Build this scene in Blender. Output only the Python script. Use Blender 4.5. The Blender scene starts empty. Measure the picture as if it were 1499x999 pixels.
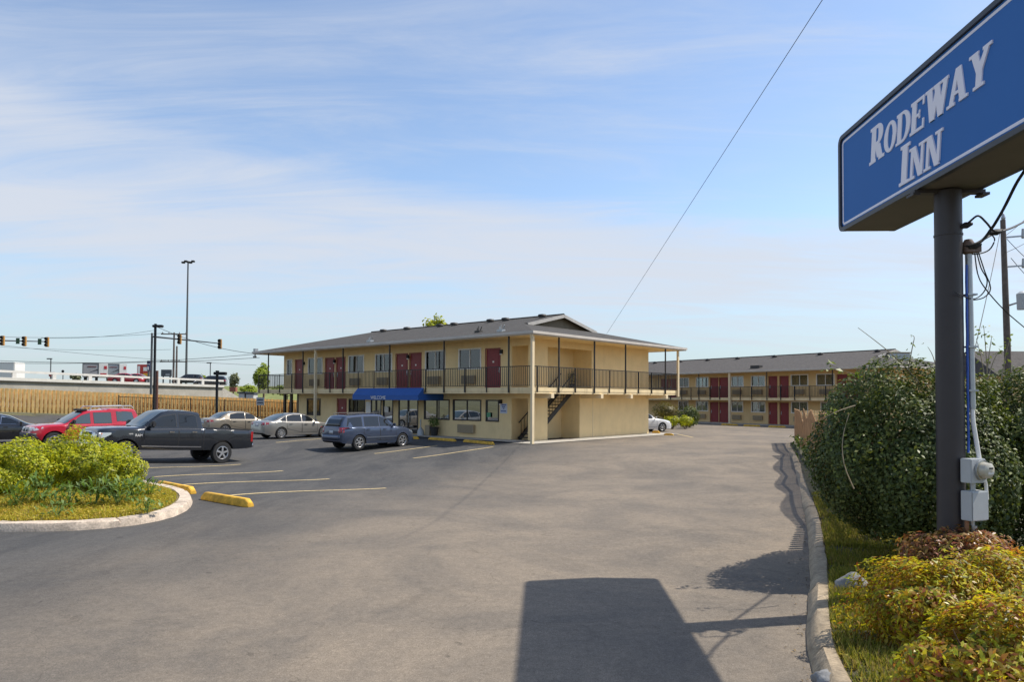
import bpy, bmesh, math, random
import numpy as np
from mathutils import Matrix, Vector
random.seed(7)
rng = np.random.default_rng(11)
R = math.radians
SC = bpy.context.scene
COL = SC.collection
# ------------------------------------------------------------------ camera, sky, sun, exposure
FPX, CX, CY, SH = 1050.0, 749.5, 499.5, 56.0
CAMZ = 2.4
cam_d = bpy.data.cameras.new('camera')
cam = bpy.data.objects.new('camera', cam_d)
COL.objects.link(cam)
cam_d.sensor_width = 36.0
cam_d.lens = 36.0 * FPX / 1499.0
cam_d.shift_y = SH / 1499.0
cam_d.clip_end = 5000.0
cam_d.clip_start = 0.05
MC = Matrix.Rotation(R(91.5), 4, 'X') @ Matrix.Rotation(R(0.27), 4, 'Z')
MC.translation = (0, 0, CAMZ)
cam.matrix_world = MC
SC.camera = cam
SUN_EL, SUN_K = 53.0, 0.75
sun_az = (0.977, 0.21)                      # horizontal direction towards the sun
w = bpy.data.worlds.new('World')
SC.world = w
w.use_nodes = True
nt = w.node_tree
nt.nodes.clear()
def N(t, typ, **kw):
    n = t.nodes.new(typ)
    for k, v in kw.items():
        setattr(n, k, v)
    return n
def math_node(t, op, a, b=None, clamp=False):
    n = N(t, 'ShaderNodeMath', operation=op)
    n.use_clamp = clamp
    for i, x in enumerate((a, b)):
        if x is None: continue
        if isinstance(x, (int, float)): n.inputs[i].default_value = x
        else: t.links.new(x, n.inputs[i])
    return n.outputs[0]
def build_sky():
    L = nt.links
    sky = N(nt, 'ShaderNodeTexSky', sky_type='NISHITA')
    sky.sun_disc = False
    sky.sun_elevation = R(SUN_EL)
    sky.sun_rotation = math.atan2(sun_az[0], sun_az[1])
    sky.air_density = 1.0
    sky.dust_density = 0.6
    sky.ozone_density = 1.9
    geo = N(nt, 'ShaderNodeTexCoord')
    sep = N(nt, 'ShaderNodeSeparateXYZ')
    L.new(geo.outputs['Generated'], sep.inputs[0])
    X, Y, Z = sep.outputs
    # flat sheet of high cloud seen in perspective
    den = math_node(nt, 'ADD', math_node(nt, 'MAXIMUM', Z, 0.0), 0.13)
    px = math_node(nt, 'DIVIDE', X, den)
    py = math_node(nt, 'DIVIDE', Y, den)
    cmb = N(nt, 'ShaderNodeCombineXYZ')
    L.new(px, cmb.inputs[0]); L.new(py, cmb.inputs[1])
    mp = N(nt, 'ShaderNodeMapping')
    mp.inputs['Rotation'].default_value = (0, 0, R(-24))
    mp.inputs['Scale'].default_value = (0.42, 0.95, 1)
    L.new(cmb.outputs[0], mp.inputs[0])
    n1 = N(nt, 'ShaderNodeTexNoise'); n1.inputs['Scale'].default_value = 0.85
    n1.inputs['Detail'].default_value = 7; n1.inputs['Roughness'].default_value = 0.5
    n1.inputs['Distortion'].default_value = 0.5
    L.new(mp.outputs[0], n1.inputs['Vector'])
    mp2 = N(nt, 'ShaderNodeMapping')
    mp2.inputs['Location'].default_value = (3.1, 1.7, 0)
    mp2.inputs['Rotation'].default_value = (0, 0, R(-38))
    mp2.inputs['Scale'].default_value = (0.42, 1.9, 1)
    L.new(cmb.outputs[0], mp2.inputs[0])
    n2 = N(nt, 'ShaderNodeTexNoise'); n2.inputs['Scale'].default_value = 1.9
    n2.inputs['Detail'].default_value = 10; n2.inputs['Roughness'].default_value = 0.66
    n2.inputs['Distortion'].default_value = 0.9
    L.new(mp2.outputs[0], n2.inputs['Vector'])
    # broad band: elevation (z) falling from left to right
    band_c = math_node(nt, 'ADD', math_node(nt, 'MULTIPLY', X, -0.04), 0.185)
    d = math_node(nt, 'DIVIDE', math_node(nt, 'SUBTRACT', Z, band_c), 0.060)
    band = math_node(nt, 'POWER', 2.718, math_node(nt, 'MULTIPLY', math_node(nt, 'MULTIPLY', d, d), -1.0))
    left = N(nt, 'ShaderNodeMapRange'); left.inputs[1].default_value = 0.45; left.inputs[2].default_value = -0.25
    left.inputs[3].default_value = 0.35; left.inputs[4].default_value = 1.0
    L.new(X, left.inputs[0])
    band = math_node(nt, 'MULTIPLY', band, left.outputs[0])
    c2 = math_node(nt, 'ADD', math_node(nt, 'MULTIPLY', X, -0.14), 0.235)
    d2 = math_node(nt, 'DIVIDE', math_node(nt, 'SUBTRACT', Z, c2), 0.035)
    b2 = math_node(nt, 'POWER', 2.718, math_node(nt, 'MULTIPLY', math_node(nt, 'MULTIPLY', d2, d2), -1.0))
    b2 = math_node(nt, 'MULTIPLY', b2, left.outputs[0])
    band = math_node(nt, 'ADD', band, math_node(nt, 'MULTIPLY', b2, 0.5))
    s = math_node(nt, 'ADD', math_node(nt, 'MULTIPLY', n1.outputs[0], 1.25), math_node(nt, 'MULTIPLY', n2.outputs[0], 1.25))
    s = math_node(nt, 'ADD', s, math_node(nt, 'MULTIPLY', band, 0.58))
    mr = N(nt, 'ShaderNodeMapRange', interpolation_type='SMOOTHSTEP')
    mr.inputs[1].default_value = 1.02; mr.inputs[2].default_value = 1.92
    mr.inputs[3].default_value = 0.04; mr.inputs[4].default_value = 0.9
    L.new(s, mr.inputs[0])
    # pale towards the horizon
    hz = N(nt, 'ShaderNodeMapRange', interpolation_type='SMOOTHSTEP')
    hz.inputs[1].default_value = 0.0; hz.inputs[2].default_value = 0.26
    hz.inputs[3].default_value = 0.70; hz.inputs[4].default_value = 0.0
    L.new(Z, hz.inputs[0])
    m0 = N(nt, 'ShaderNodeMix', data_type='RGBA')
    L.new(hz.outputs[0], m0.inputs['Factor'])
    L.new(sky.outputs[0], m0.inputs['A'])
    m0.inputs['B'].default_value = (2.15, 2.8, 3.4, 1)
    m1 = N(nt, 'ShaderNodeMix', data_type='RGBA')
    L.new(mr.outputs[0], m1.inputs['Factor'])
    L.new(m0.outputs['Result'], m1.inputs['A'])
    m1.inputs['B'].default_value = (3.6, 3.8, 4.2, 1)
    bg = N(nt, 'ShaderNodeBackground'); bg.inputs[1].default_value = 0.108
    L.new(m1.outputs['Result'], bg.inputs[0])
    out = N(nt, 'ShaderNodeOutputWorld')
    L.new(bg.outputs[0], out.inputs[0])
build_sky()
sl = bpy.data.lights.new('sun', 'SUN')
sl.energy = 3.1; sl.angle = R(0.5); sl.color = (1.0, 0.93, 0.82)
sun = bpy.data.objects.new('sun', sl); COL.objects.link(sun)
ce, se = math.cos(R(SUN_EL)), math.sin(R(SUN_EL))
sdir = Vector((sun_az[0] * ce, sun_az[1] * ce, se))
sun.rotation_euler = sdir.to_track_quat('Z', 'Y').to_euler()
sun.location = (30, 10, 40)
vs = SC.view_settings
vs.view_transform = 'Standard'; vs.look = 'None'; vs.gamma = 1.0; vs.use_curve_mapping = False
vs.exposure = 0.86
SC.cycles.max_bounces = 6
SC.cycles.transparent_max_bounces = 12
SC.cycles.caustics_reflective = False
SC.cycles.caustics_refractive = False
# ------------------------------------------------------------------ measuring: where a sight line meets the ground
MCI = MC.copy()
def ray(u, v):
    d = Vector(((u - CX) / FPX, (CY - v + SH) / FPX, -1.0))
    return (MCI.to_3x3() @ d)
def at(u, v, Y):
    d = ray(u, v); t = Y / d.y
    return Vector((0, 0, CAMZ)) + d * t
def uz(u, Y):                               # x at depth Y for image column u near the horizon
    return at(u, 583, Y).x
AV = Vector((-0.749, 0.663, 0)).normalized()
BV = Vector((AV.y, -AV.x, 0))
CORNER = Vector((1.05, 37.4, 0))
def loc_ab(x, y):
    dx, dy = x - CORNER.x, y - CORNER.y
    return dx * AV.x + dy * AV.y, dx * BV.x + dy * BV.y
def sm(e0, e1, t):
    t = np.clip((t - e0) / (e1 - e0), 0, 1)
    return t * t * (3 - 2 * t)
def g(x, y):                                # the lot drains to a shallow valley between the two rows of stalls
    a, b = loc_ab(x, y)
    return -0.30 * sm(-20.5, -14, b) * (1 - sm(-9, -0.5, b)) * sm(-20, -9, a) * (1 - sm(4, 11, a))
def gp(u, v, dz=0.0):
    z = 0.0
    d = ray(u, v)
    for _ in range(12):
        t = (z + dz - CAMZ) / d.z
        p = Vector((0, 0, CAMZ)) + d * t
        z = float(g(p.x, p.y))
    return Vector((p.x, p.y, z))
# ------------------------------------------------------------------ materials
def lin(c):
    return tuple(((x / 255) / 12.92 if x / 255 <= 0.04045 else ((x / 255 + 0.055) / 1.055) ** 2.4) for x in c)
MATS = {}
def mat(name, col, rough=0.7, metal=0.0, spec=0.5, var=0.0, scale=3.0, bump=0.0, bscale=40.0, coat=0.0, srgb=False, trans=0.0):
    if name in MATS: return MATS[name]
    if srgb: col = lin(col)
    m = bpy.data.materials.new(name); m.use_nodes = True
    t = m.node_tree; p = t.nodes['Principled BSDF']
    p.inputs['Base Color'].default_value = (*col, 1)
    p.inputs['Roughness'].default_value = rough
    p.inputs['Metallic'].default_value = metal
    p.inputs['Specular IOR Level'].default_value = spec
    p.inputs['Coat Weight'].default_value = coat
    p.inputs['Coat Roughness'].default_value = 0.04
    tc = N(t, 'ShaderNodeTexCoord')
    if var > 0:
        n = N(t, 'ShaderNodeTexNoise'); n.inputs['Scale'].default_value = scale; n.inputs['Detail'].default_value = 6
        n.inputs['Roughness'].default_value = 0.65
        t.links.new(tc.outputs['Object'], n.inputs['Vector'])
        mr = N(t, 'ShaderNodeMapRange'); mr.inputs[1].default_value = 0.3; mr.inputs[2].default_value = 0.7
        mr.inputs[3].default_value = 1 - var; mr.inputs[4].default_value = 1 + var
        t.links.new(n.outputs[0], mr.inputs[0])
        mx = N(t, 'ShaderNodeVectorMath', operation='SCALE')
        mx.inputs[0].default_value = col
        t.links.new(mr.outputs[0], mx.inputs['Scale'])
        t.links.new(mx.outputs[0], p.inputs['Base Color'])
    if bump > 0:
        n = N(t, 'ShaderNodeTexNoise'); n.inputs['Scale'].default_value = bscale; n.inputs['Detail'].default_value = 4
        t.links.new(tc.outputs['Object'], n.inputs['Vector'])
        b = N(t, 'ShaderNodeBump'); b.inputs['Strength'].default_value = bump; b.inputs['Distance'].default_value = 0.02
        t.links.new(n.outputs[0], b.inputs['Height'])
        t.links.new(b.outputs[0], p.inputs['Normal'])
    MATS[name] = m
    return m
def leaf_mat(name, cols, rough=0.5, trans=0.35, spec=0.4):
    if name in MATS: return MATS[name]
    m = bpy.data.materials.new(name); m.use_nodes = True
    t = m.node_tree; p = t.nodes['Principled BSDF']
    ge = N(t, 'ShaderNodeNewGeometry')
    cr = N(t, 'ShaderNodeValToRGB')
    cr.color_ramp.interpolation = 'LINEAR'
    el = cr.color_ramp.elements
    while len(el) < len(cols): el.new(0.5)
    for i, c in enumerate(cols):
        el[i].position = i / (len(cols) - 1); el[i].color = (*c, 1)
    tc = N(t, 'ShaderNodeTexCoord'); no = N(t, 'ShaderNodeTexNoise'); no.inputs['Scale'].default_value = 2.6; no.inputs['Detail'].default_value = 4
    t.links.new(tc.outputs['Object'], no.inputs['Vector'])
    mr_ = N(t, 'ShaderNodeMapRange'); mr_.inputs[1].default_value = 0.3; mr_.inputs[2].default_value = 0.7; mr_.inputs[3].default_value = -0.22; mr_.inputs[4].default_value = 0.22
    t.links.new(no.outputs[0], mr_.inputs[0])
    t.links.new(math_node(t, 'ADD', ge.outputs['Random Per Island'], mr_.outputs[0], clamp=True), cr.inputs[0])
    t.links.new(cr.outputs[0], p.inputs['Base Color'])
    p.inputs['Roughness'].default_value = rough
    p.inputs['Specular IOR Level'].default_value = spec
    tr = N(t, 'ShaderNodeBsdfTranslucent')
    br = N(t, 'ShaderNodeVectorMath', operation='MULTIPLY'); br.inputs[1].default_value = (1.25, 1.25, 0.6)
    t.links.new(cr.outputs[0], br.inputs[0]); t.links.new(br.outputs[0], tr.inputs[0])
    mx = N(t, 'ShaderNodeMixShader'); mx.inputs[0].default_value = trans
    t.links.new(p.outputs[0], mx.inputs[1]); t.links.new(tr.outputs[0], mx.inputs[2])
    t.links.new(mx.outputs[0], t.nodes['Material Output'].inputs[0])
    MATS[name] = m
    return m
def glass_mat(name, refl, tint=(0.02, 0.025, 0.03), see=0.0, rough=0.015):
    """window glass: reflects by angle, lets part of the light through"""
    if name in MATS: return MATS[name]
    m = bpy.data.materials.new(name); m.use_nodes = True
    t = m.node_tree; t.nodes.clear()
    o = N(t, 'ShaderNodeOutputMaterial')
    gl = N(t, 'ShaderNodeBsdfGlossy'); gl.inputs['Roughness'].default_value = rough
    gl.inputs['Color'].default_value = (0.9, 0.93, 0.95, 1)
    df = N(t, 'ShaderNodeBsdfDiffuse'); df.inputs['Color'].default_value = (*tint, 1)
    tp = N(t, 'ShaderNodeBsdfTransparent'); tp.inputs['Color'].default_value = (0.75, 0.82, 0.82, 1)
    a = N(t, 'ShaderNodeMixShader'); a.inputs[0].default_value = see
    t.links.new(df.outputs[0], a.inputs[1]); t.links.new(tp.outputs[0], a.inputs[2])
    lw = N(t, 'ShaderNodeFresnel'); lw.inputs['IOR'].default_value = 1.5
    f = math_node(t, 'ADD', math_node(t, 'MULTIPLY', lw.outputs[0], 1.0), refl, clamp=True)
    b = N(t, 'ShaderNodeMixShader'); t.links.new(f, b.inputs[0])
    t.links.new(a.outputs[0], b.inputs[1]); t.links.new(gl.outputs[0], b.inputs[2])
    t.links.new(b.outputs[0], o.inputs[0])
    MATS[name] = m
    return m
# ------------------------------------------------------------------ mesh helpers
class MB:
    def __init__(s): s.v = []; s.f = []; s.m = []
    def quad(s, pts, mi=0):
        i = len(s.v); s.v += [tuple(p) for p in pts]; s.f.append(tuple(range(i, i + len(pts)))); s.m.append(mi)
    def box(s, x0, x1, y0, y1, z0, z1, mi=0):
        if x0 > x1: x0, x1 = x1, x0
        if y0 > y1: y0, y1 = y1, y0
        if z0 > z1: z0, z1 = z1, z0
        i = len(s.v)
        s.v += [(x0, y0, z0), (x1, y0, z0), (x1, y1, z0), (x0, y1, z0), (x0, y0, z1), (x1, y0, z1), (x1, y1, z1), (x0, y1, z1)]
        for q in ((0, 3, 2, 1), (4, 5, 6, 7), (0, 1, 5, 4), (1, 2, 6, 5), (2, 3, 7, 6), (3, 0, 4, 7)):
            s.f.append(tuple(i + k for k in q)); s.m.append(mi)
    def obox(s, c, ax, ay, az, mi=0):
        """box by centre and three half vectors"""
        c = Vector(c); ax = Vector(ax); ay = Vector(ay); az = Vector(az); i = len(s.v)
        for sz in (-1, 1):
            for sx, sy in ((-1, -1), (1, -1), (1, 1), (-1, 1)):
                s.v.append(tuple(c + ax * sx + ay * sy + az * sz))
        flip = ax.cross(ay).dot(az) < 0
        for q in ((0, 3, 2, 1), (4, 5, 6, 7), (0, 1, 5, 4), (1, 2, 6, 5), (2, 3, 7, 6), (3, 0, 4, 7)):
            s.f.append(tuple(i + k for k in (q[::-1] if flip else q))); s.m.append(mi)
    def bar(s, p, q, r, mi=0, up=(0, 0, 1)):
        p = Vector(p); q = Vector(q); d = (q - p)
        if d.length < 1e-6: return
        dn = d.normalized(); up = Vector(up)
        if abs(dn.dot(up)) > 0.95: up = Vector((1, 0, 0))
        a = dn.cross(up).normalized(); b = a.cross(dn)
        ra, rb = r if isinstance(r, tuple) else (r, r)
        s.obox((p + q) / 2, d / 2, a * ra, b * rb, mi)
    def tube(s, pts, r, n=8, mi=0, cap=True):
        pts = [Vector(p) for p in pts]; base = len(s.v); m = len(pts)
        rr = r if isinstance(r, (list, tuple)) else [r] * m
        ref = Vector((0.13, 0.21, 1)).normalized()
        for i, p in enumerate(pts):
            d = (pts[min(i + 1, m - 1)] - pts[max(i - 1, 0)]).normalized()
            if abs(d.dot(ref)) > 0.97: a = d.cross(Vector((1, 0, 0))).normalized()
            else: a = d.cross(ref).normalized()
            b = d.cross(a)
            for k in range(n):
                t = 2 * math.pi * k / n
                s.v.append(tuple(p + (a * math.cos(t) + b * math.sin(t)) * rr[i]))
        for i in range(m - 1):
            for k in range(n):
                k2 = (k + 1) % n
                s.f.append((base + i * n + k, base + (i + 1) * n + k, base + (i + 1) * n + k2, base + i * n + k2)); s.m.append(mi)
        if cap:
            s.f.append(tuple(base + k for k in range(n))); s.m.append(mi)
            s.f.append(tuple(base + (m - 1) * n + k for k in reversed(range(n)))); s.m.append(mi)
    def lathe(s, prof, c=(0, 0, 0), n=16, axis='z', mi=0):
        base = len(s.v); m = len(prof); c = Vector(c)
        for r, h in prof:
            for k in range(n):
                t = 2 * math.pi * k / n; x, y = r * math.cos(t), r * math.sin(t)
                p = Vector((x, y, h)) if axis == 'z' else (Vector((x, h, y)) if axis == 'y' else Vector((h, x, y)))
                s.v.append(tuple(c + p))
        for i in range(m - 1):
            for k in range(n):
                k2 = (k + 1) % n
                s.f.append((base + i * n + k, base + i * n + k2, base + (i + 1) * n + k2, base + (i + 1) * n + k)); s.m.append(mi)
    def prism(s, poly, z0, z1, mi=0):
        n = len(poly); i = len(s.v)
        ar = sum(poly[k][0] * poly[(k + 1) % n][1] - poly[(k + 1) % n][0] * poly[k][1] for k in range(n))
        if ar < 0: poly = poly[::-1]
        s.v += [(p[0], p[1], z0) for p in poly] + [(p[0], p[1], z1) for p in poly]
        s.f.append(tuple(i + k for k in reversed(range(n)))); s.m.append(mi)
        s.f.append(tuple(i + n + k for k in range(n))); s.m.append(mi)
        for k in range(n):
            k2 = (k + 1) % n
            s.f.append((i + k, i + k2, i + n + k2, i + n + k)); s.m.append(mi)
    def xform(s, M):
        s.v = [tuple(M @ Vector(p)) for p in s.v]; return s
    def build(s, name, mats, parent=None, smooth=None, bevel=0.0, fix=False):
        me = bpy.data.meshes.new(name)
        me.from_pydata(s.v, [], s.f)
        if not isinstance(mats, (list, tuple)): mats = [mats]
        for m in mats: me.materials.append(m)
        if len(mats) > 1: me.polygons.foreach_set('material_index', s.m)
        if bevel > 0 or fix:
            bm = bmesh.new(); bm.from_mesh(me)
            bmesh.ops.remove_doubles(bm, verts=bm.verts, dist=1e-5)
            bmesh.ops.recalc_face_normals(bm, faces=bm.faces)
            if bevel > 0:
                ed = [e for e in bm.edges if len(e.link_faces) == 2 and e.calc_face_angle(0) > 0.6]
                bmesh.ops.bevel(bm, geom=ed, offset=bevel, segments=2, affect='EDGES', clamp_overlap=True)
            bm.to_mesh(me); bm.free()
        if smooth is not None:
            me.polygons.foreach_set('use_smooth', [True] * len(me.polygons))
            me.set_sharp_from_angle(angle=R(smooth))
        me.update()
        return link(name, me, parent)
def link(name, me, parent=None):
    o = bpy.data.objects.new(name, me); COL.objects.link(o)
    if parent is not None: o.parent = parent
    return o
def np_mesh(name, V, F, m, parent=None, smooth=False):
    """mesh from numpy arrays, every face with the same number of corners"""
    me = bpy.data.meshes.new(name)
    nv, nf, k = len(V), len(F), F.shape[1]
    me.vertices.add(nv); me.vertices.foreach_set('co', V.astype(np.float32).ravel())
    me.loops.add(nf * k); me.loops.foreach_set('vertex_index', F.astype(np.int32).ravel())
    me.polygons.add(nf); me.polygons.foreach_set('loop_start', np.arange(0, nf * k, k, dtype=np.int32))
    for x in (m if isinstance(m, (list, tuple)) else [m]): me.materials.append(x)
    me.update(calc_edges=True)
    if smooth: me.polygons.foreach_set('use_smooth', [True] * nf)
    return link(name, me, parent)
def tag(o, label=None, cat=None, group=None, kind=None):
    if label: o['label'] = label
    if cat: o['category'] = cat
    if group: o['group'] = group
    if kind: o['kind'] = kind
    return o
def thing(name, label, cat, loc=(0, 0, 0), rz=0.0, group=None):
    o = bpy.data.objects.new(name, None); COL.objects.link(o)
    o.empty_display_size = 0.2
    o.location = loc; o.rotation_euler = (0, 0, rz)
    return tag(o, label, cat, group)
KIDS = {}
def copy_tree(o, parent=None):
    c = o.copy(); COL.objects.link(c)
    if parent is not None: c.parent = parent
    for ch in [k for k in bpy.data.objects if k.parent == o]: copy_tree(ch, c)
    return c
def text_mesh(txt, size, depth=0.004):
    cu = bpy.data.curves.new('lettering', 'FONT'); cu.body = txt; cu.size = size; cu.extrude = depth / 2
    cu.align_x = 'CENTER'; cu.align_y = 'CENTER'; cu.resolution_u = 3
    o = bpy.data.objects.new('lettering', cu); COL.objects.link(o)
    dg = bpy.context.evaluated_depsgraph_get()
    me = bpy.data.meshes.new_from_object(o.evaluated_get(dg))
    bpy.data.objects.remove(o); bpy.data.curves.remove(cu)
    return me
def text_part(txt, size, m, M, parent, name='lettering', depth=0.004):
    me = text_mesh(txt, size, depth); me.transform(M)
    me.materials.clear(); me.materials.append(m); me.name = name
    return link(name, me, parent)
# common materials
m_stucco = mat('yellow_stucco', (0.83, 0.635, 0.335), 0.85, var=0.06, scale=1.3, bump=0.25, bscale=90)
m_trim = mat('cream_trim', (0.76, 0.62, 0.40), 0.7, var=0.06, scale=2)
m_white = mat('white_paint', (0.80, 0.78, 0.74), 0.5, var=0.05, scale=4)
m_deck = mat('painted_deck_edge', (0.78, 0.62, 0.36), 0.75, var=0.10, scale=1.6)
m_red = mat('dark_red_door_paint', (0.22, 0.018, 0.024), 0.45, var=0.12, scale=2)
m_iron = mat('black_iron', (0.018, 0.016, 0.016), 0.5)
def weathered(m, amt=0.09):
    """rain streaks and splash dirt worked into an existing paint"""
    t = m.node_tree; p = t.nodes['Principled BSDF']; L = t.links
    src = p.inputs['Base Color'].links[0].from_socket
    tc = N(t, 'ShaderNodeTexCoord'); mp = N(t, 'ShaderNodeMapping'); mp.inputs['Scale'].default_value = (1.1, 1.1, 0.22)
    L.new(tc.outputs['Object'], mp.inputs[0])
    n = N(t, 'ShaderNodeTexNoise'); n.inputs['Scale'].default_value = 1.6; n.inputs['Detail'].default_value = 7; n.inputs['Roughness'].default_value = 0.7
    L.new(mp.outputs[0], n.inputs['Vector'])
    r = N(t, 'ShaderNodeMapRange'); r.inputs[1].default_value = 0.5; r.inputs[2].default_value = 0.75; r.inputs[3].default_value = 1.0; r.inputs[4].default_value = 1 - amt
    L.new(n.outputs[0], r.inputs[0])
    v = N(t, 'ShaderNodeVectorMath', operation='SCALE'); L.new(src, v.inputs[0]); L.new(r.outputs[0], v.inputs['Scale']); L.new(v.outputs[0], p.inputs['Base Color'])
weathered(m_stucco); weathered(m_deck, 0.3)
m_conc = mat('concrete', (0.40, 0.37, 0.32), 0.9, var=0.2, scale=2.5, bump=0.3, bscale=60)
m_curb = mat('worn_curb_concrete', (0.46, 0.38, 0.27), 0.9, var=0.35, scale=3.5, bump=0.5, bscale=45)
m_yellow = mat('worn_yellow_paint', (0.64, 0.37, 0.04), 0.75, var=0.42, scale=6, bump=0.2, bscale=50)
m_dark = mat('matt_black', (0.012, 0.012, 0.013), 0.7)
m_alu = mat('dark_bronze_frame', (0.018, 0.014, 0.012), 0.4)
m_gal = mat('galvanised_steel', (0.42, 0.44, 0.45), 0.45, metal=0.6, var=0.1, scale=5)
m_grey = mat('grey_box_paint', (0.45, 0.47, 0.48), 0.5, var=0.06, scale=5)
m_lobby = glass_mat('lobby_glass', 0.42)
m_pane = glass_mat('guest_window_glass', 0.06, see=0.86)
m_curtain = mat('grey_green_curtain', (0.20, 0.22, 0.185), 0.9, var=0.1, scale=3)
m_ac = mat('beige_grille', (0.36, 0.29, 0.19), 0.6, var=0.05)
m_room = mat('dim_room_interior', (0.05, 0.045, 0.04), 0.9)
# ================================================================== GROUND
def asphalt_material():
    m = bpy.data.materials.new('sun_bleached_asphalt'); m.use_nodes = True
    t = m.node_tree; p = t.nodes['Principled BSDF']; L = t.links
    tc = N(t, 'ShaderNodeTexCoord')
    def noise(scale, detail=6, rough=0.6, dist=0.0, mp=None):
        n = N(t, 'ShaderNodeTexNoise'); n.inputs['Scale'].default_value = scale
        n.inputs['Detail'].default_value = detail; n.inputs['Roughness'].default_value = rough; n.inputs['Distortion'].default_value = dist
        L.new(mp or tc.outputs['Object'], n.inputs['Vector']); return n.outputs[0]
    def rng_(x, a, b, c, d, smooth=True):
        n = N(t, 'ShaderNodeMapRange')
        if smooth: n.interpolation_type = 'SMOOTHSTEP'
        for i, v in enumerate((a, b, c, d)): n.inputs[i + 1].default_value = v
        L.new(x, n.inputs[0]); return n.outputs[0]
    sep = N(t, 'ShaderNodeSeparateXYZ'); L.new(tc.outputs['Object'], sep.inputs[0])
    # dusty tan where traffic runs (the drive), darker sealed asphalt in the stalls
    q = math_node(t, 'SUBTRACT', sep.outputs[0], math_node(t, 'MULTIPLY', sep.outputs[1], 0.27))
    q = math_node(t, 'ADD', q, math_node(t, 'MULTIPLY', math_node(t, 'SUBTRACT', noise(0.16, 4, 0.6, 0.6), 0.5), 7.0))
    drive = rng_(q, -12.0, -3.0, 0.0, 1.0)
    mp = N(t, 'ShaderNodeMapping'); mp.inputs['Rotation'].default_value = (0, 0, R(-20)); mp.inputs['Scale'].default_value = (1.0, 0.22, 1)
    L.new(tc.outputs['Object'], mp.inputs[0])
    streak = noise(0.75, 10, 0.72, 0.5, mp.outputs[0])
    patch = noise(0.30, 10, 0.74, 0.5)
    tan = N(t, 'ShaderNodeMix', data_type='RGBA'); L.new(rng_(patch, 0.30, 0.70, 0, 1), tan.inputs['Factor'])
    tan.inputs['A'].default_value = (0.138, 0.120, 0.100, 1); tan.inputs['B'].default_value = (0.245, 0.200, 0.150, 1)
    gry = N(t, 'ShaderNodeMix', data_type='RGBA'); L.new(rng_(streak, 0.34, 0.66, 0, 1), gry.inputs['Factor'])
    gry.inputs['A'].default_value = (0.054, 0.054, 0.055, 1); gry.inputs['B'].default_value = (0.092, 0.088, 0.083, 1)
    mx = N(t, 'ShaderNodeMix', data_type='RGBA'); L.new(drive, mx.inputs['Factor'])
    L.new(gry.outputs['Result'], mx.inputs['A']); L.new(tan.outputs['Result'], mx.inputs['B'])
    # stains, streaks and speckle
    st = rng_(streak, 0.52, 0.76, 1.0, 0.88)
    st2 = math_node(t, 'MULTIPLY', rng_(noise(1.1, 9, 0.75, 1.5), 0.52, 0.70, 1.0, 0.84), rng_(noise(4.3, 5, 0.6, 0.4), 0.66, 0.74, 1.0, 0.62))
    sp = rng_(noise(75, 3, 0.85), 0.3, 0.7, 0.66, 1.34)
    sp2 = math_node(t, 'MULTIPLY', rng_(noise(9, 8, 0.8), 0.3, 0.7, 0.85, 1.15), rng_(noise(28, 4, 0.8), 0.3, 0.7, 0.84, 1.16))
    k = math_node(t, 'MULTIPLY', math_node(t, 'MULTIPLY', st, st2), math_node(t, 'MULTIPLY', sp, sp2))
    # hairline cracks
    vo = N(t, 'ShaderNodeTexVoronoi', feature='DISTANCE_TO_EDGE'); vo.inputs['Scale'].default_value = 0.21
    wv = N(t, 'ShaderNodeVectorMath', operation='ADD'); nn = N(t, 'ShaderNodeTexNoise'); nn.inputs['Scale'].default_value = 0.9; nn.inputs['Detail'].default_value = 8
    L.new(tc.outputs['Object'], nn.inputs['Vector'])
    sc = N(t, 'ShaderNodeVectorMath', operation='SCALE'); sc.inputs['Scale'].default_value = 2.2; L.new(nn.outputs['Color'], sc.inputs[0])
    L.new(tc.outputs['Object'], wv.inputs[0]); L.new(sc.outputs[0], wv.inputs[1]); L.new(wv.outputs[0], vo.inputs['Vector'])
    cr = rng_(vo.outputs['Distance'], 0.0, 0.0022, 0.70, 1.0, False)
    k = math_node(t, 'MULTIPLY', k, cr)
    v = N(t, 'ShaderNodeVectorMath', operation='SCALE'); L.new(mx.outputs['Result'], v.inputs[0]); L.new(k, v.inputs['Scale'])
    L.new(v.outputs[0], p.inputs['Base Color'])
    p.inputs['Roughness'].default_value = 0.9; p.inputs['Specular IOR Level'].default_value = 0.25
    b = N(t, 'ShaderNodeBump'); b.inputs['Strength'].default_value = 0.35; b.inputs['Distance'].default_value = 0.01
    L.new(noise(70, 3, 0.8), b.inputs['Height']); L.new(b.outputs[0], p.inputs['Normal'])
    return m
m_asph = asphalt_material()
m_terrain = mat('dry_grass_soil', (0.10, 0.095, 0.04), 0.95, var=0.4, scale=0.6)
m_bank = mat('asphalt_bank', (0.13, 0.125, 0.118), 0.95, var=0.3, scale=0.8)
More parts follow.
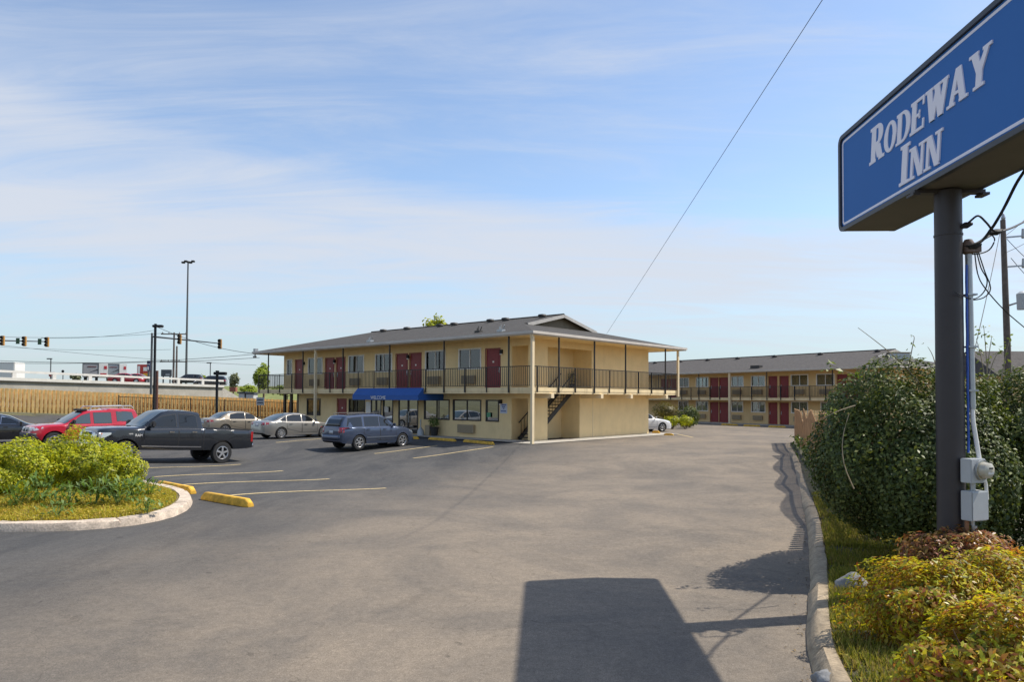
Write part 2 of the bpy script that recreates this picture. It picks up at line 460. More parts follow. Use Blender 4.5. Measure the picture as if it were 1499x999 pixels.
# fence line at the back left, on a bank above the lot
FL0 = at(-60, 583, 53.5); FL1 = at(450, 583, 63.5)
FDIR = (FL1 - FL0); FDIR.z = 0; FLEN = FDIR.length; FDIR.normalize(); FNRM = Vector((FDIR.y, -FDIR.x, 0))   # towards the camera
def bank(x, y):
    dx, dy = x - FL0.x, y - FL0.y
    s = dx * FDIR.x + dy * FDIR.y; d = dx * FNRM.x + dy * FNRM.y
    top = 1.22 - 1.0 * np.clip(s / FLEN, 0, 1)
    return top * (1 - sm(0.6, 7.5, d)) * (1 - sm(FLEN - 2, FLEN + 8, s))
def grid_mesh(name, xs, ys, fz, m):
    X, Y = np.meshgrid(xs, ys); Z = fz(X, Y)
    V = np.stack([X.ravel(), Y.ravel(), Z.ravel()], 1)
    nx, ny = len(xs), len(ys)
    i = (np.arange(ny - 1)[:, None] * nx + np.arange(nx - 1)[None, :]).ravel()
    F = np.stack([i, i + 1, i + nx + 1, i + nx], 1)
    return np_mesh(name, V, F, m, smooth=True)
xs = np.concatenate([[-2500, -1200, -600, -300, -160], np.arange(-100, 70.1, 1.5), [110, 200, 400, 900, 2500]])
ys = np.concatenate([[-400, -100, -30], np.arange(-6, 120.1, 1.5), [160, 260, 500, 1000, 3000]])
tag(grid_mesh('ground', xs, ys, lambda x, y: g(x, y) - 0.06 + bank(x, y) * 0.999, m_terrain), kind='structure')
tag(grid_mesh('parking_lot', np.arange(-46, 48.1, 0.5), np.arange(-5, 76.1, 0.5), lambda x, y: g(x, y) + bank(x, y) * 0.93, m_asph), kind='structure')
def strip(name, pts, wid, m, dz, seg=0.25):
    """painted stripe following the ground"""
    mb = MB()
    for (p, q) in zip(pts[:-1], pts[1:]):
        p = Vector(p); q = Vector(q); d = q - p; d.z = 0; n = max(1, int(d.length / seg)); nn = Vector((-d.y, d.x, 0)).normalized() * wid / 2
        for i in range(n):
            a = p + d * i / n; b = p + d * (i + 1) / n
            pt = [a - nn, b - nn, b + nn, a + nn]
            mb.quad([(t.x, t.y, float(g(t.x, t.y)) + dz) for t in pt])
    return mb.build(name, m)
def worn_paint():
    m = bpy.data.materials.new('worn_yellow_line'); m.use_nodes = True
    t = m.node_tree; p = t.nodes['Principled BSDF']
    p.inputs['Base Color'].default_value = (0.72, 0.56, 0.28, 1); p.inputs['Roughness'].default_value = 0.8
    tc = N(t, 'ShaderNodeTexCoord'); n = N(t, 'ShaderNodeTexNoise'); n.inputs['Scale'].default_value = 14; n.inputs['Detail'].default_value = 8; n.inputs['Roughness'].default_value = 0.75
    t.links.new(tc.outputs['Object'], n.inputs['Vector'])
    r = N(t, 'ShaderNodeMapRange'); r.inputs[1].default_value = 0.34; r.inputs[2].default_value = 0.50; r.inputs[3].default_value = 0.25; r.inputs[4].default_value = 0.97
    t.links.new(n.outputs[0], r.inputs[0])
    tp = N(t, 'ShaderNodeBsdfTransparent'); mx = N(t, 'ShaderNodeMixShader')
    t.links.new(r.outputs[0], mx.inputs[0]); t.links.new(tp.outputs[0], mx.inputs[1]); t.links.new(p.outputs[0], mx.inputs[2])
    t.links.new(mx.outputs[0], t.nodes['Material Output'].inputs[0])
    return m
m_line = worn_paint()
LINES = [((318, 728), (565, 715.5)), ((262, 711), (482, 702)), ((226, 699), (414, 690)), ((210, 686), (352, 680.5)),
         ((605, 671.5), (722, 655)), ((548, 664.8), (640, 653)), ((490, 657), (560, 650)), ((404, 648.5), (470, 643)), ((990, 636), (1015, 641))]
for (p, q) in LINES:
    o = strip('parking_line', [gp(*p), gp(*q)], 0.11, m_line, 0.009)
    tag(o, kind='structure')
# ---- right-hand curb and verge
RC = [(2.05, 3.0), (2.35, 5.2), (2.6, 6.33), (3.31, 8.05), (4.05, 9.6), (4.49, 10.8), (5.42, 13.06), (6.6, 16.2), (7.86, 19.5), (10.35, 26.2), (12.4, 32), (14.55, 38.2), (15.2, 39.6)]
def polyline(pts, step):
    out = [Vector((*pts[0], 0))]
    for a, b in zip(pts[:-1], pts[1:]):
        a = Vector((*a, 0)); b = Vector((*b, 0)); n = max(1, int((b - a).length / step))
        out += [a + (b - a) * (i + 1) / n for i in range(n)]
    return out
def smooth_line(L, it=4):
    for _ in range(it):
        L = [L[0]] + [(L[i - 1] + L[i] * 2 + L[i + 1]) / 4 for i in range(1, len(L) - 1)] + [L[-1]]
    return L
def curb(pts, width, h, name, label, m, side=1, slope=0.10, closed=False, jit=0.008, hf=None, joint=1.9):
    """rolled concrete curb with joints; side=+1: body lies to the right of the direction of travel"""
    out = [(pts[0], 0)]; acc = 0.6                        # joints: three close points, the middle one sunk
    for a_, b_ in zip(pts[:-1], pts[1:]):
        L_ = (b_ - a_).length; acc += L_
        if acc > joint:
            mid = a_.lerp(b_, 0.5); dd = (b_ - a_).normalized(); out += [(mid - dd * 0.02, 0), (mid, 1), (mid + dd * 0.02, 0)]; acc = 0
        out.append((b_, 0))
    pts = [p for p, _ in out]; jt = [j for _, j in out]
    mb = MB(); n = len(pts); h0 = h
    k = 7; r = random.Random(3)
    for i, p in enumerate(pts):
        h = (hf(p) if hf else h0) * (0.72 if jt[i] else 1)
        prof = [(0.0, -0.05), (0.012, h * 0.13), (slope * 0.6, h * 0.75), (slope, h), (width - 0.02, h + 0.006), (width, h - 0.02), (width, -0.05)]
        d = (pts[min(i + 1, n - 1)] - pts[max(0, i - 1)]).normalized(); nn = Vector((d.y, -d.x, 0)) * side
        for (o_, z) in prof:
            q = p + nn * (o_ + r.uniform(-jit, jit) * (0 < z)); mb.v.append((q.x, q.y, float(g(q.x, q.y)) + z + (r.uniform(-jit, jit) if z > 0.03 else 0)))
    for i in range(n - 1):
        for j in range(k - 1):
            f = (i * k + j, (i + 1) * k + j, (i + 1) * k + j + 1, i * k + j + 1)
            mb.f.append(f if side < 0 else f[::-1]); mb.m.append(0)
    mb.f.append(tuple(range(k))); mb.m.append(0); mb.f.append(tuple((n - 1) * k + j for j in range(k))); mb.m.append(0)
    o = mb.build(name, m, smooth=40, fix=True)
    return o
def curb_material(name, col, joint=1.9):
    m = mat(name, col, 0.9, var=0.0)
    t = m.node_tree; p = t.nodes['Principled BSDF']; L = t.links
    tc = N(t, 'ShaderNodeTexCoord')
    n = N(t, 'ShaderNodeTexNoise'); n.inputs['Scale'].default_value = 3.2; n.inputs['Detail'].default_value = 8; n.inputs['Roughness'].default_value = 0.7
    n2 = N(t, 'ShaderNodeTexNoise'); n2.inputs['Scale'].default_value = 30; n2.inputs['Detail'].default_value = 5
    for q in (n, n2): L.new(tc.outputs['Object'], q.inputs['Vector'])
    cr = N(t, 'ShaderNodeValToRGB'); e = cr.color_ramp.elements
    e[0].position = 0.33; e[0].color = (*(c * 0.55 for c in col), 1); e[1].position = 0.6; e[1].color = (*col, 1)
    L.new(n.outputs[0], cr.inputs[0])
    r = N(t, 'ShaderNodeMapRange'); r.inputs[1].default_value = 0.3; r.inputs[2].default_value = 0.7; r.inputs[3].default_value = 0.75; r.inputs[4].default_value = 1.2
    L.new(n2.outputs[0], r.inputs[0])
    v = N(t, 'ShaderNodeVectorMath', operation='SCALE'); L.new(cr.outputs[0], v.inputs[0]); L.new(r.outputs[0], v.inputs['Scale']); L.new(v.outputs[0], p.inputs['Base Color'])
    b = N(t, 'ShaderNodeBump'); b.inputs['Strength'].default_value = 0.5; b.inputs['Distance'].default_value = 0.015
    L.new(n2.outputs[0], b.inputs['Height']); L.new(b.outputs[0], p.inputs['Normal'])
    return m
mc_r = curb_material('old_tan_curb', (0.42, 0.33, 0.22))
mc_l = curb_material('pale_island_curb', (0.62, 0.51, 0.40))
RCL = smooth_line(polyline(RC, 0.5), 6)
RCC = [p + Vector((-0.05, 0, 0)) for p in RCL]
o = curb(RCC, 0.24, 0.15, 'curb', None, mc_r, side=1, jit=0.012, slope=0.12, hf=lambda p: 0.15 - 0.12 * float(sm(14, 20, p.y))); tag(o, kind='structure')
# verge behind the curb
mb = MB(); NV = 14
m_soil = mat('leaf_littered_soil', (0.055, 0.05, 0.022), 0.95, var=0.5, scale=4, bump=0.6, bscale=25)
rv = random.Random(5)
for i, p in enumerate(RCL):
    d = (RCL[min(i + 1, len(RCL) - 1)] - RCL[max(0, i - 1)]).normalized(); nn = Vector((d.y, -d.x, 0))
    for j in range(NV):
        t = 0.16 + (j / (NV - 1)) ** 1.6 * (14 if j else 0)
        q = p + nn * t
        mb.v.append((q.x, q.y, 0.125 - 0.11 * float(sm(14, 20, p.y)) + (0.05 * rv.random() + 0.03 * math.sin(q.x * 2.1 + q.y * 1.3) if 0 < j else 0)))
for i in range(len(RCL) - 1):
    for j in range(NV - 1):
        mb.f.append((i * NV + j, i * NV + j + 1, (i + 1) * NV + j + 1, (i + 1) * NV + j)); mb.m.append(0)
tag(mb.build('planting_bed', m_soil, smooth=60), kind='structure')
# ---- left island: kerb outline from the photograph
ISL = [gp(-260, 770), gp(-60, 779), gp(60, 780), gp(150, 777), gp(205, 772), gp(246, 763), gp(272, 751), gp(283, 740), gp(283, 731), gp(268, 722.5)]
# back edge of the island runs along the row of stalls
tip = ISL[-1]
ISL += [tip + AV * s for s in (1.0, 3, 6, 10, 15, 22)]
ISLP = smooth_line(polyline([(p.x, p.y) for p in ISL], 0.35), 3)
o = curb(ISLP, 0.29, 0.14, 'curb', None, mc_l, side=-1, slope=0.05, jit=0.012); tag(o, kind='structure')
mb = MB()
cen = sum((p for p in ISLP), Vector()) / len(ISLP)
cen = Vector((-14.5, 18.5, 0))
n = len(ISLP)
for i, p in enumerate(ISLP):
    d = (ISLP[min(i + 1, n - 1)] - ISLP[max(0, i - 1)]).normalized(); nn = Vector((-d.y, d.x, 0)); q0 = p + nn * 0.26
    for j in range(9):
        t = j / 8; q = q0.lerp(cen, t)
        mb.v.append((q.x, q.y, float(g(q.x, q.y)) + 0.13 + 0.22 * sm(0, 0.6, t)))
for i in range(n - 1):
    for j in range(8):
        mb.f.append((i * 9 + j, (i + 1) * 9 + j, (i + 1) * 9 + j + 1, i * 9 + j + 1)); mb.m.append(0)
m_dirt = mat('dry_yellow_turf_soil', (0.17, 0.13, 0.045), 0.95, var=0.4, scale=5, bump=0.6, bscale=30)
tag(mb.build('island_turf', m_dirt, smooth=60, fix=True), kind='structure')
def island_z(x, y):
    a, b = loc_ab(x, y)
    return 0.16
# concrete apron beside the motel's end wall
mb = MB()
def apron(p, a0, a1, b0, b1, h, name):
    m2 = MB(); na, nb = int((a1 - a0) / 0.4), int((b1 - b0) / 0.4) or 1
    for i in range(na + 1):
        for j in range(nb + 1):
            q = CORNER + AV * (a0 + (a1 - a0) * i / na) + BV * (b0 + (b1 - b0) * j / nb)
            m2.v.append((q.x, q.y, float(g(q.x, q.y)) + h))
    for i in range(na):
        for j in range(nb):
            m2.f.append((i * (nb + 1) + j, i * (nb + 1) + j + 1, (i + 1) * (nb + 1) + j + 1, (i + 1) * (nb + 1) + j)); m2.m.append(0)
    return tag(m2.build(name, m_conc), kind='structure')
# ================================================================== THE MOTEL (local x = into the lot along the end wall, local y = along the long front)
RZB = math.atan2(BV.y, BV.x)
WX, WY = 1.5, 1.38                                   # wall planes behind the galleries
def yfx(u, x):                                       # local y where column u meets plane local x
    k = uz(u, 1.0); P = CORNER + BV * x
    return (P.x - k * P.y) / (k * AV.y - AV.x)
def xfy(u, y):
    k = uz(u, 1.0); P = CORNER + AV * y
    return (P.x - k * P.y) / (k * BV.y - BV.x)
motel = thing('motel_building', 'yellow two storey motel with red doors and a blue welcome awning', 'motel', CORNER, RZB)
Z0, ZD0, ZD1, ZS = 0.10, 2.64, 2.94, 5.72            # walk, deck underside, deck top, soffit
YE, XE = 26.6, 13.9
# --- opening-aware wall on plane x (normal -x) : rectangles cut out
def wall_x(mb, x0, x1, y0, y1, z0, z1, holes):
    ys_ = sorted({y0, y1, *[h[0] for h in holes], *[h[1] for h in holes]}); zs_ = sorted({z0, z1, *[h[2] for h in holes], *[h[3] for h in holes]})
    for a, b in zip(ys_[:-1], ys_[1:]):
        if b - a < 1e-4: continue
        run = None
        for c, d in zip(zs_[:-1], zs_[1:]):
            if d - c < 1e-4: continue
            ym, zm = (a + b) / 2, (c + d) / 2
            solid = not any(h[0] < ym < h[1] and h[2] < zm < h[3] for h in holes)
            if solid:
                if run is None: run = [c, d]
                else: run[1] = d
            if not solid and run: mb.box(x0, x1, a, b, *run); run = None
        if run: mb.box(x0, x1, a, b, *run)
rotZ90 = Matrix.Rotation(R(90), 4, 'Z')
def window_part(parent, x, y0, y1, z0, z1, bars=1, curtain=True, m_frame=None, depth=0.16, fw=0.085, pane=None, room=True, label=None):
    """window in a wall facing -x: frame (> pane, curtain)"""
    m_frame = m_frame or m_white
    mb = MB(); xf, xb = x - 0.03, x + 0.08
    mb.box(xf, xb, y0, y0 + fw, z0, z1); mb.box(xf, xb, y1 - fw, y1, z0, z1)
    mb.box(xf, xb, y0 + fw, y1 - fw, z0, z0 + fw); mb.box(xf, xb, y0 + fw, y1 - fw, z1 - fw, z1)
    for i in range(bars):
        yc = y0 + (y1 - y0) * (i + 1) / (bars + 1)
        mb.box(xf + 0.02, xb, yc - 0.025, yc + 0.025, z0 + fw, z1 - fw)
    f = mb.build('window', m_frame, parent)
    if label: f['label'] = label
    mb = MB(); mb.box(x + 0.03, x + 0.036, y0 + fw * 0.7, y1 - fw * 0.7, z0 + fw * 0.7, z1 - fw * 0.7); mb.build('pane', pane or m_pane, f)
    if curtain:
        mb = MB(); n = max(8, int((y1 - y0) / 0.045)); xc = x + 0.13
        gap = -1
        for i in range(n):
            a = y0 + 0.03 + (y1 - y0 - 0.06) * i / n; b = y0 + 0.03 + (y1 - y0 - 0.06) * (i + 1) / n
            mid = abs((a + b) / 2 - (y0 + y1) / 2) / (y1 - y0)
            if mid < gap * 0.5: continue
            xa = xc + 0.025 * math.sin(i * 1.57); xb_ = xc + 0.025 * math.sin((i + 1) * 1.57)
            mb.quad([(xa, a, z0 + 0.02), (xa, a, z1 - 0.02), (xb_, b, z1 - 0.02), (xb_, b, z0 + 0.02)])
        mb.build('curtain', m_curtain, f)
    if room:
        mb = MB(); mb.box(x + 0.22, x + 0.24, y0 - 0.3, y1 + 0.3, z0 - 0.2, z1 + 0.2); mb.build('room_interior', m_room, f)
    return f
def door_part(parent, x, y0, y1, z0, z1, handle_at=1, m=None, numbers=True):
    mb = MB(); mb.box(x + 0.05, x + 0.10, y0, y1, z0, z1)
    # shallow raised panels
    w_ = y1 - y0
    for (a, b, c, d) in ((0.14, 0.86, 0.08, 0.42), (0.14, 0.86, 0.50, 0.93)):
        mb.box(x + 0.04, x + 0.05, y0 + w_ * a, y0 + w_ * b, z0 + (z1 - z0) * c, z0 + (z1 - z0) * d)
    dr = mb.build('door', m or m_red, parent)
    mb = MB(); yc = y0 + (0.09 if handle_at < 0 else w_ - 0.09)
    mb.lathe([(0.0, -0.03), (0.035, -0.03), (0.035, 0.03), (0.0, 0.03)], (x + 0.01, yc, z0 + 0.98), 8, 'x'); mb.box(x + 0.035, x + 0.045, yc - 0.03, yc + 0.03, z0 + 0.9, z0 + 1.2)
    mb.build('handle', m_gal, dr)
    fr = MB(); fw = 0.05
    fr.box(x - 0.02, x + 0.09, y0 - fw, y0 - 0.003, z0, z1 + fw); fr.box(x - 0.02, x + 0.09, y1 + 0.003, y1 + fw, z0, z1 + fw); fr.box(x - 0.02, x + 0.09, y0 - 0.003, y1 + 0.003, z1 + 0.003, z1 + fw)
    fr.build('door_frame', m_red if m is None else m_alu, dr)
    if numbers:
        mb = MB(); yc = (y0 + y1) / 2; mb.box(x + 0.034, x + 0.039, yc - 0.06, yc + 0.06, z0 + 1.48, z0 + 1.58)
        mb.build('number_plate', m_white, dr)
    return dr
def ac_part(parent, x, y0, y1, z0, z1):
    mb = MB(); mb.box(x - 0.16, x, y0, y1, z0, z1)
    n = 9
    for i in range(n):
        z = z0 + 0.06 + (z1 - z0 - 0.12) * i / (n - 1); mb.box(x - 0.185, x - 0.16, y0 + 0.05, y1 - 0.05, z - 0.012, z + 0.012)
    mb.box(x - 0.19, x - 0.16, y0, y0 + 0.045, z0, z1); mb.box(x - 0.19, x - 0.16, y1 - 0.045, y1, z0, z1)
    return mb.build('air_conditioner', m_ac, parent)
def wall_lamp(parent, x, y, z):
    mb = MB(); mb.box(x - 0.13, x, y - 0.08, y + 0.08, z - 0.13, z + 0.10); o = mb.build('wall_lamp', m_dark, parent)
    mb = MB(); mb.box(x - 0.12, x - 0.02, y - 0.06, y + 0.06, z - 0.19, z - 0.13); mb.build('lens', m_white, o)
# openings on the long front (columns read from the photograph)
UPW = [(419.4, 427.5, 0), (450.5, 472, 1), (509.6, 532.7, 1), (548.8, 574, 1), (622, 652, 1), (671, 704.4, 1)]
UPD = [(431.8, 443.3, 1), (475.8, 488.5, 1), (491.7, 504.6, -1), (579.4, 596, 1), (599.4, 616, -1), (711, 731.6, 1)]
def yr(u0, u1, x=WX):
    a, b = yfx(u0, x), yfx(u1, x); return (min(a, b), max(a, b))
mb = MB()
holes = []
for u0, u1, k in UPW: y0, y1 = yr(u0, u1); holes.append((y0, y1, 4.08, 5.34))
for u0, u1, h in UPD: y0, y1 = yr(u0, u1); holes.append((y0, y1, ZD1, 5.22))
YO = yfx(748.9, WX)                                  # stair opening on the front
wall_x(mb, WX, WX + 0.15, YO, YE, ZD1, ZS, holes)
LWW = [(449.4, 469.6), (510.7, 534.7), (560.8, 575.8), (621, 658.4), (663.2, 704.7), (711.3, 730.7)]
holes2 = []
for u0, u1 in LWW: y0, y1 = yr(u0, u1); holes2.append((y0, y1, 1.03 if u0 != 560.8 else 0.75, 2.29))
LDR = [(494, 507)]
for u0, u1 in LDR: y0, y1 = yr(u0, u1); holes2.append((y0, y1, Z0, 2.25))
yd0, yd1 = yr(583.5, 612.5); holes2.append((yd0, yd1, Z0, 2.32))
yo0, yo1 = yr(543, 558.5); holes2.append((yo0, yo1, Z0, 2.3))
YLE = yfx(437.5, WX)
wall_x(mb, WX, WX + 0.15, YO, YLE, 0, ZD0, holes2)
# end wall pieces on plane y = WY (facing -y)
XP = xfy(801.7, WY); XL = xfy(848.5, WY); XU = xfy(866, WY); XE = xfy(949.3, WY); YB = YO + 0.03
mb.box(WX, XP, WY, WY + 0.15, 0, ZD0); mb.box(WX, XP, WY, WY + 0.15, ZD1, ZS)
mb.box(WX, WX + 0.15, WY + 0.15, WY + 0.16, 0, ZS - 0.003)
mb.box(XL, XE, WY, WY + 0.15, 0, ZD0); mb.box(XU, XE, WY, WY + 0.15, ZD1, ZS)
mb.box(XP, XU, WY, WY + 0.15, 5.32, ZS)               # lintel over the upper opening
mb.box(WX, WX + 0.15, WY + 0.15, YO, 5.32, ZS)        # lintel over the side opening
mb.box(WX, WX + 0.15, WY + 0.15, YO, 2.36, ZD0)
# stair hall
mb.box(WX + 0.15, XU + 0.5, YO, YO + 0.12, 0, ZD0); mb.box(WX + 0.15, XU + 0.5, YO, YO + 0.12, ZD1, ZS)
mb.box(XL, XL + 0.12, WY + 0.15, YO, 0, ZD0); mb.box(XU, XU + 0.12, WY + 0.15, YO, ZD1, ZS)
# far side and left end
mb.box(XE - 0.15, XE, WY + 0.15, YE, 0, ZD0); mb.box(XE - 0.15, XE, WY + 0.15, YE, ZD1, ZS)
mb.box(WX + 0.15, XE - 0.15, YE - 0.15, YE, ZD1, ZS); mb.box(WX + 0.15, XE - 0.15, YLE - 0.15, YLE, 0, ZD0)
wall = mb.build('wall', m_stucco, motel)
mb = MB()                                             # joint strips in the stucco
for u in (867.7,): x = xfy(u, WY); mb.box(x - 0.03, x + 0.03, WY - 0.015, WY - 0.001, 0.02, ZD0)
mb.build('control_joint', m_trim, motel); mb = MB(); x = xfy(915, WY); mb.box(x - 0.02, x + 0.02, WY - 0.012, WY - 0.001, ZD1, ZS)
mb.build('control_joint', m_trim, motel)
for u0, u1, k in UPW:
    y0, y1 = yr(u0, u1); window_part(motel, WX, y0, y1, 4.08, 5.34, bars=k)
    if k: yc = (y0 + y1) / 2; ac_part(motel, WX, yc - 0.52, yc + 0.52, 3.22, 3.72)
for u0, u1, h in UPD:
    y0, y1 = yr(u0, u1); door_part(motel, WX, y0, y1, ZD1 + 0.01, 5.22, -h)
for u, z in ((489.9, 5.0), (597.7, 5.05), (734.5, 5.05), (445, 4.95)): wall_lamp(motel, WX, yfx(u, WX), z)
wall_lamp(motel, WX, yfx(733.8, WX), 2.2)
for i, (u0, u1) in enumerate(LWW):
    y0, y1 = yr(u0, u1)
    if i == 0: window_part(motel, WX, y0, y1, 1.03, 2.29, 1, True, m_alu, pane=m_pane)
    elif i == 1: window_part(motel, WX, y0, y1, 1.03, 2.29, 1, True, m_alu, pane=m_pane)
    else: window_part(motel, WX, y0, y1, 0.75 if i == 2 else 1.03, 2.29, 0 if i in (2, 5) else 1, False, m_alu, fw=0.075, pane=m_lobby)
mb = MB(); y0, y1 = yr(711.3, 730.7); mb.box(WX - 0.045, WX - 0.035, y1 - 0.42, y1 - 0.12, 1.28, 1.55); mb.build('notice', mat('green_notice', (0.10, 0.30, 0.16), 0.6), motel)
mb = MB(); y0, y1 = yr(563.5, 569.5); mb.box(WX - 0.045, WX - 0.035, y0, y1, 1.42, 1.78); mb.build('notice', m_white, motel)
mb = MB(); y0, y1 = yr(535.8, 543.5); mb.box(WX - 0.02, WX - 0.005, y0, y1, 1.2, 2.1); mb.build('notice', m_white, motel)
y0, y1 = yr(*LDR[0]); door_part(motel, WX, y0, y1, Z0, 2.25, 1)
def glass_door(y0, y1, z1):
    mb = MB(); ym = (y0 + y1) / 2; x0, x1 = WX - 0.02, WX + 0.06
    for (a, b) in ((y0, y0 + 0.09), (ym - 0.07, ym + 0.07), (y1 - 0.09, y1)): mb.box(x0, x1, a, b, Z0, z1)
    for (a, b) in ((y0 + 0.09, ym - 0.07), (ym + 0.07, y1 - 0.09)): mb.box(x0, x1, a, b, Z0, Z0 + 0.22); mb.box(x0, x1, a, b, z1 - 0.1, z1); 
    d = mb.build('door', m_alu, motel)
    d['label'] = 'dark framed glass entrance door'
    mb = MB(); mb.box(WX + 0.015, WX + 0.022, y0 + 0.03, y1 - 0.03, Z0 + 0.1, z1 - 0.05); mb.build('pane', m_lobby, d)
    mb = MB(); mb.bar((WX - 0.07, ym - 0.12, 0.8), (WX - 0.07, ym - 0.12, 1.5), 0.018); mb.bar((WX - 0.07, ym + 0.12, 0.8), (WX - 0.07, ym + 0.12, 1.5), 0.018)
    for s in (-0.12, 0.12):
        for z in (0.82, 1.48): mb.bar((WX - 0.07, ym + s, z), (WX - 0.02, ym + s, z), 0.014)
    mb.build('handle', m_gal, d)
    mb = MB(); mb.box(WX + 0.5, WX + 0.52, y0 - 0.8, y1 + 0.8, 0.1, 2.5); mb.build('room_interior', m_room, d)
glass_door(yd0, yd1, 2.32); glass_door(yo0, yo1, 2.3)
y0, y1 = yr(673, 696); ac_part(motel, WX, y0, y1, 0.32, 0.80)
# dark posts of the open passage at the far left of the ground floor
for u in (416, 425.5, 436):
    y = yfx(u, WX); mb = MB(); mb.box(WX, WX + 0.14, y - 0.12, y + 0.12, 0, ZD0); mb.build('post', m_alu, motel)
# deck, soffit, roof
XD, YD = 15.4, 27.8
mb = MB(); mb.box(0, XP + 0.2, 0, YD, ZD0, ZD1)
mb.box(XP + 0.2, XU + 0.3, 0, WY + 0.02, ZD0, ZD1); mb.box(XU + 0.3, XD, 0, YD, ZD0, ZD1)
mb.box(XP + 0.2, XU + 0.3, YO + 0.05, YD, ZD0, ZD1)
mb.box(-0.02, 0, -0.02, YD, ZD0 + 0.12, ZD1 + 0.02); mb.box(0, XD, -0.02, -0.0, ZD0 + 0.12, ZD1 + 0.02)
mb.build('gallery_deck', m_deck, motel)
for u in (807, 879.5, 923, 974.5):
    x = xfy(u, 0.0); mb = MB(); mb.box(x - 0.12, x + 0.12, -0.10, WY, ZD0 - 0.24, ZD0 - 0.002); mb.build('beam', m_trim, motel)
m_shingle = mat('grey_brown_shingles', (0.052, 0.047, 0.041), 0.95, var=0.5, scale=5, bump=0.5, bscale=30)
def shingle_courses(m, axis_scale=4.6):
    t = m.node_tree; p = t.nodes['Principled BSDF']; L = t.links
    tc = N(t, 'ShaderNodeTexCoord'); br = N(t, 'ShaderNodeTexBrick')
    br.inputs['Scale'].default_value = 1.0; br.inputs['Brick Width'].default_value = 0.32; br.inputs['Row Height'].default_value = 0.16; br.inputs['Mortar Size'].default_value = 0.012
    br.inputs['Color1'].default_value = (0.082, 0.073, 0.063, 1); br.inputs['Color2'].default_value = (0.040, 0.036, 0.032, 1); br.inputs['Mortar'].default_value = (0.03, 0.027, 0.024, 1)
    L.new(tc.outputs['UV'], br.inputs['Vector'])
    src = p.inputs['Base Color'].links[0].from_socket
    mx = N(t, 'ShaderNodeMix', data_type='RGBA'); mx.inputs['Factor'].default_value = 0.5
    L.new(src, mx.inputs['A']); L.new(br.outputs[0], mx.inputs['B']); L.new(mx.outputs['Result'], p.inputs['Base Color'])
shingle_courses(m_shingle)
def roof_uv(o):
    me = o.data; uv = me.uv_layers.new(name='UVMap')
    for f in me.polygons:
        n = f.normal; hd = Vector((n.x, n.y, 0))
        hd = hd.normalized() if hd.length > 1e-4 else Vector((1, 0, 0))
        al = Vector((-hd.y, hd.x, 0)); dn = n.cross(al)
        for li in f.loop_indices:
            v = me.vertices[me.loops[li].vertex_index].co
            uv.data[li].uv = (v.dot(al), v.dot(dn))
def dutch_roof(parent, x0, x1, y0, y1, ze, zr, yg, yh, m, gw, over=0.35):
    """low hip roof with a small gable at the near (y0) end; ridge along y at the middle"""
    xc = (x0 + x1) / 2; zg = ze + (yg - y0) * (zr - ze) / ((x1 - x0) / 2); zg = min(zg, zr - 0.3)
    xa = x0 + (zg - ze) / (zr - ze) * (xc - x0); xb = x1 - (xa - x0)
    A = (x0, y0, ze); B = (x1, y0, ze); Cc = (x1, y1, ze); D = (x0, y1, ze)
    Gl = (xa, yg, zg); Gr = (xb, yg, zg); Rn = (xc, yg - over, zr); Rf = (xc, yh, zr)
    Gl2 = (xa, yg - over, zg); Gr2 = (xb, yg - over, zg)
    mb = MB()
    mb.quad([A, B, Gr, Gl]); mb.quad([A, Gl, Gl2, Rn, Rf, D]); mb.quad([B, Cc, Rf, Rn, Gr2, Gr]); mb.quad([D, Rf, Cc])
    mb2 = MB()
    r = mb.build('roof', m, parent); roof_uv(r)
    mb2.quad([Gl, Gr, (xc, yg, zr - 0.02)]); mb2.build('gable', m_stucco if False else mat('weathered_gable_board', (0.20, 0.155, 0.10), 0.8, var=0.1), r)
    mb3 = MB()
    for s, gp_ in ((-1, Gl2), (1, Gr2)):
        p = Vector(gp_) + Vector((0, -0.02, -0.10)); q = Vector((xc, yg - over - 0.02, zr - 0.10)); mb3.bar(p, q, (0.03, 0.10))
    mb3.build('barge_board', mat('weathered_barge_board', (0.42, 0.40, 0.37), 0.7, var=0.15), r)
    mb4 = MB(); mb4.tube([Vector(Rn) + Vector((0, 0, 0.01)), Vector(Rf) + Vector((0, 0, 0.01))], 0.07, 6); mb4.build('ridge_cap', m, r)
    return r
EX0, EX1, EY0, EY1, ZE, ZR = -0.28, 16.2, -0.28, 28.15, 5.89, 7.78
roof = dutch_roof(motel, EX0, EX1, EY0, EY1, ZE, ZR, 4.35, 24.0, m_shingle, 3.1)
mb = MB(); mb.box(EX0 + 0.12, EX1 - 0.12, EY0 + 0.12, EY1 - 0.12, ZS, ZS + 0.06); mb.build('soffit', m_stucco, motel)
m_fascia = mat('weathered_white_fascia', (0.55, 0.50, 0.44), 0.6, var=0.12, scale=1.5)
mb = MB()
mb.box(EX0, EX0 + 0.12, EY0, EY1, ZS - 0.02, ZE - 0.01); mb.box(EX1 - 0.12, EX1, EY0, EY1, ZS - 0.02, ZE - 0.01)
mb.box(EX0 + 0.12, EX1 - 0.12, EY0, EY0 + 0.12, ZS - 0.02, ZE - 0.01); mb.box(EX0 + 0.12, EX1 - 0.12, EY1 - 0.12, EY1, ZS - 0.02, ZE - 0.01)
mb.box(EX0 - 0.09, EX0, EY0 - 0.09, EY1, ZE - 0.13, ZE + 0.005); mb.box(EX0, EX1, EY0 - 0.09, EY0, ZE - 0.13, ZE + 0.005)
mb.build('fascia', m_fascia, motel)
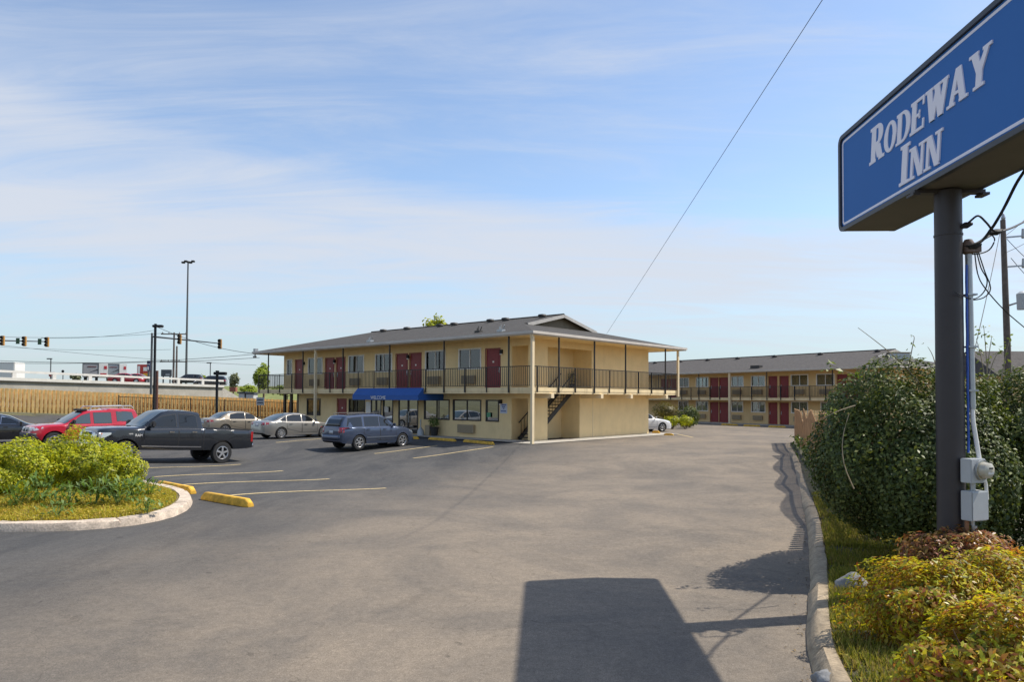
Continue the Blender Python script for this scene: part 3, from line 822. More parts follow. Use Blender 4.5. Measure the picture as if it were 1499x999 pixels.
# ridge vents and small things on the roof
m_vent = mat('dark_roof_vent', (0.05, 0.045, 0.04), 0.6)
xr = (EX0 + EX1) / 2
def roof_z(x): return ZE + (ZR - ZE) * (1 - abs(x - xr) / (xr - EX0))
for y in (5.2, 8.4, 9.8, 13.4, 14.9, 18.6, 21.5):
    mb = MB(); x = xr - 0.75; z = roof_z(x); mb.lathe([(0.0, 0.24), (0.26, 0.20), (0.30, 0.10), (0.22, 0.06), (0.22, -0.1)], (x, y, z), 10); mb.build('roof_vent', m_vent, motel, smooth=40)
for (u, dx) in ((541, 0.55), (733, 0.6), (700, 1.0)):
    y = yfx(u, dx); z = roof_z(dx)
    mb = MB(); mb.box(dx - 0.14, dx + 0.14, y - 0.2, y + 0.2, z - 0.05, z + 0.10); mb.lathe([(0.035, 0), (0.035, 0.26), (0, 0.26)], (dx, y + 0.1, z), 8); mb.bar((dx, y - 0.1, z), (dx - 0.05, y - 0.3, z + 0.32), 0.02); mb.bar((dx, y, z), (dx - 0.05, y - 0.05, z + 0.36), 0.015)
    mb.build('roof_flashing', m_gal if u != 700 else m_vent, motel)
# railings: posts one by one, rails and balusters as a panel per side
mb = MB(); ZT = 4.08
def rail(mb, p, q, step=0.145):
    p = Vector(p); q = Vector(q); d = (q - p); n = int(d.length / step)
    mb.bar(p + Vector((0, 0, ZT)), q + Vector((0, 0, ZT)), (0.025, 0.02)); mb.bar(p + Vector((0, 0, ZD1 + 0.12)), q + Vector((0, 0, ZD1 + 0.12)), (0.015, 0.015))
    for i in range(1, n):
        t = p + d * i / n; mb.box(t.x - 0.012, t.x + 0.012, t.y - 0.012, t.y + 0.012, ZD1 + 0.13, ZT - 0.015)
rail(mb, (-0.04, 0, 0), (-0.04, YD, 0)); mb.build('railing', m_iron, motel)
mb = MB(); rail(mb, (0, -0.04, 0), (XD, -0.04, 0)); mb.build('railing', m_iron, motel)
mb = MB(); rail(mb, (XD - 0.03, 0, 0), (XD - 0.03, YD, 0), 0.2); mb.build('railing', m_iron, motel)
mb = MB(); rail(mb, (0, YD - 0.03, 0), (XD, YD - 0.03, 0), 0.2); mb.build('railing', m_iron, motel)
def crop2(x): return 360 + x / 4.344
def crop3(x): return 660 + x / 4.164
def post(x, y, z0, z1, r=0.035, m=None, name='post'):
    mb = MB(); mb.box(x - r, x + r, y - r, y + r, z0, z1); mb.build(name, m or m_iron, motel)
for c in (140, 360, 615, 912, 1258): post(-0.06, yfx(crop2(c), -0.06), ZD0 + 0.04, ZS)
post(-0.06, yfx(crop3(352), -0.06), ZD0 + 0.04, ZS)
for c in (82, 212, 290, 533, 715, 813, 1030, 1142, 1393): post(-0.06, yfx(crop2(c), -0.06), ZD0 + 0.06, ZT, 0.025)
for c in (83, 217): post(-0.06, yfx(crop3(c), -0.06), ZD0 + 0.06, ZT, 0.025)
for c in (658, 875, 1065, 1308): post(xfy(crop3(c), -0.06), -0.06, ZD0 + 0.04, ZS)
for c in (528, 760, 967, 1145, 1225): post(xfy(crop3(c), -0.06), -0.06, ZD0 + 0.06, ZT, 0.025)
post(XD - 0.1, 4.5, ZD0, ZS); post(XD - 0.1, 9, ZD0, ZS); post(XD - 0.1, 14, ZD0, ZS)
# downspouts
def downspout(x, y, z0, z1, bend):
    mb = MB(); r = 0.085
    mb.box(x - r, x + r, y - r * 0.8, y + r * 0.8, z0, z1 - 0.3); mb.bar((x, y, z1 - 0.3), (x + bend[0], y + bend[1], z1), (r, r * 0.8)); mb.build('downspout', m_trim, motel)
downspout(-0.12, -0.12, 0.0, ZE - 0.1, (-0.1, 0.0)); downspout(-0.14, yfx(461.5, -0.14), 0.0, ZE - 0.1, (-0.08, 0.06)); 
mb = MB(); x = XD - 0.02; mb.box(x - 0.07, x + 0.07, -0.15, -0.02, ZD0 - 0.1, ZS); mb.build('downspout', m_trim, motel)
# stairs in the hall: two stringers, open treads
mb = MB(); S0 = Vector((2.0, 0, 0.05)); S1 = Vector((XL - 0.2, 0, ZD1))
for y in (WY + 0.28, YO - 0.12):
    mb.bar((S0.x, y, S0.z), (S1.x, y, S1.z), (0.025, 0.13)); 
    mb.bar((S0.x, y, S0.z + 0.95), (S1.x, y, S1.z + 0.95), 0.022)
    for t in np.linspace(0.05, 0.95, 14): p = S0.lerp(S1, t); mb.box(p.x - 0.01, p.x + 0.01, y - 0.01, y + 0.01, p.z, p.z + 0.95)
stair = mb.build('staircase', m_iron, motel)
mb = MB()
for i in range(15):
    p = S0.lerp(S1, (i + 0.6) / 15.6); mb.box(p.x - 0.14, p.x + 0.14, WY + 0.31, YO - 0.15, p.z - 0.02, p.z + 0.025)
mb.build('tread', mat('dark_tread', (0.05, 0.045, 0.04), 0.8), stair)
# awning with the word WELCOME
m_awn = mat('blue_canvas', (0.018, 0.095, 0.34), 0.65, var=0.06, scale=2)
ya0, ya1 = yfx(614.8, -0.42), yfx(518.5, -0.42)
mb = MB(); xo, xi = -0.55, WX - 0.004; zt, zb, zv = 2.97, 2.52, 2.24
mb.quad([(-0.14, ya0, zt), (-0.14, ya1, zt), (xo, ya1, zb), (xo, ya0, zb)][::-1]); mb.quad([(xo, ya0, zb), (xo, ya1, zb), (xo, ya1, zv), (xo, ya0, zv)][::-1])
for y, f in ((ya0, 1), (ya1, -1)):
    mb.quad([(-0.14, y, zt), (xo, y, zb), (xo, y, zv), (-0.14, y, zv)][::f])
    mb.quad([(-0.14, y, ZD0 - 0.01), (-0.14, y, zv), (xi, y, zv), (xi, y, ZD0 - 0.01)][::f])
aw = mb.build('awning', m_awn, motel)
so = aw.modifiers.new('cloth', 'SOLIDIFY'); so.thickness = 0.015
MW = Matrix.Translation((xo - 0.035, yfx(554, xo), 2.37)) @ Matrix(((0, 0, -1, 0), (-1, 0, 0, 0), (0, 1, 0, 0), (0, 0, 0, 1)))
text_part('WELCOME', 0.31, m_white, MW, aw)
# floodlight on the left eave corner
mb = MB(); mb.box(EX0 - 0.05, EX0 + 0.2, EY1 - 0.45, EY1 - 0.15, ZE, ZE + 0.25); mb.box(EX0 - 0.02, EX0 + 0.06, EY1 - 0.33, EY1 - 0.27, ZE - 0.35, ZE + 0.02); mb.lathe([(0, -0.08), (0.12, -0.08), (0.15, 0.08), (0, 0.08)], (EX0, EY1 - 0.3, ZE - 0.4), 10); mb.build('floodlight', m_gal, motel)
apron(CORNER, -0.25, WY + 0.0, -0.2, XD, 0.03, 'sidewalk'); 
apron(CORNER, WY + 0.01, YD, -0.15, WX + 0.1, 0.06, 'sidewalk')
# ================================================================== THE REAR MOTEL WING
DV = Vector((-0.56, 0.828, 0)).normalized(); NV_ = Vector((DV.y, -DV.x, 0))
PW = Vector((22.6, 68.7, 0)); RO = PW - NV_ * 1.5
def yfr(u, x):
    k = uz(u, 1.0); P = RO + NV_ * x
    return (P.x - k * P.y) / (k * DV.y - DV.x)
RZR = math.atan2(NV_.y, NV_.x)
rear = thing('motel_building', 'long tan rear motel wing with paired dark red doors beyond the drive', 'motel', RO, RZR)
RY0, RY1 = -15.0, 24.0
m_stucco2 = mat('tan_stucco', (0.72, 0.52, 0.26), 0.88, var=0.08, scale=1.2); weathered(m_stucco2)
zd0, zd1, zs = 2.28, 2.52, 4.9
RU = [(968, 978, 'd'), (980, 990, 'd'), (993, 1009, 'w'), (1018.9, 1037.4, 'w'), (1040, 1051, 'd'), (1053.2, 1065.3, 'd'), (1070.5, 1089, 'w'), (1099.6, 1120.6, 'w'), (1125.7, 1137.2, 'd'), (1142, 1154, 'd'),
      (1157.8, 1183.6, 'w'), (1195, 1222, 'w'), (1226, 1241, 'd'), (1245, 1259.5, 'd'), (1270, 1296, 'w')]
RL = [(993, 1008, 'w'), (1018.9, 1037, 'w'), (1040, 1051, 'd'), (1053.2, 1065.3, 'd'), (1070.5, 1088, 'w'), (1099.6, 1120.6, 'w'), (1125.7, 1137.2, 'd'), (1142, 1154, 'd'), (1158, 1183, 'w'), (1201, 1218, 'w')]
mb = MB(); hu = []; hl = []
for L_, H_, z_ in ((RU, hu, zd1), (RL, hl, 0.08)):
    for u0, u1, k in L_:
        a, b = sorted((yfr(u0, 1.5), yfr(u1, 1.5)))
        H_.append((a, b, z_ if k == 'd' else z_ + 1.05, z_ + (1.96 if k == 'd' else 2.12)))
wall_x(mb, 1.5, 1.65, RY0 + 1.2, RY1 - 1, zd1, zs, hu); wall_x(mb, 1.5, 1.65, RY0 + 1.2, RY1 - 1, 0, zd0, hl)
mb.box(1.65, 13, RY0 + 1.2, RY0 + 1.35, 0, zd0); mb.box(1.65, 13, RY0 + 1.2, RY0 + 1.35, zd1, zs); mb.box(12.85, 13, RY0 + 1.35, RY1 - 1, 0, zs)
mb.box(1.65, 12.85, RY1 - 1.15, RY1 - 1, 0, zs)
mb.build('wall', m_stucco2, rear)
for L_, H_ in ((RU, hu), (RL, hl)):
    for (u0, u1, k), (a, b, z0, z1) in zip(L_, H_):
        if k == 'd': door_part(rear, 1.5, a, b, z0, z1, 1, numbers=False)
        else:
            window_part(rear, 1.5, a, b, z0, z1, 1, True)
            yc = (a + b) / 2; ac_part(rear, 1.5, yc - 0.5, yc + 0.5, z0 - 0.72, z0 - 0.28)
mb = MB(); mb.box(0, 14, RY0, RY1, zd0, zd1); mb.build('gallery_deck', m_deck, rear)
mr_roof = mat('grey_brown_shingles_rear', (0.068, 0.060, 0.054), 0.95, var=0.4, scale=4, bump=0.5, bscale=30)
rr = dutch_roof(rear, -0.3, 14.6, RY0 - 0.4, RY1 + 0.4, 5.06, 6.8, RY0 + 4.2, RY1 - 4, mr_roof, 3)
mb = MB(); mb.box(-0.18, 14.4, RY0 - 0.25, RY1 + 0.2, zs, zs + 0.05); mb.build('soffit', m_stucco2, rear)
mb = MB(); mb.box(-0.3, -0.16, RY0 - 0.4, RY1 + 0.4, zs - 0.02, 5.05); mb.box(-0.16, 14.6, RY0 - 0.4, RY0 - 0.26, zs - 0.02, 5.05); mb.box(-0.38, -0.3, RY0 - 0.4, RY1, 4.94, 5.06); mb.build('fascia', m_fascia, rear)
for y in (-10, -4.5, 0.5, 5, 9, 13, 17):
    mb = MB(); x = 6.3; z = 5.06 + 1.74 * (x + 0.3) / 7.45; mb.lathe([(0.0, 0.24), (0.26, 0.2), (0.3, 0.1), (0.22, 0.06), (0.22, -0.1)], (x, y, z), 8); mb.build('roof_vent', m_vent, rear, smooth=40)
y = yfr(1107, 0.8); mb = MB(); mb.box(0.6, 1.1, y - 0.5, y + 0.5, 5.2, 5.55); mb.build('roof_flashing', m_vent, rear)
ZTs, ZD1s, ZTk = ZT, ZD1, 3.55
ZT, ZD1 = 3.55, zd1
mb = MB(); rail(mb, (-0.03, RY0, 0), (-0.03, RY1, 0), 0.14); mb.build('railing', m_iron, rear)
ZT, ZD1 = ZTs, ZD1s
def crop4(x): return 930 + x / 4.051
for c in (208, 275, 330, 377, 443, 500, 622, 690, 780, 862, 945, 1035, 1128, 1200): mb = MB(); y = yfr(crop4(c), -0.05); mb.box(-0.08, -0.02, y - 0.03, y + 0.03, zd0 + 0.03, 3.55); mb.build('post', m_iron, rear)
for c in (377, 780, 1170): mb = MB(); y = yfr(crop4(c), -0.05); mb.box(-0.08, -0.02, y - 0.035, y + 0.035, 3.55, zs); mb.build('post', m_iron, rear)
for c in (560,): mb = MB(); y = yfr(crop4(c), -0.1); mb.box(-0.2, -0.04, y - 0.09, y + 0.09, 0, zs + 0.05); mb.build('downspout', m_trim, rear)
mb = MB(); mb.box(-0.3, 1.6, RY0, RY1, -0.02, 0.07); o = mb.build('walkway', m_conc, rear)
# ================================================================== THE ROADSIDE SIGN
PX, PY = 5.05, 8.27
SD = Vector((0.045, 1.0, 0)).normalized()            # long direction of the cabinet, pointing away
SN = Vector((-SD.y, SD.x, 0))                        # face normal towards the road
sign = thing('motel_sign', 'big blue RODEWAY INN cabinet sign on a dark round pole', 'sign', (PX, PY, 0.12), math.atan2(-SD.x, SD.y))
# local: x across (+x to the right, away from the road), y along, z up
m_pole = mat('dark_brown_pole_paint', (0.040, 0.034, 0.036), 0.5, var=0.12, scale=2)
m_cab = mat('dark_cabinet_paint', (0.042, 0.045, 0.052), 0.45, var=0.08, scale=1.5)
m_under = mat('brown_cabinet_underside', (0.125, 0.115, 0.10), 0.65, var=0.1, scale=1.5)
m_blue = mat('sign_blue_face', (0.050, 0.180, 0.50), 0.6, spec=0.15, var=0.03, scale=0.6)
m_swhite = mat('sign_white_vinyl', (0.90, 0.87, 0.94), 0.5)
mb = MB(); mb.tube([(0, 0, -0.3), (0, 0, 2.5), (0, 0, 4.70)], [0.148, 0.145, 0.142], 28, cap=True); pole = mb.build('pole', m_pole, sign, smooth=40)
mb = MB(); mb.lathe([(0.143, 4.18), (0.150, 4.18), (0.150, 4.20), (0.143, 4.20)], n=24); mb.build('band', m_pole, sign)
ZB, ZTP, HL, HT = 4.72, 6.12, 2.16, 0.34
def rrect(w, h, r, n=6):
    pts = []
    for cx, cy, a0 in ((w - r, h - r, 0), (-w + r, h - r, 90), (-w + r, -h + r, 180), (w - r, -h + r, 270)):
        for i in range(n + 1): a = R(a0 + 90 * i / n); pts.append((cx + r * math.cos(a), cy + r * math.sin(a)))
    return pts
hh = (ZTP - ZB) / 2; zc = (ZTP + ZB) / 2
XZ = Matrix(((0, 0, 1, 0), (1, 0, 0, 0), (0, 1, 0, zc), (0, 0, 0, 1)))      # (along, up, out) -> local
mb = MB(); mb.prism(rrect(HL, hh, 0.12), -HT, HT); mb.xform(XZ)
mi = [1 if False else 0] * len(mb.f)
for k, f in enumerate(mb.f):
    zz = [mb.v[i][2] for i in f]
    if max(zz) < ZB + 0.02: mi[k] = 1
mb.m = mi
cab = mb.build('sign_cabinet', [m_cab, m_under], sign)
# retainer frame standing proud, white border, blue face on both sides
def ring_plate(mb, outer, inner, z0, z1):
    n = len(outer); i = len(mb.v)
    for p in outer: mb.v.append((p[0], p[1], z0))
    for p in inner: mb.v.append((p[0], p[1], z0))
    for p in outer: mb.v.append((p[0], p[1], z1))
    for p in inner: mb.v.append((p[0], p[1], z1))
    for k in range(n):
        k2 = (k + 1) % n
        for q in ((2 * n + k, 2 * n + k2, 3 * n + k2, 3 * n + k), (k, n + k, n + k2, k2), (k, k2, 2 * n + k2, 2 * n + k), (n + k, 3 * n + k, 3 * n + k2, n + k2)):
            mb.f.append(tuple(i + t for t in q)); mb.m.append(0)
for s in (-1, 1):
    T = Matrix(((0, 0, s, 0), (1, 0, 0, 0), (0, 1, 0, zc), (0, 0, 0, 1)))
    mb = MB(); ring_plate(mb, rrect(HL + 0.002, hh + 0.002, 0.122), rrect(HL - 0.055, hh - 0.055, 0.08), HT - 0.03, HT + 0.035); mb.xform(T).build('retainer_frame', m_cab, cab, fix=True)
    mb = MB(); mb.prism(rrect(HL - 0.06, hh - 0.06, 0.075), HT, HT + 0.006); mb.xform(T).build('sign_face', m_blue, cab, fix=True)
    mb = MB(); ring_plate(mb, rrect(HL - 0.085, hh - 0.085, 0.065), rrect(HL - 0.118, hh - 0.118, 0.04), HT + 0.006, HT + 0.0085); mb.xform(T).build('border', m_swhite, cab, fix=True)
# slab-serif letters drawn as strokes
def letter(ch, x0, h, wd, out, t=0.262):
    """list of polygons for one letter in a box of width wd and height h starting at x0"""
    P = []
    def bx(a, b, c, d): P.append([(a, c), (b, c), (b, d), (a, d)])
    def arc(cx, cy, rx, ry, ix, iy, a0, a1, n=14):
        o = [(cx + rx * math.cos(R(a0 + (a1 - a0) * i / n)), cy + ry * math.sin(R(a0 + (a1 - a0) * i / n))) for i in range(n + 1)]
        q = [(cx + ix * math.cos(R(a0 + (a1 - a0) * i / n)), cy + iy * math.sin(R(a0 + (a1 - a0) * i / n))) for i in range(n + 1)]
        for i in range(n): P.append([o[i], o[i + 1], q[i + 1], q[i]])
    w = wd; s = 0.085; T = t if ch != 'N' else 0.21
    if ch == 'I': bx((w - T) / 2, (w + T) / 2, s, 1 - s); bx(0, w, 0, s); bx(0, w, 1 - s, 1)
    if ch == 'R':
        bx(0.06, 0.06 + T, s, 1 - s); bx(-0.03, 0.36, 0, s); bx(-0.03, 0.06 + T, 1 - s, 1)
        bx(0.06 + T, w * 0.52, 1 - 0.1, 1); bx(0.06 + T, w * 0.52, 0.44, 0.54)
        arc(w * 0.52, 0.72, w * 0.40, 0.28, w * 0.40 - T, 0.18, -90, 90)
        P.append([(w * 0.36, 0.44), (w * 0.36 + T * 1.15, 0.44), (w * 0.80 + T * 0.4, s), (w * 0.80 - T * 0.75, s)]); bx(w * 0.66, w + 0.06, 0, s)
    if ch == 'O': arc(w / 2, 0.5, w / 2, 0.51, w / 2 - T, 0.40, 0, 360, 28)
    if ch == 'D':
        bx(0.05, 0.05 + T, s, 1 - s); bx(-0.03, w * 0.45, 0, s + 0.01); bx(-0.03, w * 0.45, 1 - s - 0.01, 1)
        arc(w * 0.45, 0.5, w * 0.55, 0.5, w * 0.55 - T, 0.405, -90, 90)
    if ch == 'E':
        bx(0.06, 0.06 + T, s, 1 - s); bx(-0.02, w, 0, s + 0.01); bx(-0.02, w * 0.97, 1 - s - 0.01, 1); bx(0.06 + T, w * 0.66, 0.46, 0.55)
        bx(w - 0.09, w, s + 0.01, 0.30); bx(w * 0.97 - 0.09, w * 0.97, 0.72, 1 - s - 0.01); bx(w * 0.60, w * 0.66 + 0.02, 0.38, 0.46); bx(w * 0.60, w * 0.66 + 0.02, 0.55, 0.63)
    if ch == 'W':
        def dg(xa, xb, tt): P.append([(xa, 1 - s), (xa + tt, 1 - s), (xb + tt, 0), (xb, 0)])
        dg(0.10, w * 0.25, T * 1.05); dg(w * 0.47, w * 0.25 + T * 0.12, T * 0.85)
        dg(w * 0.42, w * 0.62, T * 1.05); dg(w * 0.80, w * 0.62 + T * 0.12, T * 0.85)
        bx(0, 0.42, 1 - s, 1); bx(w * 0.37, w * 0.37 + 0.40, 1 - s, 1); bx(w * 0.72, w + 0.02, 1 - s, 1)
    if ch == 'A':
        P.append([(w * 0.10, s), (w * 0.10 + T * 0.75, s), (w * 0.52 + T * 0.1, 1), (w * 0.36, 1)]); P.append([(w * 0.90 - T * 1.05, s), (w * 0.90, s), (w * 0.62, 1), (w * 0.36, 1)])
        bx(w * 0.28, w * 0.72, 0.27, 0.36); bx(-0.02, w * 0.38, 0, s); bx(w * 0.60, w + 0.02, 0, s)
    if ch == 'Y':
        bx((w - T) / 2, (w + T) / 2, s, 0.45); bx((w - T) / 2 - 0.11, (w + T) / 2 + 0.11, 0, s)
        P.append([(w * 0.10, 1 - s), (w * 0.10 + T * 1.1, 1 - s), ((w + T) / 2, 0.42), ((w - T) / 2, 0.42)]); P.append([(w * 0.90 - T * 0.75, 1 - s), (w * 0.90, 1 - s), ((w + T) / 2, 0.42), ((w - T) / 2, 0.42)])
        bx(-0.02, w * 0.42, 1 - s, 1); bx(w * 0.62, w + 0.02, 1 - s, 1)
    if ch == 'N':
        bx(0.08, 0.08 + T * 0.68, s, 1 - s); bx(w - 0.08 - T * 0.68, w - 0.08, s, 1 - s); P.append([(0.08, 1), (0.08 + T * 1.2, 1), (w - 0.08, 0), (w - 0.08 - T * 1.2, 0)])
        bx(-0.03, 0.34, 0, s); bx(-0.03, 0.1, 1 - s, 1); bx(w - 0.36, w + 0.03, 1 - s, 1)
    for poly in P: out.append([(x0 + x * h, y * h) for x, y in poly])
def word(spec, shear=0.20):
    """spec: (char, height, width in heights); letters share a base line"""
    polys = []; x = 0
    for ch, h, wd in spec:
        a = []; letter(ch, x, h, wd, a); polys += a; x += wd * h + 0.012
    return [[(px + py * shear, py) for px, py in q] for q in polys], x
def lettering(words, T, parent):
    """one mesh; every stroke a hair prouder than the last so that no two faces coincide"""
    mb = MB(); k = 0
    for polys, ox, oy in words:
        for q in polys:
            z1 = HT + 0.0105 + 0.00012 * k; k += 1
            mb.prism([(px + ox, py + oy) for px, py in q], HT + 0.0062, z1)
    return mb.xform(T).build('lettering', m_swhite, parent)
W1, L1 = word([('R', 0.47, 0.80), ('O', 0.37, 0.86), ('D', 0.37, 0.88), ('E', 0.37, 0.80), ('W', 0.37, 1.22), ('A', 0.37, 0.98), ('Y', 0.37, 0.95)], 0.12)
W2, L2 = word([('I', 0.47, 0.46), ('N', 0.37, 0.90), ('N', 0.37, 0.90)], 0.12)
# road face: seen from outside (-x) the reading direction runs towards the camera (-y local)
for s in (-1, 1):
    T = Matrix(((0, 0, s, 0), (s, 0, 0, 0), (0, 1, 0, zc), (0, 0, 0, 1)))
    sc = 2.60 / L1
    def stretch(polys): return [[(px * sc, py) for px, py in q] for q in polys]
    lettering([(stretch(W1), -1.20, -0.02), (stretch(W2), -0.40, -0.545)], T, cab)
# brackets between pole and cabinet
mb = MB(); mb.box(-0.40, 0.40, -0.05, 0.05, 4.675, 4.715)
for x in (-0.42, 0.42): mb.box(x * 0.93 - 0.04, x * 0.93 + 0.04, -0.08, 0.08, 4.645, 4.674)
mb.build('bracket', m_pole, sign)
# meter boxes, conduit and blue cable on the pole's side
def onpole(u, v, Y): return at(u, v, Y)
mdir = Vector((0.55, -0.84, 0)).normalized()          # the boxes face right of the camera
mb = MB()
meter = thing('electric_meter', 'grey electric meter box with a round glass dial on the sign pole', 'electric meter', (PX + 0.105, PY - 0.16, -0.055), R(22))
ZM = 1.66
def bvl(mb, name, m, p, b=0.008): return mb.build(name, m, p, bevel=b, smooth=35)
mb.box(-0.115, 0.125, -0.11, 0.02, 1.53, 1.80); bvl(mb, 'meter_box', m_grey, meter)
mb = MB(); mb.lathe([(0.0, -0.225), (0.06, -0.222), (0.085, -0.205), (0.09, -0.16), (0.09, -0.13), (0.105, -0.128), (0.105, -0.108)], (0.045, 0, 1.675), 24, 'y')
mb.build('dial', mat('meter_dome', (0.50, 0.47, 0.38), 0.18, coat=0.5), meter, smooth=40)
mb = MB(); mb.box(0.015, 0.075, -0.228, -0.2225, 1.695, 1.712); mb.build('display', m_dark, meter); mb = MB(); mb.box(0.0, 0.09, -0.224, -0.2195, 1.635, 1.665); mb.build('name_plate', m_grey, meter)
mb = MB(); mb.lathe([(0.107, -0.135), (0.113, -0.135), (0.113, -0.112), (0.107, -0.112)], (0.045, 0, 1.675), 24, 'y'); mb.build('dial_ring', m_gal, meter, smooth=40)
mb = MB(); mb.lathe([(0.0, 1.44), (0.028, 1.44), (0.028, 1.53), (0, 1.53)], (-0.01, -0.05, 0), 12); mb.build('nipple', m_gal, meter)
box2 = thing('switch_box', 'grey switch box below the round meter on the sign pole', 'switch box', (PX + 0.105, PY - 0.16, -0.055), R(22))
mb = MB(); mb.box(-0.115, 0.13, -0.12, 0.02, 1.11, 1.44); bvl(mb, 'cabinet', m_grey, box2)
mb = MB(); mb.box(-0.120, 0.135, -0.128, -0.121, 1.12, 1.43); bvl(mb, 'door', m_grey, box2, 0.003)
mb = MB(); mb.box(0.131, 0.165, -0.09, -0.03, 1.15, 1.27); mb.box(0.14, 0.155, -0.105, -0.075, 1.20, 1.34); bvl(mb, 'lever', m_gal, box2, 0.004)
mb = MB(); mb.tube([(-0.01, -0.04, 1.11), (-0.01, -0.04, 1.05)], 0.025, 10); mb.lathe([(0.0, 0.97), (0.028, 0.97), (0.034, 1.0), (0.034, 1.05), (0, 1.05)], (0.0, -0.05, 0), 10); mb.build('conduit_body', m_gal, box2, smooth=40)
mb = MB(); mb.tube([(-0.07, -0.02, 1.11), (-0.07, -0.02, 0.0)], 0.022, 8); mb.build('ground_pipe', mat('rusty_pipe', (0.28, 0.14, 0.07), 0.8, var=0.2), box2)
mb = MB(); mb.tube([(0.135, -0.08, 1.64), (0.15, -0.09, 1.5), (0.152, -0.10, 1.34)], 0.018, 8); mb.build('conduit', m_white, box2)
cond = thing('conduit_pipe', 'pale grey conduit climbing the right side of the sign pole', 'conduit', (PX + 0.21, PY - 0.07, 0), 0)
mb = MB(); mb.tube([(0.0, 0, 2.30), (-0.01, 0.02, 4.10)], 0.036, 12); mb.build('pipe', m_gal, cond, smooth=40)
mb = MB(); mb.tube([(0.0, 0, 2.32), (-0.01, -0.03, 2.15), (0.02, -0.08, 1.74)], 0.024, 10); mb.build('elbow', m_white, cond, smooth=40)
mb = MB()
for z in (2.5, 3.0, 3.6): mb.box(-0.06, 0.05, -0.045, 0.045, z, z + 0.02)
mb.build('strap', m_gal, cond)
mb = MB(); mb.lathe([(0.04, 4.08), (0.07, 4.10), (0.075, 4.18), (0.04, 4.25), (0.0, 4.26)], (-0.01, 0.02, 0), 12); mb.box(-0.01, 0.11, -0.03, 0.05, 4.10, 4.17); mb.build('weather_head', mat('weathered_copper_cap', (0.16, 0.11, 0.09), 0.6), cond, smooth=40)
mb = MB(); mb.tube([(PX + 0.150, PY - 0.09, z) if i % 2 else (PX + 0.14, PY - 0.10, z) for i, z in enumerate(np.linspace(1.8, 3.95, 12))], 0.014, 8)
o = mb.build('blue_cable', mat('blue_jacket', (0.03, 0.10, 0.45), 0.5), smooth=60); tag(o, 'thin blue cable running down the right side of the sign pole', 'cable')
# ================================================================== FENCES
m_board = mat('honey_cedar_boards', (0.86, 0.56, 0.21), 0.85, var=0.22, scale=2.2, bump=0.25, bscale=25)
m_board2 = mat('brown_cedar_boards', (0.42, 0.235, 0.105), 0.85, var=0.25, scale=3, bump=0.25, bscale=25)
m_board3 = mat('pale_pine_boards', (0.70, 0.50, 0.26), 0.85, var=0.2, scale=3, bump=0.25, bscale=25)
def board_fence(name, label, pts, htop, m, bw, gap, group=None, base=None, dog=0.04, two=True, post_every=2.4, th=0.022, so=0.045):
    """shadowbox fence along pts: boards alternate on both faces of the rails; htop(s) gives height above base(s)"""
    pts = [Vector((p[0], p[1], 0)) for p in pts]; tot = sum((b - a).length for a, b in zip(pts[:-1], pts[1:]))
    def pos(s):
        for a, b in zip(pts[:-1], pts[1:]):
            L_ = (b - a).length
            if s <= L_ or b is pts[-1]: return a + (b - a).normalized() * s, (b - a).normalized()
            s -= L_
    base = base or (lambda s: 0.0)
    root = thing(name, label, 'fence', pos(0)[0], 0, group); off = root.location.copy(); off.z = 0
    r = random.Random(9); mb = MB(); s = 0; k = 0
    while s < tot:
        p, d = pos(s); nn = Vector((-d.y, d.x, 0)); z0 = base(s) + 0.04; z1 = base(s) + htop(s) + r.uniform(-0.015, 0.015)
        side = (1 if k % 2 else -1) * so
        if not two: side = 0.04
        c = p - off + nn * side
        poly = [(-bw / 2, z0), (bw / 2, z0), (bw / 2, z1 - dog), (bw / 2 - dog, z1), (-bw / 2 + dog, z1), (-bw / 2, z1 - dog)]
        i = len(mb.v); tw = r.uniform(-0.004, 0.004)
        for q in (-th / 2, th / 2):
            for a, z in poly: mb.v.append(tuple(c + d * a + nn * (q + tw * (z - z0)) + Vector((0, 0, z))))
        n = 6
        mb.f.append(tuple(i + t for t in range(n))); mb.f.append(tuple(i + n + t for t in reversed(range(n)))); mb.m += [0, 0]
        for t in range(n): mb.f.append((i + (t + 1) % n, i + t, i + n + t, i + n + (t + 1) % n)); mb.m.append(0)
        s += gap; k += 1
    mb.build('board_panel', m, root)
    ns = max(2, int(tot / 2.0)); mb = MB()
    for fr in (0.16, 0.5, 0.84):
        for i in range(ns):
            s0, s1 = tot * i / ns, tot * (i + 1) / ns; a, _ = pos(s0); b, _ = pos(s1)
            mb.bar(a - off + Vector((0, 0, base(s0) + fr * htop(s0))), b - off + Vector((0, 0, base(s1) + fr * htop(s1))), (0.022, 0.042))
    mb.build('rail', m, root)
    s = 0.02
    while s < tot + 0.01:
        p, d = pos(min(s, tot - 0.01)); mb = MB(); c = p - off; z1 = base(s) + htop(s) - 0.08
        mb.obox(c + Vector((0, 0, (base(s) - 0.1 + z1) / 2)), d * 0.045, Vector((-d.y, d.x, 0)) * 0.021, (0, 0, (z1 - base(s) + 0.1) / 2)); mb.build('post', m, root); s += post_every
    return root
def base_l(s): return 1.22 - 1.0 * min(1, s / FLEN)
board_fence('board_fence', 'long honey coloured board fence on the bank behind the left cars', [FL0, FL1 + FDIR * 6], lambda s: 1.86, m_board, 0.155, 0.138, base=base_l, so=0.10)
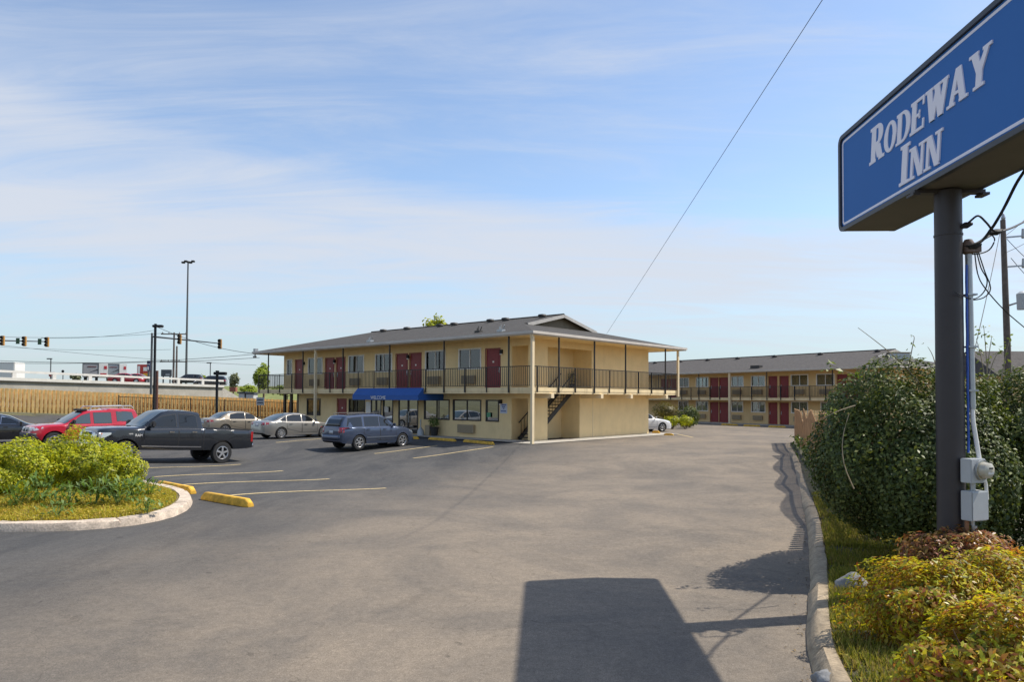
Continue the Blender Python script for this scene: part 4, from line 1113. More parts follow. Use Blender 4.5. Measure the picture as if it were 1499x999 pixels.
# black iron fence in front of the right half of it
ir = thing('iron_fence', 'black iron picket fence in front of the honey board fence', 'fence', Vector((FL0.x + FNRM.x * 0.9, FL0.y + FNRM.y * 0.9, 0)), math.atan2(FDIR.y, FDIR.x))
mb = MB(); s0 = FLEN * 0.42; s1 = FLEN + 2
for zz in (0.25, 1.55): mb.bar((s0, 0, base_l(s0) + zz), (s1, 0, base_l(s1) + zz), 0.022)
s = s0
while s < s1: mb.box(s - 0.012, s + 0.012, -0.012, 0.012, base_l(s) + 0.05, base_l(s) + 1.6); s += 0.14
mb.build('picket_panel', m_iron, ir)
s = s0
while s < s1: mb = MB(); mb.box(s - 0.04, s + 0.04, -0.04, 0.04, base_l(s) - 0.1, base_l(s) + 1.68); mb.build('post', m_iron, ir); s += 2.6
# right-hand fence beside the drive: scalloped top
FR0 = Vector((5.78, 11.35, 0.13)); FR1 = Vector((15.55, 39.4, 0.13)); FRL = (FR1 - FR0).length
def scallop(s):
    t = (s / 5.2) % 1.0
    return 1.55 + 0.34 * abs(math.cos(math.pi * t)) ** 1.5 if s < FRL - 9 else 1.76 - 0.42 * max(0, min(1, (FRL - 5.2 - s) / 3.2)) ** 2
board_fence('board_fence', 'brown board fence with a dipping top behind the big dark hedge', [FR0, FR1], scallop, m_board2, 0.118, 0.178, base=lambda s: 0.13, post_every=2.6, two=False)
board_fence('board_fence', 'pale picket fence turning right behind the brown board fence', [FR1 + Vector((0.15, 0.1, 0)), FR1 + Vector((9.0, 2.2, 0))], lambda s: 1.66, m_board3, 0.10, 0.15, base=lambda s: 0.13, dog=0.03, two=False)
# ================================================================== LEAVES
def leaf_mesh(name, P, Nn, size, m, parent=None, aspect=0.5, fold=0.25, upbias=0.0, seed=1, droop=0.0):
    """one small folded leaf (two quads' worth of surface) per point"""
    r = np.random.default_rng(seed); n = len(P)
    Nn = Nn + r.normal(0, 0.45, (n, 3)); Nn[:, 2] += upbias
    Nn /= np.linalg.norm(Nn, axis=1, keepdims=True)
    t = r.normal(0, 1, (n, 3)); t[:, 2] -= droop
    t -= (t * Nn).sum(1, keepdims=True) * Nn; t /= np.linalg.norm(t, axis=1, keepdims=True)
    b = np.cross(Nn, t)
    s = (size * r.uniform(0.6, 1.25, n))[:, None]; wd = s * aspect * 0.5
    base = P - t * s * 0.5; tip = P + t * s * 0.5 - Nn * s * 0.12
    le = P + b * wd + Nn * wd * fold; ri = P - b * wd + Nn * wd * fold
    V = np.stack([base, ri, tip, le], 1).reshape(-1, 3)
    F = np.arange(n * 4).reshape(n, 4)
    return np_mesh(name, V, F, m, parent)
def lump(d, seed, k=6, amp=0.16):
    r = np.random.default_rng(seed); out = np.zeros(len(d))
    for i in range(k):
        ax = r.normal(0, 1, 3); ax /= np.linalg.norm(ax); out += np.cos(r.uniform(2.5, 7) * (d @ ax) + r.uniform(0, 6.28)) * amp / math.sqrt(k) * 1.3
    return out
def blob_points(n, c, rad, seed, shell=0.16, zmin=None, amp=0.16, flat=1.0, inner=0.15):
    r = np.random.default_rng(seed); d = r.normal(0, 1, (n, 3)); d /= np.linalg.norm(d, axis=1, keepdims=True)
    # boxier than an ellipsoid when flat < 1
    q = np.sign(d) * np.abs(d) ** flat; q /= np.maximum(np.linalg.norm(q, axis=1, keepdims=True), 1e-6) ** 0.8
    q = q if flat < 1 else d
    f = 1 - np.abs(r.normal(0, shell, n)); k = r.random(n) < inner; f[k] = r.uniform(0.5, 0.9, k.sum())
    f *= 1 + lump(d, seed + 50, amp=amp) + lump(d * 2.3, seed + 51, 8, amp * 0.5)
    P = np.array(c) + q * np.array(rad) * f[:, None]
    Nn = d / np.array(rad); Nn /= np.linalg.norm(Nn, axis=1, keepdims=True)
    if zmin is not None:
        ok = P[:, 2] > zmin; P, Nn = P[ok], Nn[ok]
    return P, Nn
def limbs(parent, base, c, rad, m, n=7, r0=0.07, seed=3, name='trunk'):
    r = random.Random(seed); mb = MB(); b = Vector(base)
    for i in range(n):
        a = r.uniform(0, 6.28); e = Vector((c[0] + math.cos(a) * rad[0] * r.uniform(0.3, 0.75), c[1] + math.sin(a) * rad[1] * r.uniform(0.3, 0.75), c[2] + rad[2] * r.uniform(-0.1, 0.75)))
        s = b + Vector((math.cos(a) * r0 * 0.8, math.sin(a) * r0 * 0.8, 0)); mid = s.lerp(e, 0.45) + Vector((0, 0, rad[2] * 0.12))
        mb.tube([s, s.lerp(mid, 0.5), mid, mid.lerp(e, 0.5), e], [r0, r0 * 0.8, r0 * 0.6, r0 * 0.4, r0 * 0.15], 6)
    return mb.build(name, m, parent, smooth=50)
m_bark = mat('grey_brown_bark', (0.13, 0.085, 0.055), 0.95, var=0.3, scale=12, bump=0.6, bscale=30)
m_twig = mat('bare_twig', (0.34, 0.28, 0.19), 0.9)
L_hedge = leaf_mat('dark_glossy_privet_leaf', [(0.036, 0.058, 0.015), (0.065, 0.098, 0.024), (0.115, 0.150, 0.038), (0.048, 0.076, 0.020), (0.19, 0.21, 0.055), (0.06, 0.09, 0.022)], 0.52, 0.25, 0.38)
L_hedge2 = leaf_mat('fresh_hedge_shoot', [(0.10, 0.15, 0.03), (0.20, 0.24, 0.05), (0.14, 0.18, 0.04)], 0.45, 0.35)
L_yel = leaf_mat('golden_green_shrub_leaf', [(0.46, 0.50, 0.03), (0.66, 0.62, 0.04), (0.16, 0.22, 0.02), (0.40, 0.46, 0.03), (0.56, 0.50, 0.03), (0.07, 0.10, 0.015), (0.60, 0.60, 0.03), (0.22, 0.28, 0.02)], 0.45, 0.45)
L_nan = leaf_mat('bronze_nandina_leaf', [(0.62, 0.54, 0.03), (0.42, 0.24, 0.07), (0.72, 0.60, 0.03), (0.34, 0.08, 0.04), (0.50, 0.28, 0.06), (0.10, 0.12, 0.02), (0.66, 0.56, 0.04), (0.16, 0.18, 0.02)], 0.4, 0.45)
L_red = leaf_mat('red_bronze_nandina_leaf', [(0.38, 0.20, 0.09), (0.32, 0.09, 0.06), (0.40, 0.28, 0.08), (0.24, 0.07, 0.05), (0.30, 0.26, 0.06)], 0.4, 0.4)
L_weed = leaf_mat('green_weed_leaf', [(0.10, 0.18, 0.04), (0.15, 0.24, 0.055), (0.20, 0.28, 0.07), (0.08, 0.14, 0.03)], 0.45, 0.35)
L_tree = leaf_mat('spring_tree_leaf', [(0.26, 0.34, 0.05), (0.38, 0.44, 0.07), (0.16, 0.22, 0.035)], 0.5, 0.45)
L_tree2 = leaf_mat('pale_far_tree_leaf', [(0.16, 0.18, 0.10), (0.22, 0.23, 0.13), (0.11, 0.13, 0.07)], 0.6, 0.3)
def bush(name, label, cat, base, c, rad, n, size, m, seed, m2=None, n2=0, zmin=0.15, shell=0.14, amp=0.14, flat=1.0, aspect=0.5, up=0.25, trunk_r=0.05, group=None, nl=7, inner=0.15):
    root = thing(name, label, cat, base, 0, group); off = np.array(base)
    P, Nn = blob_points(n, c, rad, seed, shell, zmin, amp, flat, inner)
    leaf_mesh('crown', P - off, Nn, size, m, root, aspect=aspect, upbias=up, seed=seed)
    if m2:
        P, Nn = blob_points(n2, c, [x * 1.03 for x in rad], seed, 0.05, zmin, amp, flat, 0.0); k = P[:, 2] > c[2] - rad[2] * 0.1
        leaf_mesh('new_growth', P[k] - off, Nn[k], size * 0.9, m2, root, aspect=aspect, upbias=up + 0.2, seed=seed + 1)
    limbs(root, (0, 0, -0.05), [c[i] - base[i] for i in range(3)], rad, m_bark, nl, trunk_r, seed)
    return root
HB = (5.85, 10.15, 0.13)
h1 = bush('hedge_bush', 'huge dark round hedge bush left of the sign pole', 'hedge', HB, (5.62, 10.05, 1.50), (1.46, 1.42, 1.36), 60000, 0.062, L_hedge, 21, L_hedge2, 1600, zmin=0.52, shell=0.12, amp=0.12, flat=1.0, aspect=0.55, trunk_r=0.07, inner=0.25)
h2 = bush('hedge_bush', 'dark broad hedge bush right of the sign pole behind the meter', 'hedge', (7.9, 10.3, 0.13), (7.9, 10.2, 1.52), (1.75, 1.35, 1.38), 62000, 0.062, L_hedge, 25, L_hedge2, 1600, zmin=0.25, shell=0.11, amp=0.12, flat=0.8, aspect=0.55, trunk_r=0.07, inner=0.25)
# wild sprigs rising out of the hedges
def sprig(parent, pts, leaf=None, r=0.008, n=16, seed=1, size=0.07):
    off = parent.location; P = [Vector(p) - off for p in pts]; mb = MB(); Q = []
    for a, b in zip(P[:-1], P[1:]): Q += [a.lerp(b, t) for t in (0, 0.33, 0.66)]
    Q.append(P[-1])
    for _ in range(3): Q = [Q[0]] + [(Q[i - 1] + Q[i] * 2 + Q[i + 1]) / 4 for i in range(1, len(Q) - 1)] + [Q[-1]]
    mb.tube(Q, [r * (1 - 0.75 * i / len(Q)) for i in range(len(Q))], 5)
    o = mb.build('sprig', m_twig, parent)
    if leaf:
        rr = np.random.default_rng(seed); idx = rr.integers(len(Q) // 3, len(Q), n); pp = np.array([Q[i] for i in idx]) + rr.normal(0, 0.04, (n, 3))
        leaf_mesh('sprig_leaves', pp, rr.normal(0, 1, (n, 3)), size, leaf, o, seed=seed)
sprig(h1, [at(1345, 560, 9.9), at(1312, 522, 9.9), at(1256, 480, 9.9)], None, 0.010)
sprig(h1, [at(1330, 540, 9.9), at(1336, 505, 9.9), at(1340, 492, 9.9), at(1333, 491, 9.9)], L_hedge2, 0.008, 5, 3)
sprig(h1, [at(1372, 545, 9.9), at(1366, 520, 9.9), at(1358, 508, 9.9)], None, 0.008)
sprig(h1, [at(1300, 560, 9.6), at(1268, 553, 9.6), at(1240, 545, 9.6), at(1214, 534, 9.6)], L_hedge2, 0.008, 16, 4, 0.10)
sprig(h1, [at(1250, 716, 8.6), at(1233, 680, 8.5), at(1232, 640, 8.5), at(1243, 606, 8.6)], None, 0.008)
sprig(h1, [at(1252, 594, 8.7), at(1225, 602, 8.6), at(1208, 612, 8.6)], L_hedge2, 0.006, 10, 6, 0.05)
for k, (u, v, du, s) in enumerate(((1440, 478, -3, 9), (1452, 492, 4, 10), (1430, 500, -6, 11), (1478, 498, 6, 12), (1462, 515, 8, 13), (1420, 515, -3, 14))):
    sprig(h2, [at(u - du * 2, 556, 10.2), at(u - du, (v + 540) / 2, 10.2), at(u, v, 10.2)], L_hedge2, 0.009, 14, s, 0.06)
# bronze and golden nandina shrubs in the bed
NB = [('nandina_shrub', 'bronze red nandina shrub at the foot of the sign pole', (1402, 832), 8.0, (0.62, 0.5, 0.46), 5200, L_red, 31),
      ('nandina_shrub', 'golden green nandina shrub spreading beside the round grey rock', (1368, 902), 6.6, (0.62, 0.45, 0.52), 8200, L_nan, 32),
      ('nandina_shrub', 'golden nandina shrub behind the frontmost bronze one at the right edge', (1470, 880), 6.75, (0.72, 0.5, 0.50), 8200, L_nan, 33),
      ('nandina_shrub', 'frontmost bronze and yellow nandina shrub in the bottom right corner', (1462, 985), 5.0, (0.62, 0.42, 0.46), 8800, L_nan, 34)]
for nm, lb, (u, v), Y, rad, n, lm, sd in NB:
    c = at(u, v, Y); b = (c.x, c.y, 0.13)
    bush(nm, lb, 'shrub', b, (c.x, c.y, c.z), rad, int(n * 1.25), 0.068, lm, sd, L_yel if lm is L_nan else None, 1500, zmin=0.14, shell=0.13, amp=0.16, aspect=0.36, up=0.35, trunk_r=0.02, nl=9)
# shrubs and weeds on the left island
IB = [('golden_shrub', 'golden green shrub cut off by the left photo edge on the island', (0, 690), 15.6, (0.95, 0.85, 0.62), 9000, L_yel, 41),
      ('golden_shrub', 'largest golden green shrub on the island in front of the red car', (116, 687), 16.8, (1.02, 0.85, 0.72), 11000, L_yel, 42),
      ('golden_shrub', 'smaller golden shrub on the island below the black pickup nose', (168, 695), 16.3, (0.62, 0.6, 0.48), 5000, L_yel, 43)]
for nm, lb, (u, v), Y, rad, n, lm, sd in IB:
    c = at(u, v, Y)
    bush(nm, lb, 'shrub', (c.x, c.y, 0.16), (c.x, c.y, c.z), rad, int(n * 1.8), 0.072, lm, sd, zmin=0.2, shell=0.17, amp=0.2, aspect=0.5, up=0.4, trunk_r=0.03, nl=9)
def weed(label, p, h, n, seed, w=0.07, spread=0.35, group='leafy weeds on the island'):
    root = thing('leafy_weed', label, 'weed', p, 0, group); r = np.random.default_rng(seed)
    V = []; F = []
    for k in range(n):
        a = r.uniform(0, 6.28); el = r.uniform(0.1, 1.25); L_ = h * r.uniform(0.35, 0.6); z0 = r.uniform(0, h * 0.75); o = r.normal(0, spread * 0.35, 2)
        d = np.array([math.cos(a) * math.cos(el), math.sin(a) * math.cos(el), math.sin(el)]); sde = np.array([-math.sin(a), math.cos(a), 0]); b = np.array([o[0], o[1], z0])
        i = len(V); m_ = b + d * L_ * 0.5; t = b + d * L_ + np.array([0, 0, -L_ * 0.3]); V += [b, m_ - sde * w * 0.5, t, m_ + sde * w * 0.5]; F.append((i, i + 1, i + 2, i + 3))
    np_mesh('leaves', np.array(V), np.array(F), L_weed, root)
    mb = MB()
    for k in range(4): a = r.uniform(0, 6.28); mb.tube([(0, 0, -0.05), (math.cos(a) * spread * 0.3, math.sin(a) * spread * 0.3, h * 0.5), (math.cos(a) * spread * 0.45, math.sin(a) * spread * 0.45, h * 0.85)], 0.008, 4)
    mb.build('stem', MATS['green_weed_leaf'], root)
def ip(u, v): q = gp(u, v, 0.22); return (q.x, q.y, 0.2)
for k, (u, v, h, n, lb) in enumerate([(62, 741, 0.75, 60, 'tall green weed between the two biggest golden shrubs'), (100, 744, 0.6, 60, 'leafy green weed below the largest golden shrub'), (140, 743, 0.68, 60, 'green weed rising before the middle of the largest shrub'),
        (172, 741, 0.65, 60, 'green weed before the smaller golden shrub'), (198, 735, 0.6, 50, 'green weed right of the smaller golden shrub'), (218, 728, 0.45, 40, 'rightmost green weed beside the parking lines'), (28, 746, 0.6, 50, 'green weed below the left edge shrub'), (84, 757, 0.3, 30, 'low green weed in the dry turf left of centre'), (216, 752, 0.30, 40, 'lone dark green weed rosette near the curb tip')]):
    weed(lb, ip(u, v - 5), h * 0.88, int(n * 1.25), 60 + k, 0.055, 0.42)
# turf: short blades over the island, nobody could count them
def blades(name, label, pts, h, m, seed, wid=0.012):
    r = np.random.default_rng(seed); n = len(pts); a = r.uniform(0, 6.28, n); ln = r.uniform(0.2, 0.9, n)
    hh_ = h * r.uniform(0.5, 1.3, n); d = np.stack([np.cos(a) * ln, np.sin(a) * ln, np.ones(n)], 1); sd = np.stack([-np.sin(a), np.cos(a), np.zeros(n)], 1) * wid
    V = np.stack([pts - sd, pts + sd, pts + d * hh_[:, None]], 1).reshape(-1, 3)
    return tag(np_mesh(name, V, np.arange(n * 3).reshape(n, 3), m), label, 'grass', kind='stuff')
L_turf = leaf_mat('straw_and_green_turf_blade', [(0.50, 0.39, 0.06), (0.42, 0.38, 0.045), (0.56, 0.42, 0.09), (0.28, 0.30, 0.03), (0.48, 0.32, 0.06)], 0.7, 0.4, 0.2)
L_grass = leaf_mat('green_verge_blade', [(0.18, 0.20, 0.03), (0.32, 0.30, 0.05), (0.10, 0.13, 0.025), (0.40, 0.32, 0.08), (0.26, 0.19, 0.08)], 0.7, 0.35, 0.2)
isl_poly = [(p.x, p.y) for p in smooth_line(polyline([(p.x, p.y) for p in ISL], 0.35), 3)]
def inside(P, poly):
    x, y = P[:, 0], P[:, 1]; c = np.zeros(len(P), bool); j = len(poly) - 1
    for i in range(len(poly)):
        xi, yi = poly[i]; xj, yj = poly[j]
        hit = ((yi > y) != (yj > y)) & (x < (xj - xi) * (y - yi) / (yj - yi + 1e-12) + xi); c ^= hit; j = i
    return c
m_in = []
for i, p in enumerate(ISLP):
    d = (ISLP[min(i + 1, len(ISLP) - 1)] - ISLP[max(0, i - 1)]).normalized(); q = p + Vector((-d.y, d.x, 0)) * 0.33; m_in.append((q.x, q.y))
rg = np.random.default_rng(77)
Q = np.stack([rg.uniform(-22, -5.5, 260000), rg.uniform(11.5, 26, 260000), np.zeros(260000)], 1)
Q = Q[inside(Q, m_in)]; keep = rg.random(len(Q)) < np.clip(1.6 - (Q[:, 1] - 12) / 9, 0.12, 1); Q = Q[keep]
from mathutils.bvhtree import BVHTree
def drop(Q, obname):
    o = bpy.data.objects[obname]; me = o.data
    bv = BVHTree.FromPolygons([v.co.copy() for v in me.vertices], [tuple(p.vertices) for p in me.polygons])
    for k in range(len(Q)):
        h = bv.ray_cast(Vector((Q[k, 0], Q[k, 1], 5)), Vector((0, 0, -1)))
        Q[k, 2] = h[0].z - 0.01 if h[0] is not None else -9
    return Q[Q[:, 2] > -1]
Q = drop(Q, 'island_turf')
blades('island_grass', 'dry yellow green turf covering the left island', Q, 0.075, L_turf, 5, 0.011)
P = Q[rg.random(len(Q)) < 0.35]; P = P + np.stack([0 * P[:, 0], 0 * P[:, 0], 0.02 + 0.09 * rg.random(len(P)) * (0.6 + 0.4 * np.sin(P[:, 0] * 2.3) * np.sin(P[:, 1] * 2.9))], 1)
o = leaf_mesh('island_ground_cover', P, np.tile([0, 0, 1.0], (len(P), 1)), 0.065, L_turf, aspect=0.5, seed=18); tag(o, 'straw coloured broad leaved ground cover on the left island', 'ground cover', kind='stuff')
Q = []
for i, p in enumerate(RCL):
    if not (4 < p.y < 18): continue
    d = (RCL[min(i + 1, len(RCL) - 1)] - RCL[max(0, i - 1)]).normalized(); nn = Vector((d.y, -d.x, 0)); k = int(2600 if p.y < 12 else 1200)
    t = 0.20 + np.abs(rg.normal(0, 0.75, k)); a = rg.uniform(-0.25, 0.25, k)
    Q.append(np.stack([p.x + nn.x * t + d.x * a, p.y + nn.y * t + d.y * a, 0 * t], 1))
Q = np.concatenate(Q); cl = np.sin(Q[:, 0] * 4.1) * np.sin(Q[:, 1] * 3.3 + 1) + rg.normal(0, 0.5, len(Q)); Q = Q[cl > -0.45]
Q = drop(Q, 'planting_bed')
blades('verge_grass', 'green and yellow grass along the right hand curb', Q, 0.085, L_grass, 6, 0.009)
# ground leaves for body under the shrubs
P = Q[rg.random(len(Q)) < 0.10] + np.array([0, 0, 0.035]); o = leaf_mesh('ground_cover', P, np.tile([0, 0, 1.0], (len(P), 1)), 0.05, L_grass, aspect=0.6, seed=8); tag(o, 'small broad leaves growing among the verge grass', 'ground cover', kind='stuff')
# fallen leaves in the gutter and along the island
Q2 = []
for i, p in enumerate(RCL):
    if not (4 < p.y < 16): continue
    d = (RCL[min(i + 1, len(RCL) - 1)] - RCL[max(0, i - 1)]).normalized(); nn = Vector((d.y, -d.x, 0)); k = 9
    t = -np.abs(rg.normal(0, 0.10, k)) - 0.015; a = rg.uniform(-0.25, 0.25, k)
    Q2.append(np.stack([p.x + nn.x * t + d.x * a, p.y + nn.y * t + d.y * a, 0 * t + 0.012], 1))
Q2 = np.concatenate(Q2)
o = leaf_mesh('leaf_litter', Q2, np.tile([0, 0, 1.0], (len(Q2), 1)), 0.035, leaf_mat('dry_leaf', [(0.16, 0.10, 0.05), (0.28, 0.20, 0.10), (0.10, 0.07, 0.04)], 0.8, 0.1), aspect=0.55, seed=28, upbias=1.5); tag(o, 'dry fallen leaves in the gutter of the right hand curb', 'leaf litter', kind='stuff')
# rocks
def rock(label, p, rad, seed):
    bm = bmesh.new(); bmesh.ops.create_icosphere(bm, subdivisions=3, radius=1)
    V = np.array([v.co[:] for v in bm.verts]); f = 1 + lump(V, seed, 7, 0.16) + lump(V * 3, seed + 1, 8, 0.05)
    for v, k in zip(bm.verts, f): v.co = Vector((v.co.x * rad[0] * k, v.co.y * rad[1] * k, v.co.z * rad[2] * k))
    me = bpy.data.meshes.new('rock'); bm.to_mesh(me); bm.free(); me.materials.append(mat('blue_grey_rock', (0.22, 0.22, 0.22), 0.9, var=0.35, scale=9, bump=0.5, bscale=30)); me.polygons.foreach_set('use_smooth', [True] * len(me.polygons))
    o = link('rock', me); o.location = p; o.rotation_euler = (0, 0, seed); tag(o, label, 'rock')
q = gp(1246, 866, 0.13); rock('round grey rock on the grass beside the golden shrub', (q.x, q.y, 0.20), (0.17, 0.14, 0.12), 3)
q = gp(1212, 993, 0.1); rock('rough grey stone sunk against the broken end of the curb', (q.x, q.y, 0.06), (0.13, 0.12, 0.09), 5)
# ================================================================== VEHICLES
m_tyre = mat('tyre_rubber', (0.018, 0.018, 0.019), 0.8, bump=0.2, bscale=60)
m_alloy = mat('alloy_wheel', (0.62, 0.62, 0.63), 0.28, metal=0.85)
m_chrome = mat('chrome', (0.78, 0.78, 0.80), 0.08, metal=1.0)
m_cglass = glass_mat('tinted_car_glass', 0.03, (0.008, 0.010, 0.012))
m_cglass2 = glass_mat('car_glass', 0.10, (0.03, 0.045, 0.045))
m_lamp = mat('clear_lamp', (0.62, 0.62, 0.60), 0.08, metal=0.45, coat=1.0)
m_tail = mat('red_tail_lamp', (0.32, 0.006, 0.010), 0.12, coat=1.0)
m_amber = mat('amber_lamp', (0.65, 0.20, 0.03), 0.15, coat=1.0)
m_plast = mat('black_plastic', (0.022, 0.022, 0.024), 0.55)
m_plate = mat('licence_plate', (0.55, 0.56, 0.58), 0.4)
def paint(name, col, metal=0.0, rough=0.32):
    return mat(name, col, rough, metal=metal, coat=1.0)
class Car:
    def __init__(s, spec):
        s.sp = spec
        xs_ = set(np.arange(-spec['len'] / 2, spec['len'] / 2 + 1e-6, 0.05))
        for k in ('top', 'belt', 'wid', 'bot'): xs_ |= {p[0] for p in spec[k]}
        for wx in spec['axles']:
            for a in np.linspace(0, math.pi, 15): xs_.add(wx + spec['arch'] * math.cos(a))
        s.xs = np.array(sorted(xs_)); s.xs = s.xs[np.concatenate([[True], np.diff(s.xs) > 0.004])]
    def f(s, key, x):
        p = sorted(s.sp[key]); px = [a for a, b in p]; py = [b for a, b in p]
        sm_ = 0.05 if key == 'top' else 0.10
        return float(np.mean([np.interp(np.clip(x + d, px[0], px[-1]), px, py) for d in (-sm_, -sm_ / 2, 0, sm_ / 2, sm_)])) if px[0] + sm_ < x < px[-1] - sm_ else float(np.interp(x, px, py))
    def zbot(s, x):
        z = s.f('bot', x); r = s.sp['arch']
        for wx in s.sp['axles']:
            if abs(x - wx) < r: z = max(z, s.sp['wr'] + math.sqrt(max(0, r * r - (x - wx) ** 2)))
        return z
    def ring(s, x):
        sp = s.sp; zb = s.zbot(x); zs = s.f('belt', x); zt = s.f('top', x); w = s.f('wid', x); k = sp['tumble']; sill = s.f('bot', x)
        zs = max(zs, zb + 0.03)
        lo = lambda z: w * (0.955 + 0.045 * min(1, max(0, (z - sill) / 0.30))) if z < 0.62 * zs else w * (1 - 0.02 * max(0, (z - 0.62 * zs) / (0.38 * zs)) ** 1.5)
        pts = [(0, zb), (0.84 * w, zb)]
        for t in (0.0, 0.12, 0.32, 0.55, 0.78, 0.93):
            z = zb + (zs - zb) * t; pts.append((lo(z), z))
        pts.append((0.955 * w, zs))
        H = zt - zs; yb = 0.93 * w
        bed = sp.get('bed')
        if bed and bed[0] < x < bed[1]:
            fl = bed[2]
            pts += [(0.93 * w, zs + 0.012), (0.90 * w, zs + 0.012), (0.885 * w, zs), (0.885 * w, fl), (0.5 * w, fl), (0, fl)]
            return pts
        hood = [(0.925 * w, zs + 0.30 * H), (0.86 * w, zs + 0.55 * H), (0.72 * w, zs + 0.80 * H), (0.5 * w, zs + 0.93 * H), (0.25 * w, zs + 0.98 * H), (0, zs + H)]
        yt = lambda z: yb - k * (z - zs)
        cabn = [(yb, zs + 0.012), (yt(zs + H * 0.5), zs + H * 0.5), (yt(zt - 0.09), zt - 0.09), (yt(zt) - 0.055, zt - 0.022), (0.55 * yt(zt), zt), (0, zt + 0.012)]
        fct = min(1, max(0, (H - 0.10) / 0.18))
        pts += [(a[0] * (1 - fct) + b[0] * fct, a[1] * (1 - fct) + b[1] * fct) for a, b in zip(hood, cabn)]
        return pts
    def side_y(s, x, z):
        p = s.ring(x)[2:12]; zz = [q[1] for q in p]; yy = [q[0] for q in p]
        return float(np.interp(z, zz, yy))
    def top_z(s, x, y):
        p = s.ring(x)[9:]; yy = [q[0] for q in p][::-1]; zz = [q[1] for q in p][::-1]
        return float(np.interp(abs(y), yy, zz))
    def body(s, m, parent):
        mb = MB(); n = 0
        for x in s.xs:
            r = s.ring(x); full = [(y, z) for y, z in r] + [(-y, z) for y, z in r[-2:0:-1]]; n = len(full)
            mb.v += [(x, y, z) for y, z in full]
        K = len(s.xs)
        for i in range(K - 1):
            for j in range(n):
                j2 = (j + 1) % n; mb.f.append((i * n + j, (i + 1) * n + j, (i + 1) * n + j2, i * n + j2)); mb.m.append(1 if j in (0, 1, n - 2, n - 1) else 0)
        mb.f.append(tuple(range(n))); mb.m.append(0); mb.f.append(tuple((K - 1) * n + j for j in reversed(range(n)))); mb.m.append(0)
        return mb.build('body', [m, m_plast], parent, smooth=32, fix=False)
    def patch(s, name, poly_lo, poly_hi, m, parent, off=0.005, nz=5, both=True, side=None):
        """strip of surface between two polylines (x,z) of equal count, on the sides, proud by off"""
        out = []
        for sg in ((1, -1) if both else (side,)):
            mb = MB(); n = len(poly_lo)
            for i in range(n):
                for j in range(nz + 1):
                    t = j / nz; x = poly_lo[i][0] + (poly_hi[i][0] - poly_lo[i][0]) * t; z = poly_lo[i][1] + (poly_hi[i][1] - poly_lo[i][1]) * t
                    mb.v.append((x, sg * (s.side_y(x, z) + off), z))
            for i in range(n - 1):
                for j in range(nz):
                    a = i * (nz + 1) + j; b = a + nz + 1; f = (a, a + 1, b + 1, b); mb.f.append(f if sg * (poly_lo[-1][0] - poly_lo[0][0]) > 0 else f[::-1]); mb.m.append(0)
            out.append(mb.build(name, m, parent, smooth=40))
        return out
    def seam(s, mb, path, sg, wd=0.007, off=0.003):
        for (x0, z0), (x1, z1) in zip(path[:-1], path[1:]):
            n = max(1, int(math.hypot(x1 - x0, z1 - z0) / 0.06)); L = math.hypot(x1 - x0, z1 - z0); nx, nz = -(z1 - z0) / L * wd, (x1 - x0) / L * wd
            for i in range(n):
                q = []
                for t, g_ in ((i / n, 1), ((i + 1) / n, 1), ((i + 1) / n, -1), (i / n, -1)):
                    x = x0 + (x1 - x0) * t + nx * g_; z = z0 + (z1 - z0) * t + nz * g_; q.append((x, sg * (s.side_y(x, z) + off), z))
                mb.quad(q, 1)
    def top_patch(s, name, x0, x1, half, m, parent, off=0.006, nx=10, ny=10):
        """glass or panel lying on the upper surface between stations x0 (low end) and x1; half(x) = half width"""
        mb = MB()
        for i in range(nx + 1):
            x = x0 + (x1 - x0) * i / nx; h = half(x, i / nx)
            for j in range(ny + 1):
                y = -h + 2 * h * j / ny; mb.v.append((x, y, s.top_z(x, y) + off))
        for i in range(nx):
            for j in range(ny):
                a = i * (ny + 1) + j; b = a + ny + 1; f = (a, b, b + 1, a + 1); mb.f.append(f if x1 > x0 else f[::-1]); mb.m.append(0)
        return mb.build(name, m, parent, smooth=60)
    def end_patch(s, name, y0, y1, z0, z1, m, parent, front=True, off=0.012, ny=8, nz=3, th=0.02):
        """panel across the nose or the tail, following the plan curve: x found where the body reaches y"""
        L = s.sp['len'] / 2; sg = 1 if front else -1
        def xend(y, z):
            for x in np.arange(L, 0.3 * L, -0.01):
                X = sg * x
                if s.side_y(X, z) >= abs(y) and s.f('top', X) >= z - 0.01 and s.zbot(X) <= z + 0.02: return X
            return sg * L
        mb = MB()
        for i in range(ny + 1):
            for j in range(nz + 1):
                y = y0 + (y1 - y0) * i / ny; z = z0 + (z1 - z0) * j / nz; mb.v.append((xend(y, z) + sg * off, y, z))
        for i in range(ny):
            for j in range(nz):
                a = i * (nz + 1) + j; b = a + nz + 1; mb.f.append((a, b, b + 1, a + 1) if front else (a, a + 1, b + 1, b)); mb.m.append(0)
        o = mb.build(name, m, parent, smooth=40)
        so = o.modifiers.new('thick', 'SOLIDIFY'); so.thickness = th; so.offset = -1
        return o
